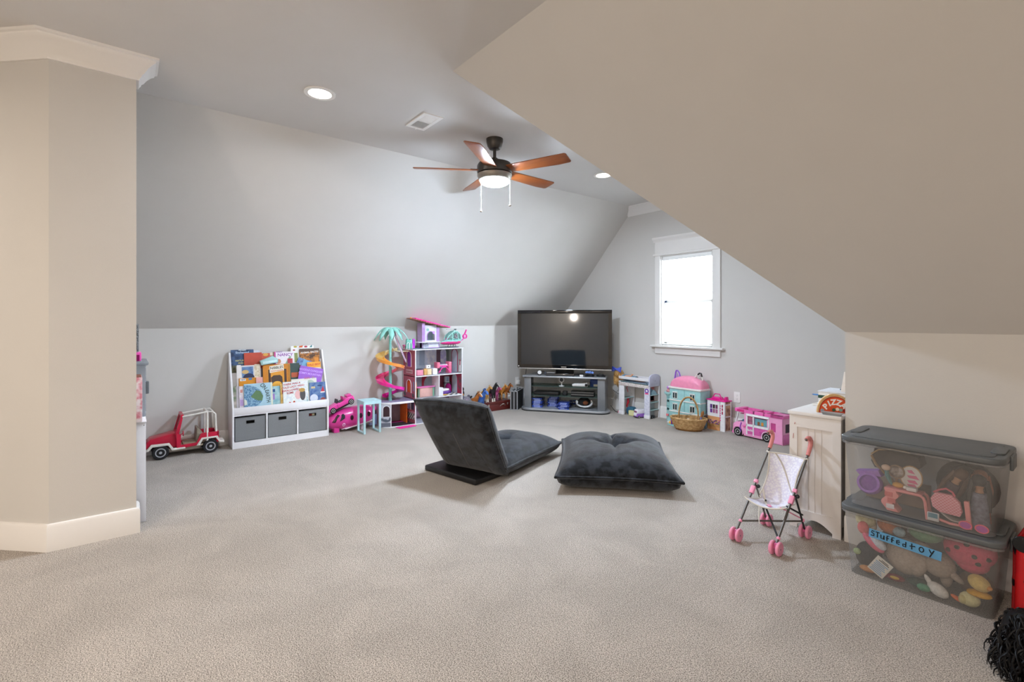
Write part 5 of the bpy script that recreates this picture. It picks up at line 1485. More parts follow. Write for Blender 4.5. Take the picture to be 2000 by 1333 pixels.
def horse_mesh(name, rear=False):
    """one continuous body grown over a skeleton; faces -y"""
    k = 1.0
    J = {'pel': ((0, 0.075, 0.150), .030), 'mid': ((0, 0.02, 0.142), .031), 'che': ((0, -0.045, 0.150), .031), 'nk1': ((0, -0.075, 0.180), .023), 'nk2': ((0, -0.100, 0.215), .017),
         'pol': ((0, -0.112, 0.243), .0145), 'hd1': ((0, -0.135, 0.232), .0145), 'muz': ((0, -0.160, 0.208), .0095)}
    E = [('pel', 'mid'), ('mid', 'che'), ('che', 'nk1'), ('nk1', 'nk2'), ('nk2', 'pol'), ('pol', 'hd1'), ('hd1', 'muz')]
    for s, t in ((-1, 'l'), (1, 'r')):
        up = rear and s > 0
        J['fs' + t] = ((s * 0.020, -0.052, 0.122), .017)
        J['fk' + t] = ((s * 0.020, -0.056 if not up else -0.10, 0.070 if not up else 0.105), .0085)
        J['fh' + t] = ((s * 0.020, -0.054 if not up else -0.098, 0.022 if not up else 0.055), .0065)
        J['ff' + t] = ((s * 0.020, -0.060 if not up else -0.09, 0.006 if not up else 0.035), .0095)
        E += [('che', 'fs' + t), ('fs' + t, 'fk' + t), ('fk' + t, 'fh' + t), ('fh' + t, 'ff' + t)]
        J['hs' + t] = ((s * 0.022, 0.080, 0.118), .021)
        J['hk' + t] = ((s * 0.022, 0.066, 0.090), .013)
        J['hh' + t] = ((s * 0.022, 0.092, 0.062), .0085)
        J['hf' + t] = ((s * 0.022, 0.086, 0.020), .0065)
        J['hq' + t] = ((s * 0.022, 0.080, 0.006), .0095)
        E += [('pel', 'hs' + t), ('hs' + t, 'hk' + t), ('hk' + t, 'hh' + t), ('hh' + t, 'hf' + t), ('hf' + t, 'hq' + t)]
    ks = list(J)
    me = bpy.data.meshes.new(name)
    me.from_pydata([J[a][0] for a in ks], [(ks.index(a), ks.index(b)) for a, b in E], [])
    return me, [J[a][1] for a in ks], ks
def toy_horse(loc, rz, body, mane, label, s=1.0, rear=False, sock=None, blaze=None, tilt=0.0):
    t = thing('toy_horse', label, 'toy horse', loc, group='toy horses by the trunk', rot=(R(tilt), 0, rz))
    t.scale = (s, s, s)
    me, rad, ks = horse_mesh('horse_body', rear)
    o = bpy.data.objects.new('body', me)
    COL.objects.link(o)
    o.parent = t
    o.modifiers.new('skin', 'SKIN').use_smooth_shade = True
    if not me.skin_vertices:
        bpy.context.view_layer.objects.active = o
    for i, v in enumerate(me.skin_vertices[0].data):
        v.radius = (rad[i] * 1.2, rad[i] * 1.2)
        v.use_root = (i == 0)
    sb = o.modifiers.new('sub', 'SUBSURF')
    sb.levels = sb.render_levels = 1
    me.materials.append(body)
    for sx in (-1, 1):
        MB().lathe([(0.006, 0), (0.005, 0.012), (0.0, 0.022)], 8, Matrix.Translation((sx * 0.009, -0.108, 0.252)) @ Matrix.Rotation(R(12 * sx), 4, 'Y')).build('ear', body, t)
        MB().ball((sx * 0.0125, -0.136, 0.236), 0.0028, n=8, m=6).build('eye', M_black, t)
    MB().tube([(0, -0.118, 0.262), (0, -0.100, 0.252), (0.002, -0.082, 0.228), (0.003, -0.060, 0.198), (0, -0.045, 0.184)], [0.004, 0.010, 0.012, 0.011, 0.004], 8, flat=0.9).build('mane', mane, t)
    MB().tube([(0, 0.098, 0.165), (0, 0.120, 0.155), (0, 0.130, 0.110), (0, 0.126, 0.060)], [0.008, 0.012, 0.013, 0.003], 8).build('tail', mane, t)
    if blaze:
        MB().prism([(-0.005, 0.205), (0.005, 0.205), (0.006, 0.24), (-0.006, 0.24)], 0, 0.002, 'y', M=Matrix.Translation((0, -0.045, -0.098)) @ Matrix.Rotation(R(-47), 4, 'X')).build('blaze', blaze, t) if False else MB().tube([(0, -0.128, 0.251), (0, -0.148, 0.239), (0, -0.168, 0.214)], [0.004, 0.006, 0.005], 6).build('blaze', blaze, t)
    if sock:
        for sx in (-1, 1):
            MB().lathe([(0.0115, 0.0), (0.0105, 0.012), (0.0085, 0.045), (0.0, 0.046)], 8, Matrix.Translation((sx * 0.020, -0.058, 0.0))).build('sock', sock, t) if not (rear and sx > 0) else None
            MB().lathe([(0.0115, 0.0), (0.0105, 0.012), (0.0085, 0.04), (0.0, 0.041)], 8, Matrix.Translation((sx * 0.022, 0.083, 0.0))).build('sock', sock, t)
    return t
def coat(name, a, b):
    return mat(name, a, 0.38, noise=0.1, scale=16, col2=b)
C_pal, C_bay, C_blk, C_chest, C_blue = coat('palomino', 'b8813f', 'c99a58'), coat('bay', '8a4a1e', 'a8642c'), coat('black_coat', '141416', '26262a'), coat('chestnut', '9a5a26', 'b06c30'), coat('blue_coat', '2f5aa8', '4a78c4')
HM_w, HM_k, HM_b, HM_p = P('d8d2c6', 0.6), P('17171a', 0.6), P('3a2a22', 0.6), P('b03a78', 0.6)
# facing the room's near side, standing on the trunk and the carpet around it
TZ = 0.125
toy_horse((0.152, -1.500, TZ), R(103), C_pal, HM_w, 'cream palomino toy horse on the trunk beside the black one', 0.87, sock=HM_w)
toy_horse((0.160, -1.406, TZ), R(103), C_blk, HM_k, 'black shaggy toy horse with white feathered legs on the trunk', 0.97, sock=HM_w, blaze=HM_w)
toy_horse((0.140, -1.318, TZ), R(103), coat('rose_coat', '9a3a6a', 'c0608e'), HM_p, 'pink toy horse half hidden behind black and golden ones', 0.74)
toy_horse((0.152, -1.238, TZ), R(103), coat('gold_coat', 'a86a26', 'c08438'), HM_w, 'golden toy horse lifting one foreleg on the trunk', 0.86, True)
toy_horse((0.152, -1.150, TZ), R(103), C_bay, HM_k, 'bay toy horse with black mane at the trunk end', 0.86, True)
toy_horse((0.205, -1.640, 0.0), R(97), C_blue, HM_k, 'blue toy horse standing between chestnut horse and trunk', 1.24)
toy_horse((0.235, -1.765, 0.0), R(103), C_chest, HM_b, 'chestnut toy horse with white blaze and stockings beside the trunk', 1.16, sock=HM_w, blaze=HM_w)
# plush toys left of the horses
t = thing('plush_toy', 'grey plush toy with a pink face beside the horses', 'stuffed toy', (0.30, -1.892, 0))
MB().ball((0, 0, 0.085), 0.075, 0.068, 0.085).build('body', mat('grey_plush', '77727c', 0.95, noise=0.3, scale=60, bump=0.6, bscale=120), t)
MB().ball((0.01, 0, 0.185), 0.072, 0.070, 0.07).build('head', mat('grey_plush', '77727c'), t)
MB().ball((0.06, -0.03, 0.180), 0.035, 0.045, 0.042).build('face', P('e08ac0', 0.7), t)
for y in (-0.045, 0.045):
    MB().ball((0.0, y, 0.245), 0.02, 0.022, 0.026, 12).build('ear', P('5a5560', 0.9), t)
t = thing('plush_toy', 'dark brown teddy bear seated behind the grey plush toy', 'stuffed toy', (0.140, -1.897, 0))
M_bear = mat('bear_fur', '2c211e', 0.95, noise=0.3, scale=50, bump=0.6, bscale=120)
MB().ball((0, 0, 0.12), 0.060, 0.068, 0.12).build('body', M_bear, t)
MB().ball((0.02, 0, 0.275), 0.062, 0.066, 0.058).build('head', M_bear, t)
MB().ball((0.075, 0, 0.262), 0.022, 0.028, 0.022, 12).build('snout', P('a8703c', 0.9), t)
for y in (-0.05, 0.05):
    MB().ball((0.01, y, 0.325), 0.018, 0.024, 0.026, 12).build('ear', M_bear, t)
t = thing('doll', 'small blonde doll leaning by the dark teddy bear', 'doll', (0.054, -1.900, 0))
mb = MB()
mb.tube([(0, 0, 0.0), (0, 0, 0.10), (0, 0, 0.17), (0, 0, 0.21), (0, 0, 0.225), (0, 0, 0.25), (0, 0, 0.28), (0, 0, 0.30)], [0.031, 0.027, 0.024, 0.016, 0.011, 0.024, 0.027, 0.010], 14)
mb.build('body', P('e0b08e', 0.6), t, sub=1)
MB().ball((-0.008, 0, 0.277), 0.028, 0.031, 0.032).build('hair', P('c98a3c', 0.7), t)
MB().lathe([(0.033, 0.0), (0.029, 0.12), (0.028, 0.19)], 16).build('dress', P('cfc6c8', 0.7), t)

# ------------------------------------------------------------------ doll loft bed under the window
M_lw = P('e3e2e4', 0.45)
M_llav = P('c3c6da', 0.45)
M_lteal = P('a9c8c8', 0.45)
lb = thing('doll_loft_bed', 'white doll loft bed with shelves at one end, below the window', 'doll bed', (1.39, -0.235, 0))
LW_, LD = 0.475, 0.215
MB().box(0.0, 0.082, 0.0, 0.018, 0.0, 0.41, bev=0.002).build('front_post', M_lw, lb)
MB().box(-0.003, 0.085, -0.004, 0.02, 0.0, 0.045, bev=0.002).build('post_foot', M_lw, lb)
MB().box(0.395, 0.472, 0.0, 0.018, 0.0, 0.41, bev=0.002).build('front_post', mat('lilac_print', 'c9cbdc', 0.5, col2='dadbe6', scale=40), lb)
MB().box(0.392, 0.475, -0.004, 0.02, 0.0, 0.045, bev=0.002).build('post_foot', M_lw, lb)
MB().box(0.0, 0.012, 0.018, LD, 0.0, 0.41).build('end_wall', M_lw, lb)
MB().box(0.0, 0.088, LD - 0.012, LD, 0.0, 0.41).build('back_post', M_lw, lb)
MB().box(0.395, 0.472, LD - 0.012, LD, 0.0, 0.41).build('back_post', M_lw, lb)
MB().box(0.012, 0.085, 0.02, LD - 0.012, 0.205, 0.213).build('small_shelf', M_lteal, lb)
# open shelves at the end facing the camper
for z in (0.10, 0.195, 0.285):
    MB().box(0.40, 0.472, 0.02, LD - 0.014, z, z + 0.008, bev=0.001).build('end_shelf', M_lteal, lb)
MB().box(0.395, 0.402, 0.018, LD - 0.012, 0.0, 0.40).build('shelf_back', P('b9c0c6', 0.5), lb)
MB().box(0.4025, 0.404, 0.03, LD - 0.02, 0.205, 0.28).build('coral_print', P('d98a86', 0.5), lb)
MB().box(0.4025, 0.404, 0.09, LD - 0.02, 0.295, 0.39).build('coral_print', P('e08f88', 0.5), lb)
MB().box(0.4025, 0.404, 0.11, LD - 0.03, 0.21, 0.275).build('red_print', P('b04844', 0.5), lb)
MB().box(0.462, 0.475, LD - 0.02, LD, 0.0, 0.40).build('rear_edge', M_lw, lb)
MB().prism([(0.0, 0.395), (LD, 0.395), (LD, 0.505)] + [(LD / 2 + LD / 2 * math.cos(R(18 * i)) , 0.505 + 0.045 * math.sin(R(18 * i))) for i in range(1, 10)] + [(0.0, 0.505)], 0.460, 0.475, 'x', bev=0.002).build('arched_headboard', M_llav, lb)
MB().disc((0.477, LD / 2, 0.465), 0.006, 0.004, 'x', 12).build('headboard_dot', P('8d90a4', 0.5), lb)
MB().box(0.0, 0.46, 0.0, LD, 0.395, 0.405).build('deck', M_lw, lb)
MB().box(0.0, 0.46, -0.004, 0.008, 0.375, 0.420, bev=0.002).build('front_rail', mat('dotted_print', 'dedbd6', 0.5, col2='c9b8b4', scale=60), lb)
MB().box(0.0, 0.46, -0.004, 0.008, 0.46, 0.495, bev=0.002).build('guard_rail', M_lw, lb)
MB().box(0.0, 0.46, LD - 0.01, LD, 0.40, 0.49, bev=0.002).build('back_rail', M_lw, lb)
MB().box(0.0, 0.012, -0.004, LD, 0.40, 0.434, bev=0.002).build('foot_board', M_lw, lb)
MB().tube([(0.03, -0.006, 0.445), (0.045, -0.007, 0.43), (0.15, -0.007, 0.432), (0.25, -0.007, 0.422), (0.36, -0.007, 0.422), (0.45, -0.007, 0.418), (0.44, -0.006, 0.432), (0.425, -0.006, 0.445)], 0.004, 6).build('green_garland', P('2f5a52', 0.6), lb)
MB().box(0.02, 0.45, 0.012, LD - 0.015, 0.405, 0.428, bev=0.008).build('mattress', P('7f8fa4', 0.8), lb)
wr = MB().ring((0.433, -0.002, 0.345), 0.016, 0.028, 0.006, 'y', 20).build('wreath', P('6a3f9a', 0.5), lb)
MB().disc((0.433, -0.001, 0.345), 0.016, 0.003, 'y', 18).build('wreath_centre', M_lw, wr)
MB().prism([(0.408, 0.318), (0.433, 0.325), (0.458, 0.318), (0.455, 0.303), (0.41, 0.303)], -0.004, -0.001, 'y').build('wreath_bow', P('e0507a', 0.5), wr)
MB().tube([(0.055 + 0.012 * math.cos(0.6 * i), 0.10, 0.28 + 0.02 * i / 2 + 0.012 * math.sin(0.6 * i)) for i in range(10)], 0.004, 6).build('red_cord', P('c4283a', 0.5), lb)
MB().tube([(0.06, 0.11, 0.205), (0.07, 0.10, 0.15), (0.05, 0.10, 0.10), (0.075, 0.10, 0.05)], [0.012, 0.016, 0.010, 0.006], 8).build('red_scarf', P('c4283a', 0.6), lb)
# doll lying on the bed with her head over the end
dl = thing('doll', 'blonde doll with big blue bow lying on the loft bed', 'doll', (1.39, -0.13, 0.43))
me = bpy.data.meshes.new('doll_body')
JJ = [((-0.065, 0.0, 0.080), .044), ((-0.035, 0.0, 0.055), .018), ((0.0, 0.0, 0.040), .034), ((0.08, 0.0, 0.035), .038), ((0.15, 0.0, 0.032), .036),
      ((0.02, -0.050, 0.055), .015), ((0.10, -0.060, 0.066), .012), ((0.165, -0.062, 0.070), .010), ((0.18, -0.062, 0.085), .012), ((0.183, -0.062, 0.10), .006), ((0.195, -0.058, 0.098), .004), ((0.172, -0.066, 0.10), .004),
      ((0.02, 0.050, 0.055), .015), ((0.11, 0.06, 0.055), .012), ((0.18, 0.06, 0.05), .010),
      ((0.17, -0.022, 0.03), .022), ((0.26, -0.024, 0.025), .019), ((0.35, -0.026, 0.022), .014), ((0.36, -0.026, 0.045), .010),
      ((0.17, 0.022, 0.03), .022), ((0.26, 0.024, 0.025), .019), ((0.35, 0.026, 0.022), .014), ((0.36, 0.026, 0.045), .010)]
EE = [(0, 1), (1, 2), (2, 3), (3, 4), (2, 5), (5, 6), (6, 7), (7, 8), (8, 9), (8, 10), (8, 11), (2, 12), (12, 13), (13, 14), (4, 15), (15, 16), (16, 17), (17, 18), (4, 19), (19, 20), (20, 21), (21, 22)]
me.from_pydata([j[0] for j in JJ], EE, [])
o = bpy.data.objects.new('body', me)
COL.objects.link(o); o.parent = dl
o.modifiers.new('skin', 'SKIN').use_smooth_shade = True
for i, v in enumerate(me.skin_vertices[0].data):
    v.radius = (JJ[i][1], JJ[i][1]); v.use_root = (i == 3)
sb = o.modifiers.new('sub', 'SUBSURF'); sb.levels = sb.render_levels = 1
me.materials.append(P('d9a07c', 0.55))
M_blond = mat('blond_hair', '9a6a34', 0.5, noise=0.35, scale=30, stretch=(6, 6, 1), bump=0.5, bscale=60, col2='d8b070')
hr = MB()
hr.ball((-0.085, 0, 0.075), 0.066, 0.068, 0.062, 18)
random.seed(11)
for k in range(26):
    a = random.uniform(0, 2 * PI); r = random.uniform(0.01, 0.062)
    x, y = -0.085 + r * math.cos(a), r * 1.1 * math.sin(a)
    L = random.uniform(0.11, 0.17)
    hr.tube([(x * 0.98, y, 0.06), (x - 0.006 * math.sin(k), y * 1.1, 0.06 - L * 0.5), (x + 0.008 * math.cos(k * 2.1), y * 1.15, 0.06 - L)], [0.018, 0.016, 0.005], 6)
hr.build('hair', M_blond, dl)
M_bow = mat('blue_bow', '3b4cb8', 0.5, noise=0.2, scale=30, col2='6474d6')
bw = MB()
for s in (-1, 1):
    bw.prism([(0, -0.008), (s * 0.066, -0.035), (s * 0.072, 0.034), (0, 0.010)], -0.075, -0.045, 'y', bev=0.006)
bw.ball((0, -0.06, 0.0), 0.014, 0.02, 0.014, 10)
bo = bw.build('bow', M_bow, dl, (-0.075, 0.0, 0.140))
MB().tube([(-0.05, -0.075, 0.02), (-0.06, -0.08, -0.01), (-0.04, -0.08, 0.03)], 0.009, 6).build('bow_tail', M_bow, bo)
MB().tube([(-0.015, 0, 0.045), (0.02, 0, 0.040), (0.08, 0, 0.036), (0.16, 0, 0.034), (0.20, 0, 0.032)], [0.03, 0.039, 0.039, 0.037, 0.036], 14).build('dress', P('7fa0b4', 0.7), dl)
MB().tube([(0.02, -0.053, 0.058), (0.065, -0.058, 0.062)], [0.019, 0.017], 10).build('sleeve', P('6f92aa', 0.7), dl)
# toys under the loft bed
t = thing('toy_van', 'lilac and white toy camper bus under the doll loft bed', 'toy car', (1.72, -0.21, 0), R(70))
MB().prism([(-0.085, 0.012), (0.085, 0.012), (0.085, 0.055), (-0.085, 0.055)], -0.038, 0.038, 'y', bev=0.006).build('lower_body', P('9a6ac4', 0.35), t)
MB().prism([(-0.083, 0.055), (0.083, 0.055), (0.076, 0.098), (0.066, 0.106), (-0.066, 0.106), (-0.074, 0.098)], -0.036, 0.036, 'y', bev=0.005).build('upper_body', P('ece9f0', 0.35), t)
MB().box(-0.084, -0.080, -0.030, 0.030, 0.066, 0.090, bev=0.002).build('windscreen', P('8a5a78', 0.2), t)
MB().prism([(-0.036, 0.056), (0.036, 0.056), (0.0, 0.022)], -0.088, -0.085, 'x').build('white_v', P('ece9f0', 0.35), t)
for y in (-0.024, 0.024):
    MB().disc((-0.087, y, 0.038), 0.009, 0.004, 'x', 14).build('headlight', P('f4f2ea', 0.2), t)
MB().box(-0.092, -0.084, -0.036, 0.036, 0.010, 0.018).build('bumper', M_black, t)
for x in (-0.055, 0.055):
    for y, sd in ((-0.036, -1), (0.036, 1)):
        wheel(t, x, y, 0.016, 0.016, 0.012, P('d8d6d2', 0.3), 3, sd)
t = thing('toy_backpack', 'dark teal doll backpack under the loft bed', 'toy bag', (1.526, -0.15, 0))
MB().prism(rrect(0.12, 0.10, 0.04, cy=0.052), -0.035, 0.035, 'y', bev=0.01).build('bag', P('2f5f78', 0.6), t)
MB().prism(rrect(0.08, 0.04, 0.015, cy=0.03), -0.046, -0.034, 'y', bev=0.004).build('pocket', P('28506a', 0.6), t)
t = thing('toy_crate', 'pale yellow toy block under the loft bed', 'toy block', (1.575, -0.205, 0), 0.2)
MB().box(-0.038, 0.038, -0.02, 0.02, 0, 0.066, bev=0.004).build('block', P('d2cf92', 0.5), t)
MB().box(-0.028, 0.028, -0.0215, -0.02, 0.01, 0.055).build('panel', P('dcd9a4', 0.5), t)
t = thing('toy_rug', 'folded green checked doll blanket under the loft bed', 'toy blanket', (1.634, -0.077, 0), 0.0)
MB().box(-0.042, 0.042, -0.046, 0.046, 0, 0.018, bev=0.006).build('fold', mat('green_check', '3f6f68', 0.8, col2='6f9a8c', scale=70, tex='checker'), t)
MB().box(-0.039, 0.039, -0.043, 0.043, 0.018, 0.036, bev=0.006).build('fold', mat('green_check', '3f6f68'), t)
MB().box(-0.03, 0.038, -0.03, 0.03, 0.036, 0.062, bev=0.006).build('yellow_toy', P('b7b24c', 0.6), t)
t = thing('toy_shoe', 'coral pink doll shoe on the carpet by the bed post', 'toy shoe', (1.365, -0.19, 0))
MB().ball((0, 0, 0.018), 0.016, 0.028, 0.018, 12).build('shoe', P('e8607a', 0.5), t)
MB().box(-0.014, 0.014, -0.026, 0.026, 0, 0.006, bev=0.002).build('sole', M_lw, t)
t = thing('toy_castle', 'pale blue toy tent on the bed end shelf', 'toy', (1.825, -0.125, 0.293))
MB().prism([(-0.07, 0), (0.07, 0), (0.045, 0.035), (0.0, 0.06), (-0.05, 0.02)], -0.02, 0.02, 'x', bev=0.004).build('tent', P('9fc4d6', 0.5), t)
MB().box(-0.02, 0.02, -0.075, -0.045, 0, 0.085, bev=0.003).build('blue_post', P('4a7a98', 0.5), t)
t = thing('toy_cart', 'small dark toy car on the carpet below the end shelves', 'toy car', (1.835, -0.15, 0), R(90))
MB().box(-0.04, 0.04, -0.018, 0.018, 0.01, 0.035, bev=0.006).build('body', P('3a3e44', 0.4), t)
for x in (-0.022, 0.022):
    for y, sd in ((-0.02, -1), (0.02, 1)):
        wheel(t, x, y, 0.014, 0.014, 0.008, M_hub, 3, sd)

# ------------------------------------------------------------------ teal dollhouse with pink dome roof
th = thing('teal_dollhouse', 'teal dollhouse with pink domed roof and side turret', 'dollhouse', (2.335, -0.128, 0), R(-3))
M_tt = P('9dcccb', 0.4)
M_tw = P('e6e3de', 0.4)
TWd, TDp = 0.205, 0.095
zf = [0.02, 0.150, 0.280, 0.415]
def tooth_window(x, z, s=1.0):
    """window with a notched head: frame and two dark panes"""
    w, h = 0.064 * s, 0.085 * s
    out = [(x - w / 2, z), (x + w / 2, z), (x + w / 2, z + h), (x + w * 0.34, z + h * 0.90), (x + w * 0.14, z + h), (x, z + h * 0.88), (x - w * 0.14, z + h), (x - w * 0.34, z + h * 0.90), (x - w / 2, z + h)]
    fo = MB().prism(out, -TDp - 0.006, -TDp - 0.001, 'y').build('window_frame', M_tw, th)
    for sx in (-1, 1):
        c = x + sx * w * 0.235
        MB().prism([(c - w * 0.17, z + h * 0.08), (c + w * 0.17, z + h * 0.08), (c + w * 0.17, z + h * 0.88), (c, z + h * 0.76), (c - w * 0.17, z + h * 0.88)], -TDp - 0.0075, -TDp - 0.0055, 'y').build('pane', P('1f3a3c', 0.15), fo)
MB().box(-TWd, TWd, -TDp, TDp, 0.02, 0.415, bev=0.006).build('house_body', M_tt, th)
MB().box(-TWd - 0.02, TWd + 0.01, -TDp - 0.02, TDp, 0.0, 0.02, bev=0.004).build('plinth', M_tw, th)
for z in zf[1:3]:
    MB().box(-TWd - 0.002, TWd + 0.002, -TDp - 0.006, TDp, z - 0.007, z + 0.007, bev=0.003).build('storey_band', M_tw, th)
MB().box(-0.002, 0.002, -TDp - 0.002, -TDp, 0.02, 0.415).build('centre_seam', P('6fa5a8', 0.4), th)
for z in (0.032, 0.165, 0.300):
    for x in (-0.125, 0.105):
        tooth_window(x, z)
MB().box(-TWd - 0.012, TWd + 0.012, -TDp - 0.014, TDp, 0.415, 0.438, bev=0.008).build('cornice', M_tw, th)
mb = MB()
n = 20
def dome(u, v):
    a = PI * u
    x = -math.cos(a) * (TWd + 0.004)
    h_ = (max(0.0, math.sin(a)) ** 0.62) * 0.135
    b = PI * v
    return Vector((x, -math.cos(b) * (TDp + 0.008) * (0.55 + 0.45 * max(0.0, math.sin(a)) ** 0.4), 0.436 + h_ * max(0.0, math.sin(b)) ** 0.45))
mb.grid(dome, n, 14)
mb.build('dome_roof', P('eb8fae', 0.35), th, angle=80)
def loop_finial(x0, x1, xa, z0, za, m, m2, nm):
    o_ = MB().tube([(x0, -0.02, z0), (x0 + (xa - x0) * 0.45, -0.02, z0 + (za - z0) * 0.75), (xa - 0.008, -0.02, za - 0.004), (xa + 0.008, -0.02, za - 0.004), (x1 - (x1 - xa) * 0.45, -0.02, z0 + (za - z0) * 0.75), (x1, -0.02, z0)], 0.008, 8).build(nm, m, th)
    MB().prism([(x0 + 0.01, z0), (x1 - 0.01, z0), (xa, za - 0.02)], -0.021, -0.019, 'y').build('clear_insert', m2, o_)
loop_finial(-0.185, -0.098, -0.155, 0.515, 0.625, P('8a4fc8', 0.35), clear_mat('lilac_insert', 'd8c8ea', 0.5, 0.2, 'cdbbe4'), 'roof_loop')
loop_finial(0.075, 0.185, 0.155, 0.535, 0.615, P('dedbd4', 0.4), mat('lace_print', 'cfcac4', 0.5, col2='a09a96', scale=50), 'roof_loop')
MB().tube([(0.125, -0.021, 0.598), (0.148, -0.022, 0.615), (0.166, -0.022, 0.612), (0.176, -0.021, 0.575)], 0.0095, 8).build('black_tip', M_black, th)
# turret
MB().lathe([(0.028, 0.02), (0.028, 0.31), (0.045, 0.335), (0.058, 0.345), (0.058, 0.362), (0.0, 0.362)], 20, Matrix.Translation((-TWd - 0.025, -TDp + 0.03, 0))).build('turret', M_tt, th)
for k in range(5):
    MB().ring((-TWd - 0.025, -TDp + 0.03, 0.10 + 0.05 * k), 0.027, 0.032, 0.006, 'z', 18, None).build('turret_band', P('7ab0b2', 0.4), th)
for z in (0.165, 0.26):
    MB().disc((-TWd - 0.02, -TDp + 0.001, z), 0.014, 0.006, 'y', 16).build('turret_window', P('1f3a3c', 0.2), th)
MB().lathe([(0.035, 0.362), (0.04, 0.375), (0.02, 0.40), (0.0, 0.405)], 14, Matrix.Translation((-TWd - 0.02, -TDp + 0.03, 0))).build('turret_cup', P('c98a8a', 0.4), th)
MB().ball((-TWd - 0.03, -TDp + 0.03, 0.415), 0.024, 0.024, 0.02, 12).build('lilac_ball', P('c07ad0', 0.4), th)
MB().ball((-TWd - 0.005, -TDp + 0.03, 0.418), 0.02, 0.02, 0.018, 12).build('peach_ball', P('e8b890', 0.4), th)
MB().box(-TWd - 0.04, -TWd - 0.01, -TDp - 0.012, -TDp + 0.005, 0.08, 0.105, bev=0.003).build('coral_button', P('e87a80', 0.4), th)
MB().box(0.0, 0.05, -TDp - 0.012, -TDp, 0.095, 0.118, bev=0.004).build('pink_letterbox', P('f06ab0', 0.4), th)

t = thing('toy_slide_set', 'teal base toy with red figure and yellow mound by the basket', 'toy', (2.235, -0.30, 0), R(-15))
MB().box(-0.055, 0.055, -0.04, 0.04, 0, 0.014, bev=0.004).build('base', P('8fc7c4', 0.4), t)
MB().tube([(0.015, 0, 0.014), (0.018, 0, 0.05), (0.012, 0, 0.08), (0.016, 0, 0.105), (0.016, 0, 0.12)], [0.028, 0.030, 0.022, 0.020, 0.008], 14).build('red_figure', P('c4204a', 0.4), t, sub=1)
MB().ball((-0.03, -0.01, 0.03), 0.022, 0.02, 0.022, 12).build('yellow_mound', P('efb23c', 0.4), t)
MB().tube([(0.0, -0.025, 0.015), (-0.005, -0.03, 0.08)], 0.006, 6).build('purple_post', P('7a3fb0', 0.4), t)

# ------------------------------------------------------------------ wicker basket
bk_ = thing('wicker_basket', 'oval wicker basket with tall hoop handle', 'basket', (2.475, -0.375, 0), R(22))
M_wick = mat('wicker', 'b08a58', 0.7, noise=0.25, scale=40, bump=0.4, bscale=90, col2='c9a573')
M_wick2 = mat('wicker_dark', '8a5f30', 0.65, noise=0.25, scale=40, bump=0.4, bscale=90)
def ov(a, z):
    k = z / 0.125
    return (0.125 + 0.065 * k ** 0.8, 0.080 + 0.045 * k ** 0.8)
NB = 13
for j in range(NB):
    z = 0.008 + j * 0.0095
    ax, ay = ov(0, z)
    pts = []
    for i in range(72):
        a = 2 * PI * i / 72
        wv = 0.0035 * math.cos(a * 18 + (PI if j % 2 else 0))
        pts.append(((ax + wv) * math.cos(a), (ay + wv) * math.sin(a), z))
    MB().tube(pts, 0.0056, 5, closed=True).build('woven_strand', M_wick if j > 1 else M_wick2, bk_)
for i in range(36):
    a = 2 * PI * i / 36
    x0, y0 = ov(0, 0.0); x1, y1 = ov(0, 0.13)
    MB().tube([(x0 * math.cos(a), y0 * math.sin(a), 0.002), ((x0 + x1) / 2 * 1.02 * math.cos(a), (y0 + y1) / 2 * 1.02 * math.sin(a), 0.06), (x1 * math.cos(a), y1 * math.sin(a), 0.13)], 0.0035, 5).build('stake', M_wick, bk_)
MB().lathe([(0.0, 0.002), (1.0, 0.002), (1.0, 0.010), (0.0, 0.010)], 30, sx=0.122, sy=0.078).build('bottom', M_wick2, bk_)
x1, y1 = ov(0, 0.13)
for ph in range(3):
    MB().tube([((x1 + 0.004 * math.cos(24 * 2 * PI * i / 96 + ph * 2.1)) * math.cos(2 * PI * i / 96), (y1 + 0.004 * math.cos(24 * 2 * PI * i / 96 + ph * 2.1)) * math.sin(2 * PI * i / 96), 0.134 + 0.006 * math.sin(24 * 2 * PI * i / 96 + ph * 2.1)) for i in range(96)], 0.006, 6, closed=True).build('braided_rim', M_wick, bk_)
hp = [(0.0 + 0.105 * math.cos(PI * i / 20), 0.0, 0.14 + 0.225 * math.sin(PI * i / 20) ** 0.8) for i in range(21)]
hp = [(0.105, 0, 0.05)] + hp + [(-0.105, 0, 0.05)]
MB().tube(hp, 0.0075, 8).build('handle', M_wick, bk_)
MB().tube([(p[0] * 0.94, p[1], p[2] - 0.008 if 2 < i < 20 else p[2]) for i, p in enumerate(hp)], 0.005, 6).build('handle_core', M_wick2, bk_)
Mb = Matrix.Translation((2.475, -0.375, 0)) @ Matrix.Rotation(R(22), 4, 'Z')
t = thing('hair_brush', 'wooden doll brush with blue handle leaning in the basket', 'toy brush', Mb @ Vector((0.10, 0.03, 0.055)))
MB().tube([(0, 0, 0), (0.02, 0, 0.05), (0.035, 0, 0.10)], [0.009, 0.012, 0.010], 8).build('handle', P('7f86c0', 0.5), t)
MB().tube([(0.035, 0, 0.10), (0.048, 0, 0.14), (0.056, 0, 0.165)], [0.012, 0.018, 0.008], 8).build('head', P('a06a3a', 0.6), t)
t = thing('doll_shoe', 'dark doll shoe lying in the basket', 'toy shoe', Mb @ Vector((0.02, 0.0, 0.012)))
MB().ball((0, 0, 0.055), 0.05, 0.035, 0.05, 14).build('heap', P('3a2820', 0.7), t)
MB().ball((-0.04, 0.02, 0.06), 0.03, 0.03, 0.05, 14).build('pale_toe', P('d8c8b4', 0.6), t)

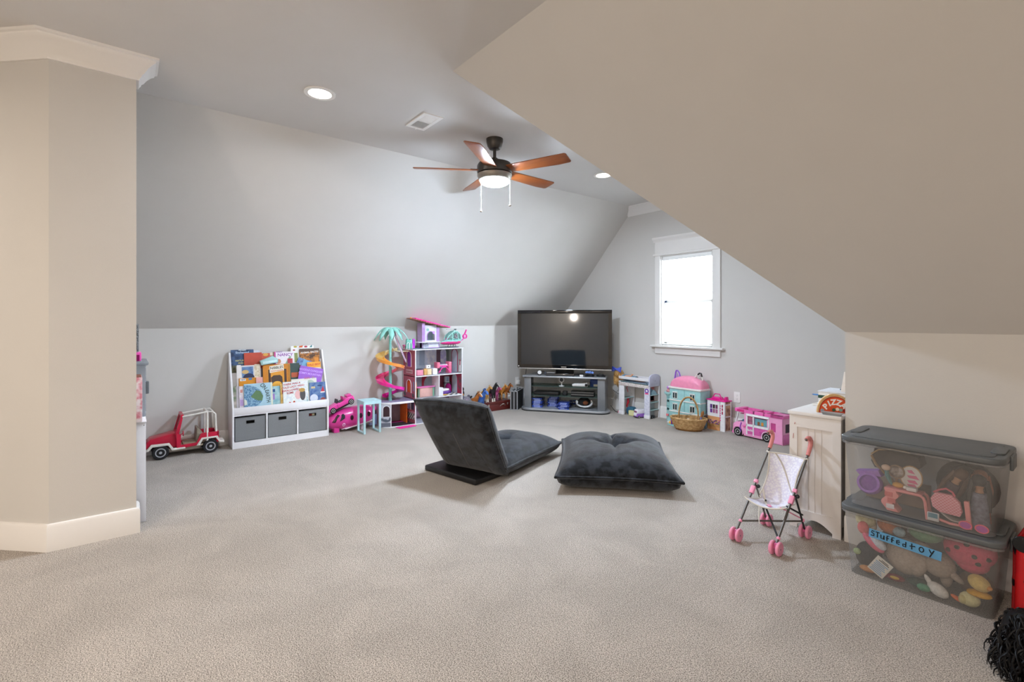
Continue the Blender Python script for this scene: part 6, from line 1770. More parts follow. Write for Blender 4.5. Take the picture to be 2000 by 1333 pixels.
# ------------------------------------------------------------------ small white dollhouse with magenta roof
wh = thing('white_dollhouse', 'small white dollhouse with magenta carry handle roof', 'dollhouse', (2.660, -0.146, 0), R(-7))
M_whw = P('ecebec', 0.4)
M_whm = P('e0218f', 0.3)
# front face along x, -y to the room
fx0, fx1 = -0.10, 0.062
MB().box(fx0, fx1, 0.0, 0.11, 0.0, 0.006).build('base', M_whw, wh)
wz = (0.185, 0.285)
mb = MB()
mb.box(fx0, -0.066, 0.0, 0.006, 0.150, 0.325).box(0.036, fx1, 0.0, 0.006, 0.150, 0.325).box(-0.066, 0.036, 0.0, 0.006, 0.150, wz[0]).box(-0.066, 0.036, 0.0, 0.006, wz[1], 0.325)
mb.build('front_wall', M_whw, wh)
grid_ = MB()
for x in (-0.066, -0.032, 0.002, 0.036):
    grid_.box(x - 0.0025, x + 0.0025, -0.003, 0.003, wz[0], wz[1])
for z in (wz[0], sum(wz) / 2, wz[1]):
    grid_.box(-0.066, 0.036, -0.003, 0.003, z - 0.0025, z + 0.0025)
grid_.build('window_bars', M_whw, wh)
cp = [P('5a2878', 0.3), P('2a1c22', 0.3), P('7a3a60', 0.3), P('6a2a86', 0.3), P('a05a80', 0.3), P('b06a90', 0.3)]
for i in range(6):
    x, z = -0.0635 + 0.034 * (i % 3), wz[1] - 0.0475 if i < 3 else wz[0] + 0.002
    MB().box(x, x + 0.029, 0.001, 0.0025, z, z + 0.045).build('pane', cp[i], wh)
MB().box(fx0 + 0.004, fx1 - 0.004, -0.001, 0.006, 0.0, 0.150).build('garden_panel', mat('garden_print', 'd99a66', 0.6, noise=0.1, scale=20), wh)
random.seed(5)
for c in ('8a4f9a', 'c05a70', '5a7a4a', 'd8b0c0', '6a4a86'):
    b = MB()
    for k in range(12):
        x, z = random.uniform(fx0 + 0.012, fx1 - 0.012), 0.085 + random.uniform(-0.018, 0.022)
        b.prism([(x + 0.006 * math.cos(2 * PI * i / 6), z + 0.007 * math.sin(2 * PI * i / 6)) for i in range(6)], -0.0025, -0.001, 'y')
    b.build('flower_print', P(c, 0.6), wh)
b = MB()
for k in range(26):
    x = fx0 + 0.01 + k * 0.0056
    b.box(x, x + 0.0015, -0.002, -0.001, 0.035, 0.085)
b.build('stem_print', P('8a7a3e', 0.6), wh)
MB().box(fx1 - 0.003, fx1 + 0.004, -0.002, 0.006, 0.0, 0.325).build('dark_seam', P('6a5a60', 0.5), wh)
mb = MB()
mb.box(fx1 + 0.004, fx1 + 0.020, -0.004, 0.004, 0.0, 0.325).box(fx1 + 0.038, fx1 + 0.062, -0.004, 0.004, 0.0, 0.325).box(fx1 + 0.020, fx1 + 0.038, -0.004, 0.004, 0.0, 0.185).box(fx1 + 0.020, fx1 + 0.038, -0.004, 0.004, 0.292, 0.325)
for z in (0.222, 0.258):
    mb.box(fx1 + 0.020, fx1 + 0.038, -0.004, 0.004, z - 0.004, z + 0.004)
mb.build('side_front', M_whw, wh)
MB().box(fx1 + 0.018, fx1 + 0.040, 0.004, 0.006, 0.18, 0.296).build('red_pane', P('b8285a', 0.3), wh)
b = MB()
for k in range(7):
    b.disc((fx1 + 0.004, -0.004, 0.12 + 0.026 * k), 0.008, 0.003, 'y', 10)
b.build('scalloped_vine', P('e0468f', 0.4), wh)
b = MB()
for k in range(6):
    b.disc((fx0 - 0.002, 0.002, 0.14 + 0.03 * k), 0.007, 0.003, 'y', 10)
b.build('scalloped_vine', P('8a5ac0', 0.4), wh)
mb = MB()
mb.box(fx1 + 0.058, fx1 + 0.062, -0.004, 0.008, 0.0, 0.325).box(fx1 + 0.058, fx1 + 0.062, 0.095, 0.11, 0.0, 0.325)
for z in (0.0, 0.155, 0.285):
    mb.box(fx1 + 0.058, fx1 + 0.062, 0.008, 0.095, z, z + 0.014 if z else 0.008)
mb.build('end_frame', M_whw, wh)
MB().box(fx1 + 0.055, fx1 + 0.058, 0.0, 0.11, 0.0, 0.32).build('end_panel', mat('end_print', 'c9a482', 0.5, col2='8a6250', scale=16), wh)
MB().box(fx0, fx1 + 0.055, 0.104, 0.11, 0.0, 0.32).build('back_wall', P('cfa6b8', 0.5), wh)
MB().box(fx0 - 0.010, fx1 + 0.070, -0.010, 0.115, 0.325, 0.336, bev=0.003).build('roof_plate', M_whm, wh)
MB().prism([(fx0 + 0.03, 0.336), (fx1 - 0.005, 0.336), (fx1 - 0.03, 0.362), (fx0 + 0.05, 0.362)], 0.02, 0.095, 'y', bev=0.006).build('roof_hump', M_whm, wh)
MB().tube([(fx0 + 0.03, 0.05, 0.345), (fx0 + 0.062, 0.05, 0.395), (fx1 - 0.042, 0.05, 0.395), (fx1 - 0.012, 0.05, 0.345)], 0.006, 8).build('carry_handle', M_whm, wh)
MB().prism([(fx1 + 0.02, 0.336), (fx1 + 0.055, 0.336), (fx1 + 0.048, 0.375), (fx1 + 0.030, 0.375)], 0.03, 0.08, 'y', bev=0.008).build('chimney', M_whm, wh)
t = thing('small_doll', 'little blue clad doll standing between basket and white dollhouse', 'doll', (2.575, -0.20, 0))
MB().tube([(0, 0, 0), (0, 0, 0.07), (0, 0, 0.105), (0, 0, 0.115), (0, 0, 0.135), (0, 0, 0.152)], [0.013, 0.019, 0.013, 0.008, 0.016, 0.006], 12).build('body', P('5d86a0', 0.6), t, sub=1)
MB().ball((0, 0.004, 0.14), 0.018, 0.018, 0.018, 10).build('hair', P('4a3a34', 0.7), t)

# ------------------------------------------------------------------ pink toy camper
cvn = thing('toy_camper', 'long pink toy camper van with open roof hatches', 'toy camper', (3.165, -0.156, 0), R(-9))
M_cp = mat('camper_pink', 'f4a3ce', 0.3, noise=0.02, coat=0.2)
M_cpd = P('d8559c', 0.35)
M_cph = P('ee6db4', 0.3)
CW = 0.085                      # half width
def cprism(pts, y0, y1, nm, m, bev=0.004, parent=cvn):
    return MB().prism(pts, y0, y1, 'y', bev=bev).build(nm, m, parent)
X0, X1 = -0.275, 0.275
# near side wall with openings, cut as strips
side = MB()
def sbox(a, b_, c, d):
    side.box(a, b_, -CW, -CW + 0.006, c, d)
sbox(-0.135, -0.095, 0.03, 0.255); sbox(-0.095, 0.135, 0.03, 0.145); sbox(-0.095, 0.135, 0.225, 0.255); sbox(-0.035, -0.023, 0.145, 0.225)
sbox(0.115, 0.155, 0.03, 0.255); sbox(0.155, 0.205, 0.03, 0.115); sbox(0.155, 0.205, 0.20, 0.255); sbox(0.205, X1, 0.03, 0.255)
side.build('side_wall', M_cp, cvn)
MB().box(-0.135, X1, CW - 0.006, CW, 0.03, 0.255).build('far_wall', M_cp, cvn)
mb = MB()
mb.box(X1 - 0.006, X1, -CW, CW, 0.0, 0.115).box(X1 - 0.006, X1, -CW, -CW + 0.045, 0.115, 0.20).box(X1 - 0.006, X1, CW - 0.045, CW, 0.115, 0.20).box(X1 - 0.006, X1, -CW, CW, 0.20, 0.255)
mb.build('rear_wall', M_cp, cvn)
MB().box(X1 + 0.001, X1 + 0.004, -CW + 0.01, CW - 0.02, 0.01, 0.10, bev=0.002).build('rear_hatch', P('d870b0', 0.35), cvn)
MB().box(X1 - 0.012, X1 - 0.007, -0.05, 0.05, 0.11, 0.21).build('rear_opening', P('3a2238', 0.5), cvn)
cprism([(X0, 0.03), (X0 + 0.01, 0.125), (X0 + 0.05, 0.15), (-0.135, 0.15), (-0.135, 0.03)], -CW, CW, 'bonnet', M_cp, 0.010)
MB().box(-0.135, X1 - 0.004, -CW + 0.004, CW - 0.004, 0.02, 0.04).build('floor_pan', M_cpd, cvn)
for y in (-CW + 0.004, CW - 0.004):
    MB().bar((X0 + 0.045, y, 0.148), (X0 + 0.075, y, 0.262), 0.014, 0.008).build('windscreen_pillar', M_whw, cvn)
MB().bar((X0 + 0.055, -CW + 0.01, 0.15), (X0 + 0.055, CW - 0.01, 0.15), 0.01, 0.01).build('dash_rail', M_whw, cvn)
MB().prism(arch(0.08, 0.05, cx=0.0), -0.02, 0.02, 'y', M=Matrix.Translation((-0.175, 0.0, 0.125))).build('driver_seat', P('3f6f86', 0.5), cvn)
# roof with hatches
rfm = MB()
rfm.box(X0 + 0.03, -0.20, -CW - 0.004, CW + 0.004, 0.255, 0.292, bev=0.008)
for a, b_ in ((-0.205, -0.195), (-0.035, -0.02), (0.075, 0.09), (0.155, X1 + 0.004)):
    rfm.box(a, b_, -CW - 0.003, CW + 0.003, 0.255, 0.285)
rfm.box(-0.20, X1, -CW - 0.003, -CW + 0.02, 0.255, 0.285).box(-0.20, X1, CW - 0.02, CW + 0.003, 0.255, 0.285)
rfm.build('roof', M_cph, cvn)
MB().box(-0.195, 0.155, -CW + 0.02, CW - 0.02, 0.235, 0.240).build('hatch_well', P('b8307c', 0.5), cvn)
MB().box(X0 + 0.06, X0 + 0.14, -CW - 0.0065, -CW - 0.004, 0.262, 0.282).build('side_marker', P('d02a78', 0.3), cvn)
# white awning panel on the side
wp = MB()
wp.box(-0.110, 0.140, -CW - 0.005, -CW, 0.228, 0.252).box(-0.110, -0.096, -CW - 0.005, -CW, 0.035, 0.228).box(0.128, 0.140, -CW - 0.005, -CW, 0.06, 0.228).box(-0.036, -0.024, -CW - 0.005, -CW, 0.035, 0.228).box(-0.11, 0.14, -CW - 0.005, -CW, 0.122, 0.146)
wp.build('white_side_frame', M_whw, cvn)
MB().tube([(-0.105, -CW - 0.006, 0.235), (0.135, -CW - 0.006, 0.235)], 0.006, 8).build('awning_roll', M_whw, cvn)
MB().box(-0.096, -0.036, -CW + 0.010, -CW + 0.012, 0.146, 0.228).build('room_print', mat('camper_room', 'c06a90', 0.5, col2='8a5a68', scale=30), cvn)
MB().box(-0.024, 0.128, -CW + 0.010, -CW + 0.012, 0.146, 0.215).build('curtain_print', mat('teal_gingham', '7fb4bc', 0.5, col2='5a929c', scale=60, tex='wave'), cvn)
for x, c in ((0.02, '8a5a34'), (0.06, 'd0883a')):
    MB().box(x - 0.012, x + 0.012, -CW + 0.0075, -CW + 0.0095, 0.15, 0.185).build('toy_print', P(c, 0.5), cvn)
lp = MB().box(-0.096, -0.036, -CW - 0.0035, -CW, 0.045, 0.120).box(-0.024, 0.128, -CW - 0.0035, -CW, 0.045, 0.120).build('magenta_panel', P('d65fa6', 0.35), cvn)
text('name_print', 'Barbie', 0.030, M_whw, cvn, (-0.066, -CW - 0.0045, 0.085), (PI / 2, 0, 0), 0.0005, shear=0.25, bold=0.0008)
MB().box(0.035, 0.09, -CW - 0.0045, -CW - 0.003, 0.078, 0.083).box(0.04, 0.085, -CW - 0.0045, -CW - 0.003, 0.066, 0.070).build('print_lines', P('a83a80', 0.4), cvn)
MB().box(-0.110, 0.12, -CW - 0.0042, -CW - 0.003, 0.128, 0.133).build('pink_stripe', P('d65fa6', 0.4), cvn)
for x in (-0.205, 0.115):
    MB().tube([(x + 0.055 * math.cos(PI * i / 20), -CW - 0.001, 0.047 + 0.055 * math.sin(PI * i / 20)) for i in range(-3, 24)], 0.0048, 6).build('wheel_arch', M_cp if x < 0 else M_whw, cvn)
    wheel(cvn, x, -CW + 0.002, 0.047, 0.047, 0.022, P('cfcdca', 0.3, metal=0.4), 5, -1)
    wheel(cvn, x, CW - 0.002, 0.047, 0.047, 0.022, P('cfcdca', 0.3, metal=0.4), 5, 1)
MB().box(X0 - 0.004, X0 + 0.02, -CW, CW, 0.02, 0.045, bev=0.005).build('front_bumper', M_cph, cvn)
MB().box(-0.14, 0.06, -CW, -CW + 0.03, 0.018, 0.035).build('sill', M_cp, cvn)
MB().box(0.165, X1, -CW, CW, 0.002, 0.035, bev=0.004).build('rear_skirt', M_cp, cvn)
MB().box(0.155, 0.205, -CW + 0.004, -CW + 0.02, 0.115, 0.20).build('rear_bay', P('c8488c', 0.4), cvn)
MB().ball((-0.13, -CW - 0.008, 0.118), 0.014, 0.008, 0.012, 10).build('wing_mirror', M_cph, cvn)
MB().tube([(-0.165, -CW - 0.006, 0.15), (-0.175, -CW - 0.010, 0.11), (-0.17, -CW - 0.008, 0.05)], 0.004, 6).build('purple_ribbon', P('8a45c8', 0.5), cvn)
# ------------------------------------------------------------------ white cabinet at the corner and the toys on it
M_cab = mat('cabinet_white', 'e4dfda', 0.45, noise=0.01)
cb = thing('white_cabinet', 'white panelled cabinet with arched foot at the wall corner', 'cabinet', (4.236, -2.168, 0))
CWx, CD, CH = 0.266, 0.43, 0.662
MB().box(0.004, CWx - 0.004, 0.014, CD, 0.06, CH).build('body', M_cab, cb)
fr = MB()
fr.box(0, 0.042, 0, 0.014, 0.0, CH).box(CWx - 0.042, CWx, 0, 0.014, 0.0, CH).box(0.042, CWx - 0.042, 0, 0.014, CH - 0.07, CH)
fr.build('end_frame', M_cab, cb)
n = 12
ap = [(0.042, 0.11), (0.042, 0.02)] + [(0.042 + (CWx - 0.084) * i / n, 0.02 + 0.045 * math.sin(PI * i / n)) for i in range(1, n)] + [(CWx - 0.042, 0.02), (CWx - 0.042, 0.11)]
MB().prism(ap, 0.0, 0.014, 'y').build('arched_apron', M_cab, cb)
MB().box(0.042, CWx - 0.042, 0.008, 0.014, 0.11, CH - 0.07).build('recessed_panel', M_cab, cb)
for x in (0.098, 0.133, 0.168):
    MB().box(x - 0.0012, x + 0.0012, 0.0065, 0.0085, 0.11, CH - 0.07).build('bead_line', P('cdc7c1', 0.5), cb)
fl_ = MB()
fl_.box(0.004, 0.018, 0.4, CD, 0, 0.06).box(CWx - 0.018, CWx - 0.004, 0.4, CD, 0, 0.06)
fl_.build('rear_feet', M_cab, cb)
MB().box(-0.008, CWx + 0.004, -0.008, CD, CH, CH + 0.022, bev=0.004).build('top_board', M_cab, cb)
for x, z, l in ((0.028, 0.605, 0.012), (0.020, 0.52, 0.03)):
    MB().bar((x, -0.0008, z), (x + 0.003, -0.0008, z + l), 0.0035, 0.0016).build('crayon_mark', P('c0605a', 0.6), cb)
CT = CH + 0.0225
pz = thing('pizza_sign', 'toy pizza shop sign with white lettering on orange sauce', 'toy sign', (4.439, -2.067, CT), R(40))
def halfdisc(rx, rz, n=22, z0=0.0):
    return [(rx * math.cos(PI * i / n), z0 + rz * math.sin(PI * i / n) ** 0.9) for i in range(n + 1)]
MB().prism(halfdisc(0.090, 0.108), 0.0, 0.018, 'y', bev=0.003).build('crust', mat('pizza_crust', 'c9a06a', 0.6, noise=0.15, scale=40), pz)
MB().prism(halfdisc(0.081, 0.094), -0.0025, 0.001, 'y').build('red_edge', P('a8281a', 0.5), pz)
MB().prism(halfdisc(0.077, 0.089), -0.004, -0.0015, 'y').build('sauce', P('d9501c', 0.5), pz)
for i, (c_, a) in enumerate(zip('PIZZA', (148, 122, 98, 70, 40))):
    r = 0.055
    text('letter', c_, 0.044, P('f2efe8', 0.5), pz, (r * 1.02 * math.cos(R(a)), -0.005, r * math.sin(R(a)) + 0.006), (PI / 2, R(-(a - 90) * 0.75), 0), 0.0006, bold=0.0016)
for x, z, c in ((-0.006, 0.018, '3a5a3a'), (0.012, 0.022, 'e8e0c8'), (0.030, 0.018, '8fae9a'), (0.048, 0.016, 'a01c14'), (-0.066, 0.014, '8f9aa6')):
    MB().disc((x, -0.0055, z), 0.0095, 0.003, 'y', 12).build('topping', P(c, 0.5), pz)
t = thing('toy_tray', 'grey toy baking tray in front of the pizza sign', 'toy tray', (4.455, -2.152, CT), R(4))
MB().prism([(-0.042, 0.0), (0.04, 0.0), (0.05, 0.014), (-0.052, 0.014)], -0.016, 0.012, 'y', bev=0.002).build('tray', P('8e9297', 0.35, metal=0.4), t)
MB().box(-0.054, 0.052, -0.019, 0.015, 0.013, 0.0165, bev=0.001).build('rim', P('a5a9ad', 0.35, metal=0.4), t)
t = thing('toy_register', 'white toy counter box with dark green stripe behind the pizza sign', 'toy', (4.322, -1.975, CT))
MB().box(0, 0.155, 0, 0.20, 0, 0.102, bev=0.003).build('box', P('e4e2de', 0.45), t)
MB().box(0.0, 0.156, -0.0015, 0.0, 0.064, 0.082).build('green_stripe', P('1f4a3a', 0.5), t)
MB().box(-0.003, 0.158, -0.003, 0.203, 0.100, 0.108, bev=0.002).build('top', P('dfe1e6', 0.4), t)
MB().ring((0.10, 0.15, 0.110), 0.020, 0.032, 0.003, 'z', 20).build('dark_ring', M_dark, t)
MB().box(0.0, 0.006, -0.0015, 0.0, 0.02, 0.03).build('red_mark', P('b83028', 0.5), t)
t = thing('blue_crayon', 'blue pen lying out over the cabinet edge', 'pen', (4.318, -1.93, CT + 0.075))
MB().tube([(0, 0, 0), (-0.036, -0.006, 0.001)], 0.0045, 8).build('barrel', P('4a86c8', 0.4), t)
MB().tube([(-0.036, -0.006, 0.001), (-0.044, -0.007, 0.001)], [0.004, 0.001], 8).build('tip', P('2a5a98', 0.4), t)
MB().box(-0.002, 0.004, -0.008, 0.006, -0.075, -0.003).build('holder_clip', P('d8d6d2', 0.5), t)
t = thing('white_tray', 'thin white tray beside the toy counter box', 'toy tray', (4.262, -1.90, CT))
MB().box(0, 0.05, 0, 0.12, 0.0, 0.012, bev=0.003).build('tray', P('e8e4dc', 0.5), t)
MB().box(0.004, 0.046, 0.004, 0.116, 0.012, 0.015).build('lip', P('d8d2c6', 0.5), t)
t = thing('menu_board', 'upright white toy board with red mark, standing on the counter box', 'toy sign', (4.430, -1.945, CT + 0.1085), R(-4))
MB().prism([(0.0, 0.0), (0.055, 0.0), (0.055, 0.12), (0.018, 0.12)], 0.0, 0.05, 'y', bev=0.003).build('board', P('e6ddd2', 0.5), t)
MB().prism([(0.024, 0.035), (0.034, 0.044), (0.046, 0.036), (0.036, 0.028)], -0.0015, 0.0, 'y').build('red_mark', P('b8322c', 0.5), t)

# ------------------------------------------------------------------ doll stroller
M_tube = mat('stroller_metal', '6d6a66', 0.35, 0.6, noise=0.04)
M_spk = P('ec96b4', 0.4)
M_spd = P('d86fa4', 0.4)
M_trimc = P('d9d3c8', 0.7)
M_sfab = mat('dotted_fabric', 'ebebf3', 0.8, noise=0.02, scale=85, tex='voronoi', col2='dcdaea')
sr = thing('doll_stroller', 'folding doll stroller with pink wheels and white fabric seat', 'doll stroller', (4.255, -2.455, 0))
def L(x, y, z):
    return Vector((x - 4.255, y + 2.455, z))
XL, XR = 4.142, 4.352
for x in (XL, XR):
    MB().tube([L(x, -2.625, 0.05), L(x, -2.42, 0.248), L(x, -2.205, 0.455), L(x, -2.19, 0.47)], 0.0062, 10).build('push_bar', M_tube, sr)
    g = [L(x, -2.215, 0.445), L(x, -2.19, 0.475), L(x, -2.172, 0.502), L(x, -2.172, 0.525), L(x, -2.188, 0.541), L(x, -2.210, 0.545), L(x, -2.232, 0.538)]
    MB().tube(g, [0.0105, 0.0115, 0.0115, 0.0115, 0.0115, 0.011, 0.0105], 12).build('grip', mat('foam_grip', 'd98a86', 0.8, noise=0.05, scale=60), sr)
    MB().ball(g[-1] + Vector((0, -0.003, 0)), 0.007).build('grip_end', M_tube, sr)
    MB().tube([L(x + 0.004, -2.400, 0.262), L(x + 0.010, -2.345, 0.15), L(x + 0.012, -2.292, 0.05)], 0.0052, 8).build('rear_leg', M_dark if x > 4.2 else M_tube, sr)
    b = MB()
    b.bar(L(x - 0.002, -2.445, 0.222), L(x - 0.002, -2.412, 0.256), 0.024, 0.020, 0.003)
    b.bar(L(x, -2.395, 0.272), L(x, -2.380, 0.287), 0.022, 0.020, 0.003)
    b.build('pink_bracket', M_spk, sr)
    MB().ball(L(x + 0.014, -2.392, 0.255), 0.011, n=12).build('joint_knob', M_dark, sr)
    for y, xx in ((-2.625, x), (-2.287, x + 0.014)):
        for sx in (-1, 1):
            wo = MB().lathe([(0.016, -0.007), (0.032, -0.008), (0.036, -0.004), (0.036, 0.004), (0.032, 0.008), (0.016, 0.007)], 26).build('wheel', M_spk, sr, L(xx + sx * 0.017, y, 0.036), (0, PI / 2, 0))
            MB().disc((0, 0, 0), 0.028, 0.010, 'z', 20).build('wheel_disc', M_spd if sx < 0 else P('e4a0bc', 0.4), wo)
            MB().disc((0, 0, 0.006), 0.005, 0.004, 'z', 10).build('wheel_cap', P('9a6a80', 0.4), wo)
        MB().tube([L(xx - 0.018, y, 0.036), L(xx + 0.018, y, 0.036)], 0.006, 8).tube([L(xx, y, 0.036), L(xx, y, 0.062)], 0.009, 8).build('axle_fork', M_spd, sr)
# crossing braces
MB().tube([L(XL, -2.575, 0.098), L(XR + 0.012, -2.315, 0.10)], 0.0052, 8).build('cross_brace', M_tube, sr)
MB().tube([L(XL + 0.014, -2.345, 0.175), L(XR, -2.595, 0.078)], 0.0052, 8).build('cross_brace', M_dark, sr)
MB().tube([L(XL + 0.012, -2.32, 0.10), L(XL + 0.06, -2.40, 0.19)], 0.005, 8).build('cross_brace', M_dark, sr)
MB().tube([L(XR - 0.03, -2.42, 0.195), L(XR + 0.012, -2.318, 0.135)], 0.005, 8).build('seat_brace', M_dark, sr)
MB().tube([L(XR - 0.055, -2.44, 0.185), L(XR + 0.008, -2.322, 0.115)], 0.0035, 8).build('pink_cord', M_spk, sr)
for p_ in (L(XL, -2.575, 0.098), L(XR, -2.595, 0.078), L(XR + 0.012, -2.315, 0.105)):
    MB().ball(p_, 0.010, n=12).build('brace_clip', M_spk, sr)
# sling seat
def sling(u, v):
    # v: 0 top of back .. 1 front of seat
    if v < 0.68:
        k = v / 0.68
        y = -2.238 - 0.135 * k
        z = 0.425 - 0.235 * k
        half = 0.098 - 0.02 * math.sin(PI * k)
    else:
        k = (v - 0.68) / 0.32
        y = -2.373 - 0.145 * k
        z = 0.190 - 0.008 * math.sin(PI * k) + 0.028 * k
        half = 0.078 + 0.03 * k
    s = 2 * u - 1
    sag = (1 - s * s)
    y2 = y + 0.035 * sag * (1 if v < 0.68 else 0.0) - (0.018 * sag if v > 0.95 else 0)
    z2 = z - (0.022 * sag * min(1, v / 0.5))
    return L(4.247 + s * half, y2, z2)
MB().grid(sling, 16, 26).build('sling_seat', M_sfab, sr, solid=0.002, angle=180)
for path in ([sling(0, j / 20) for j in range(21)], [sling(1, j / 20) for j in range(21)], [sling(i / 12, 0) for i in range(13)], [sling(i / 12, 1) for i in range(13)]):
    MB().tube(path, 0.0042, 6).build('edge_binding', M_trimc, sr)
def strap(pts, nm='strap'):
    MB().tube(pts, 0.0065, 6, flat=0.25).build(nm, M_trimc, sr)
off = Vector((0, -0.006, 0.002))
strap([sling(0.15 + 0.75 * t / 8, 0.0 + 0.5 * t / 8) + off for t in range(9)])
strap([sling(0.02, 0.55) + off, sling(0.12, 0.68) + off, sling(0.3, 0.78) + Vector((0, 0, 0.006)), sling(0.42, 0.86) + Vector((0, 0, 0.006))])
strap([sling(0.98, 0.58) + off, sling(0.88, 0.70) + off, sling(0.7, 0.82) + Vector((0, 0, 0.006))])
strap([sling(0.40, 1.0), sling(0.40, 1.0) + Vector((0.0, -0.004, -0.05)), sling(0.40, 1.0) + Vector((0.002, 0.0, -0.10))])
MB().bar(sling(0.40, 0.80) + Vector((0, 0, 0.007)), sling(0.55, 0.90) + Vector((0, 0, 0.007)), 0.018, 0.006, 0.002).build('pink_buckle', M_spk, sr)
for x in (XL, XR):
    MB().tube([L(x + 0.010 * (1 if x < 4.2 else -1), -2.24, 0.425), L(x, -2.236, 0.425), L(x - 0.006 * (1 if x < 4.2 else -1), -2.232, 0.43)], 0.007, 8).build('strap_loop', M_trimc, sr)

# ------------------------------------------------------------------ two clear storage totes
M_tote = clear_mat('tote_plastic', 'eef0f2', 0.80, 0.22, 'c9c7c4')
M_lid = mat('tote_lid', '5b5f61', 0.45, noise=0.04, scale=20)
TX0, TX1, TY0, TY1 = 4.625, 5.170, -2.535, -2.185
def rr_loop(x0, x1, y0, y1, r, z, n=5):
    return [(x, y, z) for x, y in rrect(x1 - x0, y1 - y0, r, n, (x0 + x1) / 2, (y0 + y1) / 2)]
def tote(z0, label, lid_label):
    t = thing('storage_tote', label, 'storage tote', ((TX0 + TX1) / 2, (TY0 + TY1) / 2, z0))
    ox, oy = (TX0 + TX1) / 2, (TY0 + TY1) / 2
    mb = MB()
    loops = []
    for z, g in ((0.003, 0.030), (0.0, 0.022), (0.30, 0.0)):
        loops.append([mb.bm.verts.new((p[0] - ox, p[1] - oy, z)) for p in rr_loop(TX0 + g, TX1 - g, TY0 + g * 0.8, TY1 - g * 0.8, 0.035, 0)])
    loops = loops[1:]
    m = len(loops[0])
    mb.bm.faces.new(loops[0][::-1])
    for a_, b_ in zip(loops, loops[1:]):
        for k in range(m):
            mb.bm.faces.new((a_[k], a_[(k + 1) % m], b_[(k + 1) % m], b_[k]))
    for v in [v for v in mb.bm.verts if not v.link_faces]:
        mb.bm.verts.remove(v)
    mb.build('tub', M_tote, t)
    rim = [(p[0] - ox, p[1] - oy, 0.296) for p in rr_loop(TX0 - 0.006, TX1 + 0.006, TY0 - 0.006, TY1 + 0.006, 0.038, 0)]
    MB().tube(rim, 0.006, 6, closed=True).build('rim', clear_mat('tote_rim', 'f2f4f6', 0.75, 0.2, 'b6b4b2'), t)
    w2, d2 = (TX1 - TX0) / 2 + 0.014, (TY1 - TY0) / 2 + 0.014
    lid = MB().prism(rrect(2 * w2, 2 * d2, 0.05), 0.302, 0.327, 'z', bev=0.006, seg=3).build('lid', M_lid, t)
    MB().prism(rrect(2 * w2 - 0.07, 2 * d2 - 0.05, 0.035), 0.327, 0.3295, 'z', bev=0.001).build('lid_panel', M_lid, lid)
    for s in (-1, 1):
        MB().prism(rrect(0.045, 0.16, 0.02, cx=s * (w2 - 0.035)), 0.327, 0.334, 'z', bev=0.002).build('latch_pad', M_lid, lid)
        MB().box(s * (w2 + 0.004) - 0.006, s * (w2 + 0.004) + 0.006, -0.05, 0.05, 0.262, 0.322, bev=0.004).build('latch', M_lid, lid)
    return t
lo = tote(0.0, 'lower clear tote of stuffed animals with a blue tape label', '')
up = tote(0.3345, 'upper clear tote full of dolls and pink doll furniture', '')
# blue tape with handwriting on the lower tote
tp = MB().box(-0.130, 0.130, -0.0016, 0.0, -0.020, 0.020).build('tape_label', P('5f9cc8', 0.6), lo, (-0.037, -0.1735, 0.215), (R(3.4), R(4.0), 0))
def scrawl(strokes, x, s, nm):
    b = MB()
    for st_ in strokes:
        b.tube([(x + px_ * s, -0.0022, -0.011 + pz_ * s) for px_, pz_ in st_], 0.0023, 6)
    b.build('handwriting', P('15161a', 0.6), tp)
GL = {'s': [[(0.55, 0.95), (0.15, 1.0), (0.05, 0.7), (0.5, 0.45), (0.5, 0.1), (0.0, 0.05)]], 't': [[(0.3, 1.0), (0.3, 0.0)], [(0.0, 1.0), (0.65, 1.0)]],
      'u': [[(0.0, 0.8), (0.05, 0.1), (0.4, 0.05), (0.5, 0.8)], [(0.5, 0.8), (0.55, 0.0)]], 'f': [[(0.5, 1.0), (0.15, 0.95), (0.15, 0.0)], [(0.0, 0.5), (0.45, 0.5)]],
      'e': [[(0.05, 0.4), (0.5, 0.5), (0.4, 0.85), (0.05, 0.7), (0.05, 0.15), (0.5, 0.05)]], 'd': [[(0.5, 1.0), (0.5, 0.0), (0.1, 0.05), (0.05, 0.4), (0.5, 0.5)]],
      'x': [[(0.25, 1.0), (0.3, 0.0)], [(0.0, 0.45), (0.75, 0.65)]], 'o': [[(0.3 + 0.3 * math.cos(2 * PI * i / 10), 0.5 + 0.42 * math.sin(2 * PI * i / 10)) for i in range(11)]], 'y': [[(0.0, 1.0), (0.3, 0.45)], [(0.65, 1.05), (0.15, -0.25)]]}
for c_, x in zip('stuffed', (-0.122, -0.104, -0.084, -0.064, -0.046, -0.026, -0.004)):
    scrawl(GL[c_], x, 0.024, c_)
for c_, x in zip('xoy', (0.022, 0.055, 0.088)):
    scrawl(GL[c_], x, 0.026, c_)

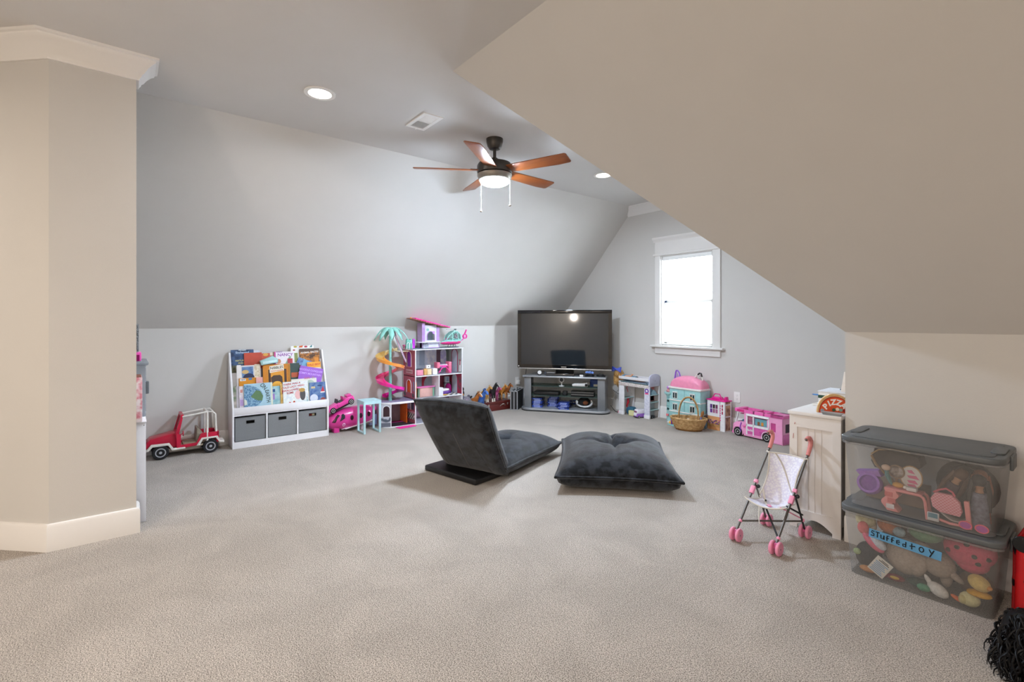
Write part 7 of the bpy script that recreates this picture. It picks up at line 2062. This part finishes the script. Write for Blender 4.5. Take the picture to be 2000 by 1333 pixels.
# contents of the lower tote: plush animals
def fur(c):
    return mat('plush_' + c, c, 0.95, noise=0.12, scale=90, bump=0.5, bscale=180, spec=0.1)
def plush(label, loc, parts, cat='stuffed toy', name='stuffed_toy', rz=0.0):
    t = thing(name, label, cat, loc, rz)
    for nm, c, (x, y, z), (a, b_, d), *rot in parts:
        o = MB().ball((0, 0, 0), a, b_, d, 18, m=12).build(nm, fur(c), t, (x, y, z), (0, R(rot[0]), 0) if rot else None)
    return t
plush('beige grey plush elephant pressed against the tote front', (4.86, -2.435, 0.045), [
    ('head', 'a8988a', (-0.010, 0.0, 0.080), (0.078, 0.060, 0.080)), ('body', 'a39385', (0.100, 0.012, 0.085), (0.062, 0.055, 0.055), 30), ('trunk', 'a8988a', (0.040, -0.02, 0.065), (0.030, 0.030, 0.055), 15),
    ('ear', 'a39385', (0.045, 0.01, 0.12), (0.05, 0.03, 0.04), 20), ('leg', 'a39385', (0.125, 0.020, 0.035), (0.022, 0.024, 0.045)), ('leg', 'a8988a', (0.150, 0.0, 0.060), (0.014, 0.018, 0.045), -55)])
t = plush('round pink strawberry plush with black seed spots', (5.06, -2.40, 0.160), [('body', 'cf4a66', (0, 0, 0.065), (0.088, 0.085, 0.075)), ('tip', 'c94460', (0.01, -0.01, 0.012), (0.055, 0.055, 0.04))])
for x, z in ((-0.03, 0.085), (0.025, 0.065), (0.035, 0.035), (0.065, 0.06), (0.0, 0.105), (-0.06, 0.06)):
    yy = -0.085 * max(0.05, 1 - (x / 0.088) ** 2 - ((z - 0.065) / 0.075) ** 2) ** 0.5
    MB().ball((x, yy, z), 0.010, 0.005, 0.009, 10).build('seed_spot', P('2a1a1e', 0.8), t)
plush('yellow plush duck with orange bill in the tote corner', (5.100, -2.478, 0.066), [('body', 'd8b96a', (0, 0, 0.055), (0.038, 0.034, 0.030), 30), ('bill', 'd89040', (0.030, -0.012, 0.05), (0.012, 0.012, 0.009)), ('scarf', 'd9a020', (0.0, 0.0, 0.010), (0.040, 0.028, 0.013))])
plush('brown plush bear behind the yellow duck', (5.072, -2.335, 0.008), [('body', '6b4a30', (0, 0, 0.05), (0.06, 0.05, 0.05)), ('head', '5e4029', (0.0, -0.01, 0.092), (0.035, 0.035, 0.03))])
plush('pale plush chick at the tote bottom', (5.07, -2.47, 0.006), [('body', 'd8cf9a', (0, 0, 0.032), (0.034, 0.028, 0.03)), ('wing', 'cbbd84', (-0.02, -0.02, 0.03), (0.014, 0.012, 0.018)), ('bill', 'd8662c', (-0.04, -0.01, 0.022), (0.022, 0.012, 0.008), 25)])
plush('white plush rabbit lying low beside the pale chick', (4.970, -2.489, 0.006), [('body', 'd6d2cc', (0, 0, 0.035), (0.04, 0.025, 0.025), 30), ('ear', 'cfcac4', (-0.03, 0.0, 0.06), (0.01, 0.008, 0.03), -30), ('green_foot', '4f8a6a', (-0.045, -0.015, 0.03), (0.024, 0.015, 0.016))])
plush('green plush frog near the tote top', (4.915, -2.42, 0.207), [('body', '6f9a76', (0, 0, 0.045), (0.062, 0.05, 0.040)), ('eye', '86ad88', (-0.03, -0.03, 0.075), (0.015, 0.015, 0.014)), ('eye', '86ad88', (0.03, -0.03, 0.075), (0.015, 0.015, 0.014))])
plush('orange plush fox near the tote top', (4.775, -2.40, 0.192), [('body', 'c9764a', (0, 0, 0.05), (0.047, 0.05, 0.042)), ('cheek', '9ab0b8', (0.045, -0.03, 0.035), (0.025, 0.02, 0.022)), ('ear', 'b8663c', (-0.03, 0, 0.085), (0.014, 0.01, 0.02))])
plush('cream plush cat in the upper tote corner of the lower bin', (4.690, -2.43, 0.195), [('head', 'd2c69a', (0, 0, 0.05), (0.042, 0.04, 0.04)), ('ear', 'c8bb8c', (-0.025, 0, 0.085), (0.012, 0.01, 0.018)), ('body', 'd8c9b0', (0.0, 0.02, 0.02), (0.04, 0.04, 0.04))])
plush('pink and white plush fish below the blue tape', (4.735, -2.486, 0.12), [('body', 'd8607a', (0, 0, 0.045), (0.055, 0.03, 0.022), 42), ('belly', 'c9cdd6', (0.022, -0.012, 0.055), (0.04, 0.020, 0.02), 45), ('tail', 'd86a6a', (-0.04, 0, 0.10), (0.024, 0.015, 0.03))])
plush('dark navy plush penguin low in the tote', (4.70, -2.42, 0.01), [('body', '1e2228', (0, 0, 0.06), (0.055, 0.05, 0.065)), ('green_cap', '9aae7a', (-0.036, -0.045, 0.080), (0.016, 0.014, 0.015)), ('foot', 'b87a44', (0.01, -0.05, 0.012), (0.035, 0.02, 0.014))])
plush('dark green plush turtle under the elephant', (4.90, -2.44, 0.006), [('shell', '2f4f48', (0, 0, 0.018), (0.05, 0.04, 0.016)), ('head', '3f6658', (0.05, -0.02, 0.014), (0.016, 0.014, 0.013))])
plush('red plush crab along the tote bottom', (4.815, -2.46, 0.006), [('body', '7a2228', (0, 0, 0.014), (0.035, 0.025, 0.013)), ('yellow_band', 'c9a23a', (0.0, -0.018, 0.020), (0.018, 0.010, 0.006)), ('claw', '8a2a44', (-0.045, -0.01, 0.014), (0.016, 0.012, 0.012))])
plush('dark violet plush bat in the shade of the tote', (4.965, -2.285, 0.006), [('body', '2a2438', (0, 0, 0.05), (0.05, 0.045, 0.048)), ('wing', '241f30', (0.05, 0, 0.06), (0.03, 0.015, 0.03))])
plush('grey plush mouse behind the green frog', (4.99, -2.27, 0.19), [('body', '6a6466', (0, 0, 0.05), (0.06, 0.05, 0.045)), ('ear', '7a7476', (-0.03, -0.03, 0.09), (0.02, 0.008, 0.02))])
plush('brown plush dog filling the back of the tote', (4.80, -2.27, 0.006), [('body', '5c463a', (0, 0, 0.09), (0.11, 0.06, 0.085)), ('head', '6a5244', (-0.03, -0.02, 0.19), (0.05, 0.045, 0.045))])
t = thing('paper_tag', 'white printed care leaflet leaning inside the lower tote', 'paper', (4.742, -2.494, 0.024), rot=(R(6), R(31), 0))
MB().box(-0.034, 0.034, 0.0, 0.0025, 0.0, 0.088).build('leaf', P('d9d3c6', 0.7), t)
b = MB()
for k in range(7):
    b.box(-0.028 + (k % 2) * 0.003, 0.026 - (k % 3) * 0.005, -0.0012, 0.0, 0.008 + k * 0.0085, 0.0115 + k * 0.0085)
b.build('blue_print', P('6f9cc0', 0.7), t)
MB().box(-0.02, 0.024, -0.0012, 0.0, 0.070, 0.0735).box(-0.012, 0.018, -0.0012, 0.0, 0.077, 0.080).build('black_print', P('3a3632', 0.7), t)

# contents of the upper tote
UZ = 0.3385
def inn(name, label, cat, x, y, z, rz=0.0, rot=None):
    return thing(name, label, cat, (x, y, z), rz, rot=rot)
M_cor = P('e08a86', 0.45)
t = inn('felt_pot', 'purple felt bucket with flap lying in the tote', 'toy', 4.714, -2.443, UZ + 0.055)
MB().lathe([(0.0, -0.03), (0.030, -0.03), (0.048, -0.01), (0.052, 0.02), (0.046, 0.045), (0.036, 0.046), (0.034, 0.02), (0.0, 0.0)], 26, Matrix.Translation((0, 0, 0.035)) @ Matrix.Rotation(R(72), 4, 'X')).build('bucket', mat('purple_felt', '9a6ab8', 0.95, noise=0.08, scale=120, bump=0.3), t)
MB().prism([(-0.055, 0.092), (0.035, 0.112), (0.05, 0.085), (-0.04, 0.075)], -0.03, 0.02, 'y', bev=0.003).build('flap', mat('purple_felt', '9a6ab8'), t)
def doll_desk(x, y, rz, label, L_=0.15, H_=0.095):
    t = inn('doll_desk', label, 'doll furniture', x, y, UZ, rz)
    MB().tube([(-L_ * 0.5, 0, H_), (L_ * 0.36, 0, H_), (L_ * 0.44, 0, H_ - 0.008), (L_ * 0.48, 0, H_ - 0.022), (L_ * 0.53, 0, 0.0)], 0.009, 8, flat=0.7).tube([(-L_ * 0.5, 0.06, H_), (L_ * 0.36, 0.06, H_), (L_ * 0.44, 0.06, H_ - 0.008), (L_ * 0.48, 0.06, H_ - 0.022), (L_ * 0.53, 0.06, 0.0)], 0.009, 8, flat=0.7).build('frame', M_cor, t)
    MB().box(-L_ * 0.5, L_ * 0.4, -0.006, 0.066, H_ - 0.004, H_ + 0.006, bev=0.002).build('desk_top', M_cor, t)
    return t
t = doll_desk(4.855, -2.49, 0.0, 'coral doll desk with wavy drawer tower', 0.15, 0.097)
wv = [(-0.075 + 0.012 * math.sin(i * 0.75) * (1 if i > 1 else 0.4), 0.097 - i * 0.0097) for i in range(11)]
MB().prism(wv + [(x + 0.044, z) for x, z in wv[::-1]], -0.012, 0.055, 'y', bev=0.003).build('drawer_tower', M_cor, t)
for k in range(3):
    MB().box(-0.066, -0.036, -0.0145, -0.012, 0.012 + k * 0.027, 0.032 + k * 0.027, M=Matrix.Translation((0.006 * math.sin(k * 2.2), 0, 0))).build('drawer_front', P('c9625e' if k else 'd8cfcf', 0.45), t)
t = inn('doll_chair', 'coral doll chair frame leaning at the tote front', 'doll furniture', 5.060, -2.485, UZ)
MB().bar((0.012, 0, 0.0), (0.002, 0, 0.115), 0.020, 0.016, 0.002).build('post', M_cor, t)
MB().tube([(-0.09, 0.0, 0.012), (-0.05, 0.0, 0.004), (0.01, 0.0, 0.008)], 0.010, 8, flat=0.6).build('runner', M_cor, t)
MB().grid(lambda u, v: Vector((-0.085 + 0.09 * u, 0.004 + 0.05 * v, 0.045 - 0.03 * math.sin(PI * u * 0.9))), 8, 4).build('grey_seat', P('b8aea8', 0.5), t, solid=0.004)
t = inn('makeup_bag', 'pink woven doll vanity bag with loop handle', 'toy bag', 4.998, -2.497, UZ + 0.045)
MB().prism([(-0.052, 0.055), (-0.045, 0.02), (-0.02, 0.002), (0.045, 0.0), (0.052, 0.02), (0.045, 0.06), (0.02, 0.085), (-0.035, 0.085)], -0.004, 0.02, 'y', bev=0.005).build('bag', mat('woven_pink', 'd47a86', 0.6, col2='e6a8ae', scale=160, tex='checker'), t)
MB().tube([(-0.042, 0.006, 0.082), (-0.022, 0.004, 0.098), (0.0, 0.004, 0.108), (0.02, 0.004, 0.098), (0.028, 0.006, 0.082)], 0.004, 8).build('handle', P('cc5a68', 0.5), t)
t = inn('heart_mirror', 'white heart print board with pink streaks in the upper tote', 'toy', 4.868, -2.44, UZ + 0.103)
MB().prism([(0.04 * math.cos(2 * PI * i / 22), 0.055 + (0.052 if math.sin(2 * PI * i / 22) > 0 else 0.05) * math.sin(2 * PI * i / 22)) for i in range(22)], -0.004, 0.004, 'y').build('board', P('d9d2cc', 0.5), t)
MB().tube([(0.04 * math.cos(2 * PI * i / 22), -0.002, 0.055 + 0.051 * math.sin(2 * PI * i / 22)) for i in range(22)], 0.003, 6, closed=True).build('gold_edge', P('b08a5a', 0.4), t)
for z, w in ((0.085, 0.014), (0.062, 0.03), (0.040, 0.026), (0.022, 0.024)):
    MB().prism([(-0.015, z), (w - 0.012, z + 0.004), (w, z - 0.012), (-0.008, z - 0.010)], -0.0055, -0.0035, 'y').build('pink_streak', P('d86a90', 0.5), t)
t = inn('round_mirror', 'round toy mirror with brown rim in the upper tote', 'toy', 4.815, -2.45, UZ + 0.143)
MB().ring((0, 0, 0.03), 0.026, 0.032, 0.006, 'y', 22).build('rim', P('8a6a4a', 0.5), t)
MB().disc((0, 0.001, 0.03), 0.027, 0.004, 'y', 22).build('face', mat('brown_face', '5a4236', 0.3, col2='b8aaa0', scale=25), t)
MB().tube([(0, 0, 0.0), (0, 0.01, -0.03)], 0.006, 8).build('stem', P('8a6a4a', 0.5), t)
t = inn('toy_phone', 'little white toy phone with teal screen', 'toy phone', 4.957, -2.509, UZ + 0.004)
MB().box(-0.02, 0.02, 0.0, 0.010, 0.0, 0.036, bev=0.003).build('case', P('c9c6c4', 0.4), t)
MB().box(-0.016, 0.016, -0.0015, 0.0, 0.014, 0.034).build('screen', P('4a7a8a', 0.3), t)
t = inn('toy_sunglasses', 'pink toy sunglasses at the tote corner', 'toy glasses', 5.090, -2.509, UZ + 0.002)
for x in (-0.028, 0.022):
    MB().tube([(x + 0.020 * math.cos(2 * PI * i / 14), 0, 0.018 + 0.016 * math.sin(2 * PI * i / 14)) for i in range(14)], 0.0025, 6, closed=True).build('lens_frame', P('e85a6a', 0.4), t)
    MB().prism([(x + 0.019 * math.cos(2 * PI * i / 14), 0.018 + 0.015 * math.sin(2 * PI * i / 14)) for i in range(14)], -0.001, 0.001, 'y').build('lens', P('b0489a', 0.2), t)
t = inn('doll_backpack', 'brown and black doll backpack filling the tote top', 'toy bag', 4.80, -2.40, UZ + 0.165)
MB().prism([(-0.095, 0.03), (-0.08, 0.0), (0.05, -0.01), (0.10, 0.04), (0.09, 0.085), (0.0, 0.105), (-0.08, 0.095)], -0.02, 0.09, 'y', bev=0.012).build('bag', mat('dark_canvas', '3a322e', 0.85, noise=0.15, scale=60), t)
MB().tube([(-0.09, -0.022, 0.06), (-0.07, -0.026, 0.02), (-0.03, -0.026, -0.02), (0.0, -0.024, -0.05)], 0.009, 8, flat=0.5).build('strap', P('a98858', 0.7), t)
MB().tube([(-0.09, -0.022, 0.065), (-0.06, -0.025, 0.092), (0.0, -0.025, 0.106), (0.06, -0.025, 0.10)], 0.004, 6).build('piping', P('b89868', 0.7), t)
for k, (lab, x, y, z, hair, skin, dress) in enumerate((
        ('brown haired doll lying deep in the upper tote', 4.945, -2.382, UZ + 0.02, '5a3a22', 'b98a68', '4a3a44'), ('auburn haired doll upright at the tote end', 5.085, -2.335, UZ + 0.0, '8a4a22', 'b98a68', '8a3a2a'),
        ('black haired doll in grey dress at the tote end', 5.095, -2.435, UZ + 0.0, '1e1a1c', 'a87a5a', '6a6a78'))):
    t = inn('doll', lab, 'doll', x, y, z, rot=(0, R(25) if k == 0 else 0, 0 if k == 0 else R(20)))
    MB().tube([(0, 0, 0.0), (0, 0, 0.10), (0, 0, 0.15), (0, 0, 0.165), (0, 0, 0.19), (0, 0, 0.215)], [0.030, 0.026, 0.016, 0.009, 0.022, 0.012], 12).build('body', P(skin, 0.6), t, sub=1)
    MB().lathe([(0.036, 0.0), (0.028, 0.10), (0.022, 0.15)], 14).build('dress', mat('dress_' + dress, dress, 0.8, noise=0.4, scale=70), t)
    hb_ = MB().ball((0, 0.006, 0.197), 0.026, 0.027, 0.028, 14)
    for q in range(8):
        a = PI * q / 7
        hb_.tube([(0.022 * math.cos(a), 0.012 * math.sin(a) + 0.004, 0.20), (0.032 * math.cos(a), 0.018 * math.sin(a) + 0.004, 0.14), (0.034 * math.cos(a), 0.02 * math.sin(a), 0.07)], [0.010, 0.011, 0.004], 6)
    hb_.build('hair', mat('hair_' + hair, hair, 0.5, noise=0.3, scale=40, stretch=(6, 6, 1)), t)
t = inn('mini_doll', 'tiny doll with peach hair and teal trousers on the coral desk', 'doll', 4.785, -2.478, UZ + 0.142)
MB().tube([(0.02, 0, -0.03), (0.008, 0, 0.0), (0, 0, 0.02), (0, 0, 0.034), (-0.002, 0, 0.05), (-0.002, 0, 0.062)], [0.006, 0.009, 0.010, 0.007, 0.015, 0.008], 10).build('body', P('4a7a78', 0.6), t, sub=1)
MB().ball((-0.002, -0.004, 0.05), 0.018, 0.014, 0.014, 12).build('hair', P('d8b8a0', 0.6), t)
t = inn('toy_food', 'heap of yellow and white toy food on the coral desk', 'toy food', 4.825, -2.47, UZ + 0.106)
MB().ball((0, 0, 0.012), 0.022, 0.016, 0.012, 12).build('yellow_piece', P('d0963c', 0.6), t)
MB().ball((0.028, 0.0, 0.008), 0.010, 0.010, 0.008, 10).build('white_piece', P('e0dcd4', 0.5), t)
MB().box(0.035, 0.072, -0.02, 0.01, 0.0, 0.016, bev=0.003).build('paper_box', P('d6d2ce', 0.5), t)
t = inn('card_box', 'flat brown carton at the back of the upper tote', 'box', 4.80, -2.30, UZ)
MB().box(-0.13, 0.10, -0.06, 0.07, 0.0, 0.085, bev=0.003).build('carton', P('8a7260', 0.7), t)
MB().box(-0.125, -0.08, -0.0615, -0.06, 0.04, 0.06).build('printed_label', P('5a4a3e', 0.7), t)
t = inn('dark_bag', 'black cloth bag slumped at the back of the upper tote', 'bag', 5.03, -2.25, UZ)
MB().ball((0, 0, 0.12), 0.11, 0.045, 0.118, 18).build('bag', mat('black_cloth', '1d1e22', 0.9, noise=0.2, scale=40, bump=0.4, bscale=40), t)
MB().tube([(-0.05, -0.04, 0.2), (0.0, -0.06, 0.235), (0.05, -0.04, 0.2)], 0.006, 6).build('handle', P('2a2b30', 0.8), t)

# ------------------------------------------------------------------ red ladybird suitcase and the doll lying in front of it
rd = thing('ladybird_case', 'red child suitcase with black spots beside the clear totes', 'suitcase', (5.325, -2.425, 0), R(0))
M_red = mat('case_red', 'c4101a', 0.4, noise=0.04, coat=0.2)
out = [(-0.125, 0.03), (-0.10, 0.0), (0.14, 0.0), (0.16, 0.03), (0.16, 0.34), (0.13, 0.42), (0.06, 0.455), (-0.02, 0.45), (-0.085, 0.40), (-0.12, 0.32)]
MB().prism(out, -0.075, 0.075, 'y', bev=0.03, seg=4).build('shell', M_red, rd)
MB().tube([(x * 1.01, -0.03, max(0.009, z)) for x, z in out], 0.008, 8, closed=True).build('zip_band', P('9a0c14', 0.5), rd)
for x, z, r in ((-0.095, 0.335, 0.032), (-0.075, 0.19, 0.02), (0.02, 0.25, 0.035), (0.09, 0.36, 0.035), (0.1, 0.12, 0.035), (-0.02, 0.08, 0.03)):
    MB().disc((x, -0.076, z), r, 0.006, 'y', 20).build('spot', M_black, rd)
MB().ball((-0.118, -0.01, 0.30), 0.012, 0.05, 0.035, 12).build('spot', M_black, rd)
MB().ball((-0.126, -0.01, 0.16), 0.008, 0.03, 0.035, 12).build('spot', M_black, rd)
MB().tube([(-0.06, -0.02, 0.42), (-0.085, -0.03, 0.455), (-0.04, -0.02, 0.475), (0.0, -0.02, 0.455)], 0.010, 8).build('carry_handle', M_black, rd)
MB().bar((-0.058, -0.088, 0.27), (-0.052, -0.088, 0.385), 0.024, 0.018, 0.005).build('white_grip', P('cfcac6', 0.5), rd)
MB().bar((-0.03, -0.09, 0.36), (-0.02, -0.09, 0.44), 0.02, 0.014, 0.004).build('grey_clip', P('8a9094', 0.4), rd)
dn = thing('doll', 'doll with long curly black hair lying on the carpet', 'doll', (5.305, -2.83, 0), R(10))
me = bpy.data.meshes.new('doll_body')
JJ = [((-0.01, 0.05, 0.10), .050), ((0.06, 0.03, 0.075), .022), ((0.10, 0.02, 0.07), .040), ((0.20, 0.0, 0.065), .045), ((0.29, -0.02, 0.055), .042),
      ((0.075, -0.05, 0.085), .018), ((0.04, -0.11, 0.06), .015), ((0.03, -0.16, 0.03), .012), ((0.025, -0.185, 0.022), .015), ((0.02, -0.21, 0.018), .006), ((0.036, -0.205, 0.02), .005), ((0.008, -0.195, 0.02), .005),
      ((0.12, 0.09, 0.06), .018), ((0.2, 0.12, 0.03), .014), ((0.26, 0.13, 0.02), .013),
      ((0.32, -0.05, 0.05), .028), ((0.42, -0.07, 0.035), .024), ((0.52, -0.08, 0.03), .017), ((0.53, -0.08, 0.055), .013),
      ((0.32, 0.02, 0.05), .028), ((0.42, 0.02, 0.035), .024), ((0.52, 0.02, 0.03), .017), ((0.53, 0.02, 0.055), .013)]
me.from_pydata([j[0] for j in JJ], EE, [])
o = bpy.data.objects.new('body', me)
COL.objects.link(o); o.parent = dn
o.modifiers.new('skin', 'SKIN').use_smooth_shade = True
for i, v in enumerate(me.skin_vertices[0].data):
    v.radius = (JJ[i][1], JJ[i][1]); v.use_root = (i == 3)
sb = o.modifiers.new('sub', 'SUBSURF'); sb.levels = sb.render_levels = 1
me.materials.append(P('c98f68', 0.55))
M_hairk = mat('black_curls', '090708', 0.5, noise=0.3, scale=60, spec=0.3)
hb_ = MB().ball((-0.015, 0.055, 0.115), 0.085, 0.085, 0.085, 20)
random.seed(21)
for k in range(300):
    a = random.uniform(PI * 0.55, PI * 2.05)
    r0 = random.uniform(0.0, 0.06)
    r1 = random.uniform(0.06, 0.145)
    zz = random.uniform(0.10, 0.19)
    x0, y0 = -0.01 + r0 * math.cos(a), 0.05 + r0 * math.sin(a)
    x1, y1 = -0.01 + r1 * math.cos(a), 0.03 + (r1 + 0.05) * math.sin(a)
    tw = random.uniform(16, 26); ph = random.uniform(0, 6.28); cr = random.uniform(0.006, 0.014)
    pts = []
    for i in range(25):
        s = i / 24
        z = max(0.007, zz * (1 - s ** 1.6))
        pts.append((x0 + (x1 - x0) * s + cr * math.cos(tw * s + ph), y0 + (y1 - y0) * s + cr * math.sin(tw * s + ph), z + 0.006 * math.sin(tw * s * 1.3)))
    pts = [(x, y, max(0.004, z)) for x, y, z in pts]
    hb_.tube(pts, [0.0032] * 20 + [0.003, 0.0026, 0.002, 0.0015, 0.001], 5)
hb_.build('hair', M_hairk, dn)
MB().tube([(0.085, 0.02, 0.075), (0.15, 0.01, 0.07), (0.24, -0.01, 0.06), (0.32, -0.02, 0.05)], [0.044, 0.052, 0.056, 0.049], 16).build('dress', P('d85a8a', 0.7), dn)
MB().prism([(-0.02, -0.012), (0.03, -0.02), (0.03, 0.02), (-0.02, 0.012)], -0.006, 0.006, 'y', M=Matrix.Translation((0.05, 0.03, 0.185)), bev=0.003).build('pink_bow', P('e0568a', 0.6), dn)

# tiny printed patterns too small to pick apart stay joined
for o in bpy.data.objects:
    if o.type == 'MESH' and o.parent and o.name.split('.')[0] in ('flower_print', 'stem_print', 'checker_tiles', 'scalloped_vine', 'ivy_print', 'leaf_print', 'blue_print', 'black_print', 'print_lines', 'handwriting', 'slots', 'roof_rib', 'roof_soffit'):
        o['kind'] = 'stuff'
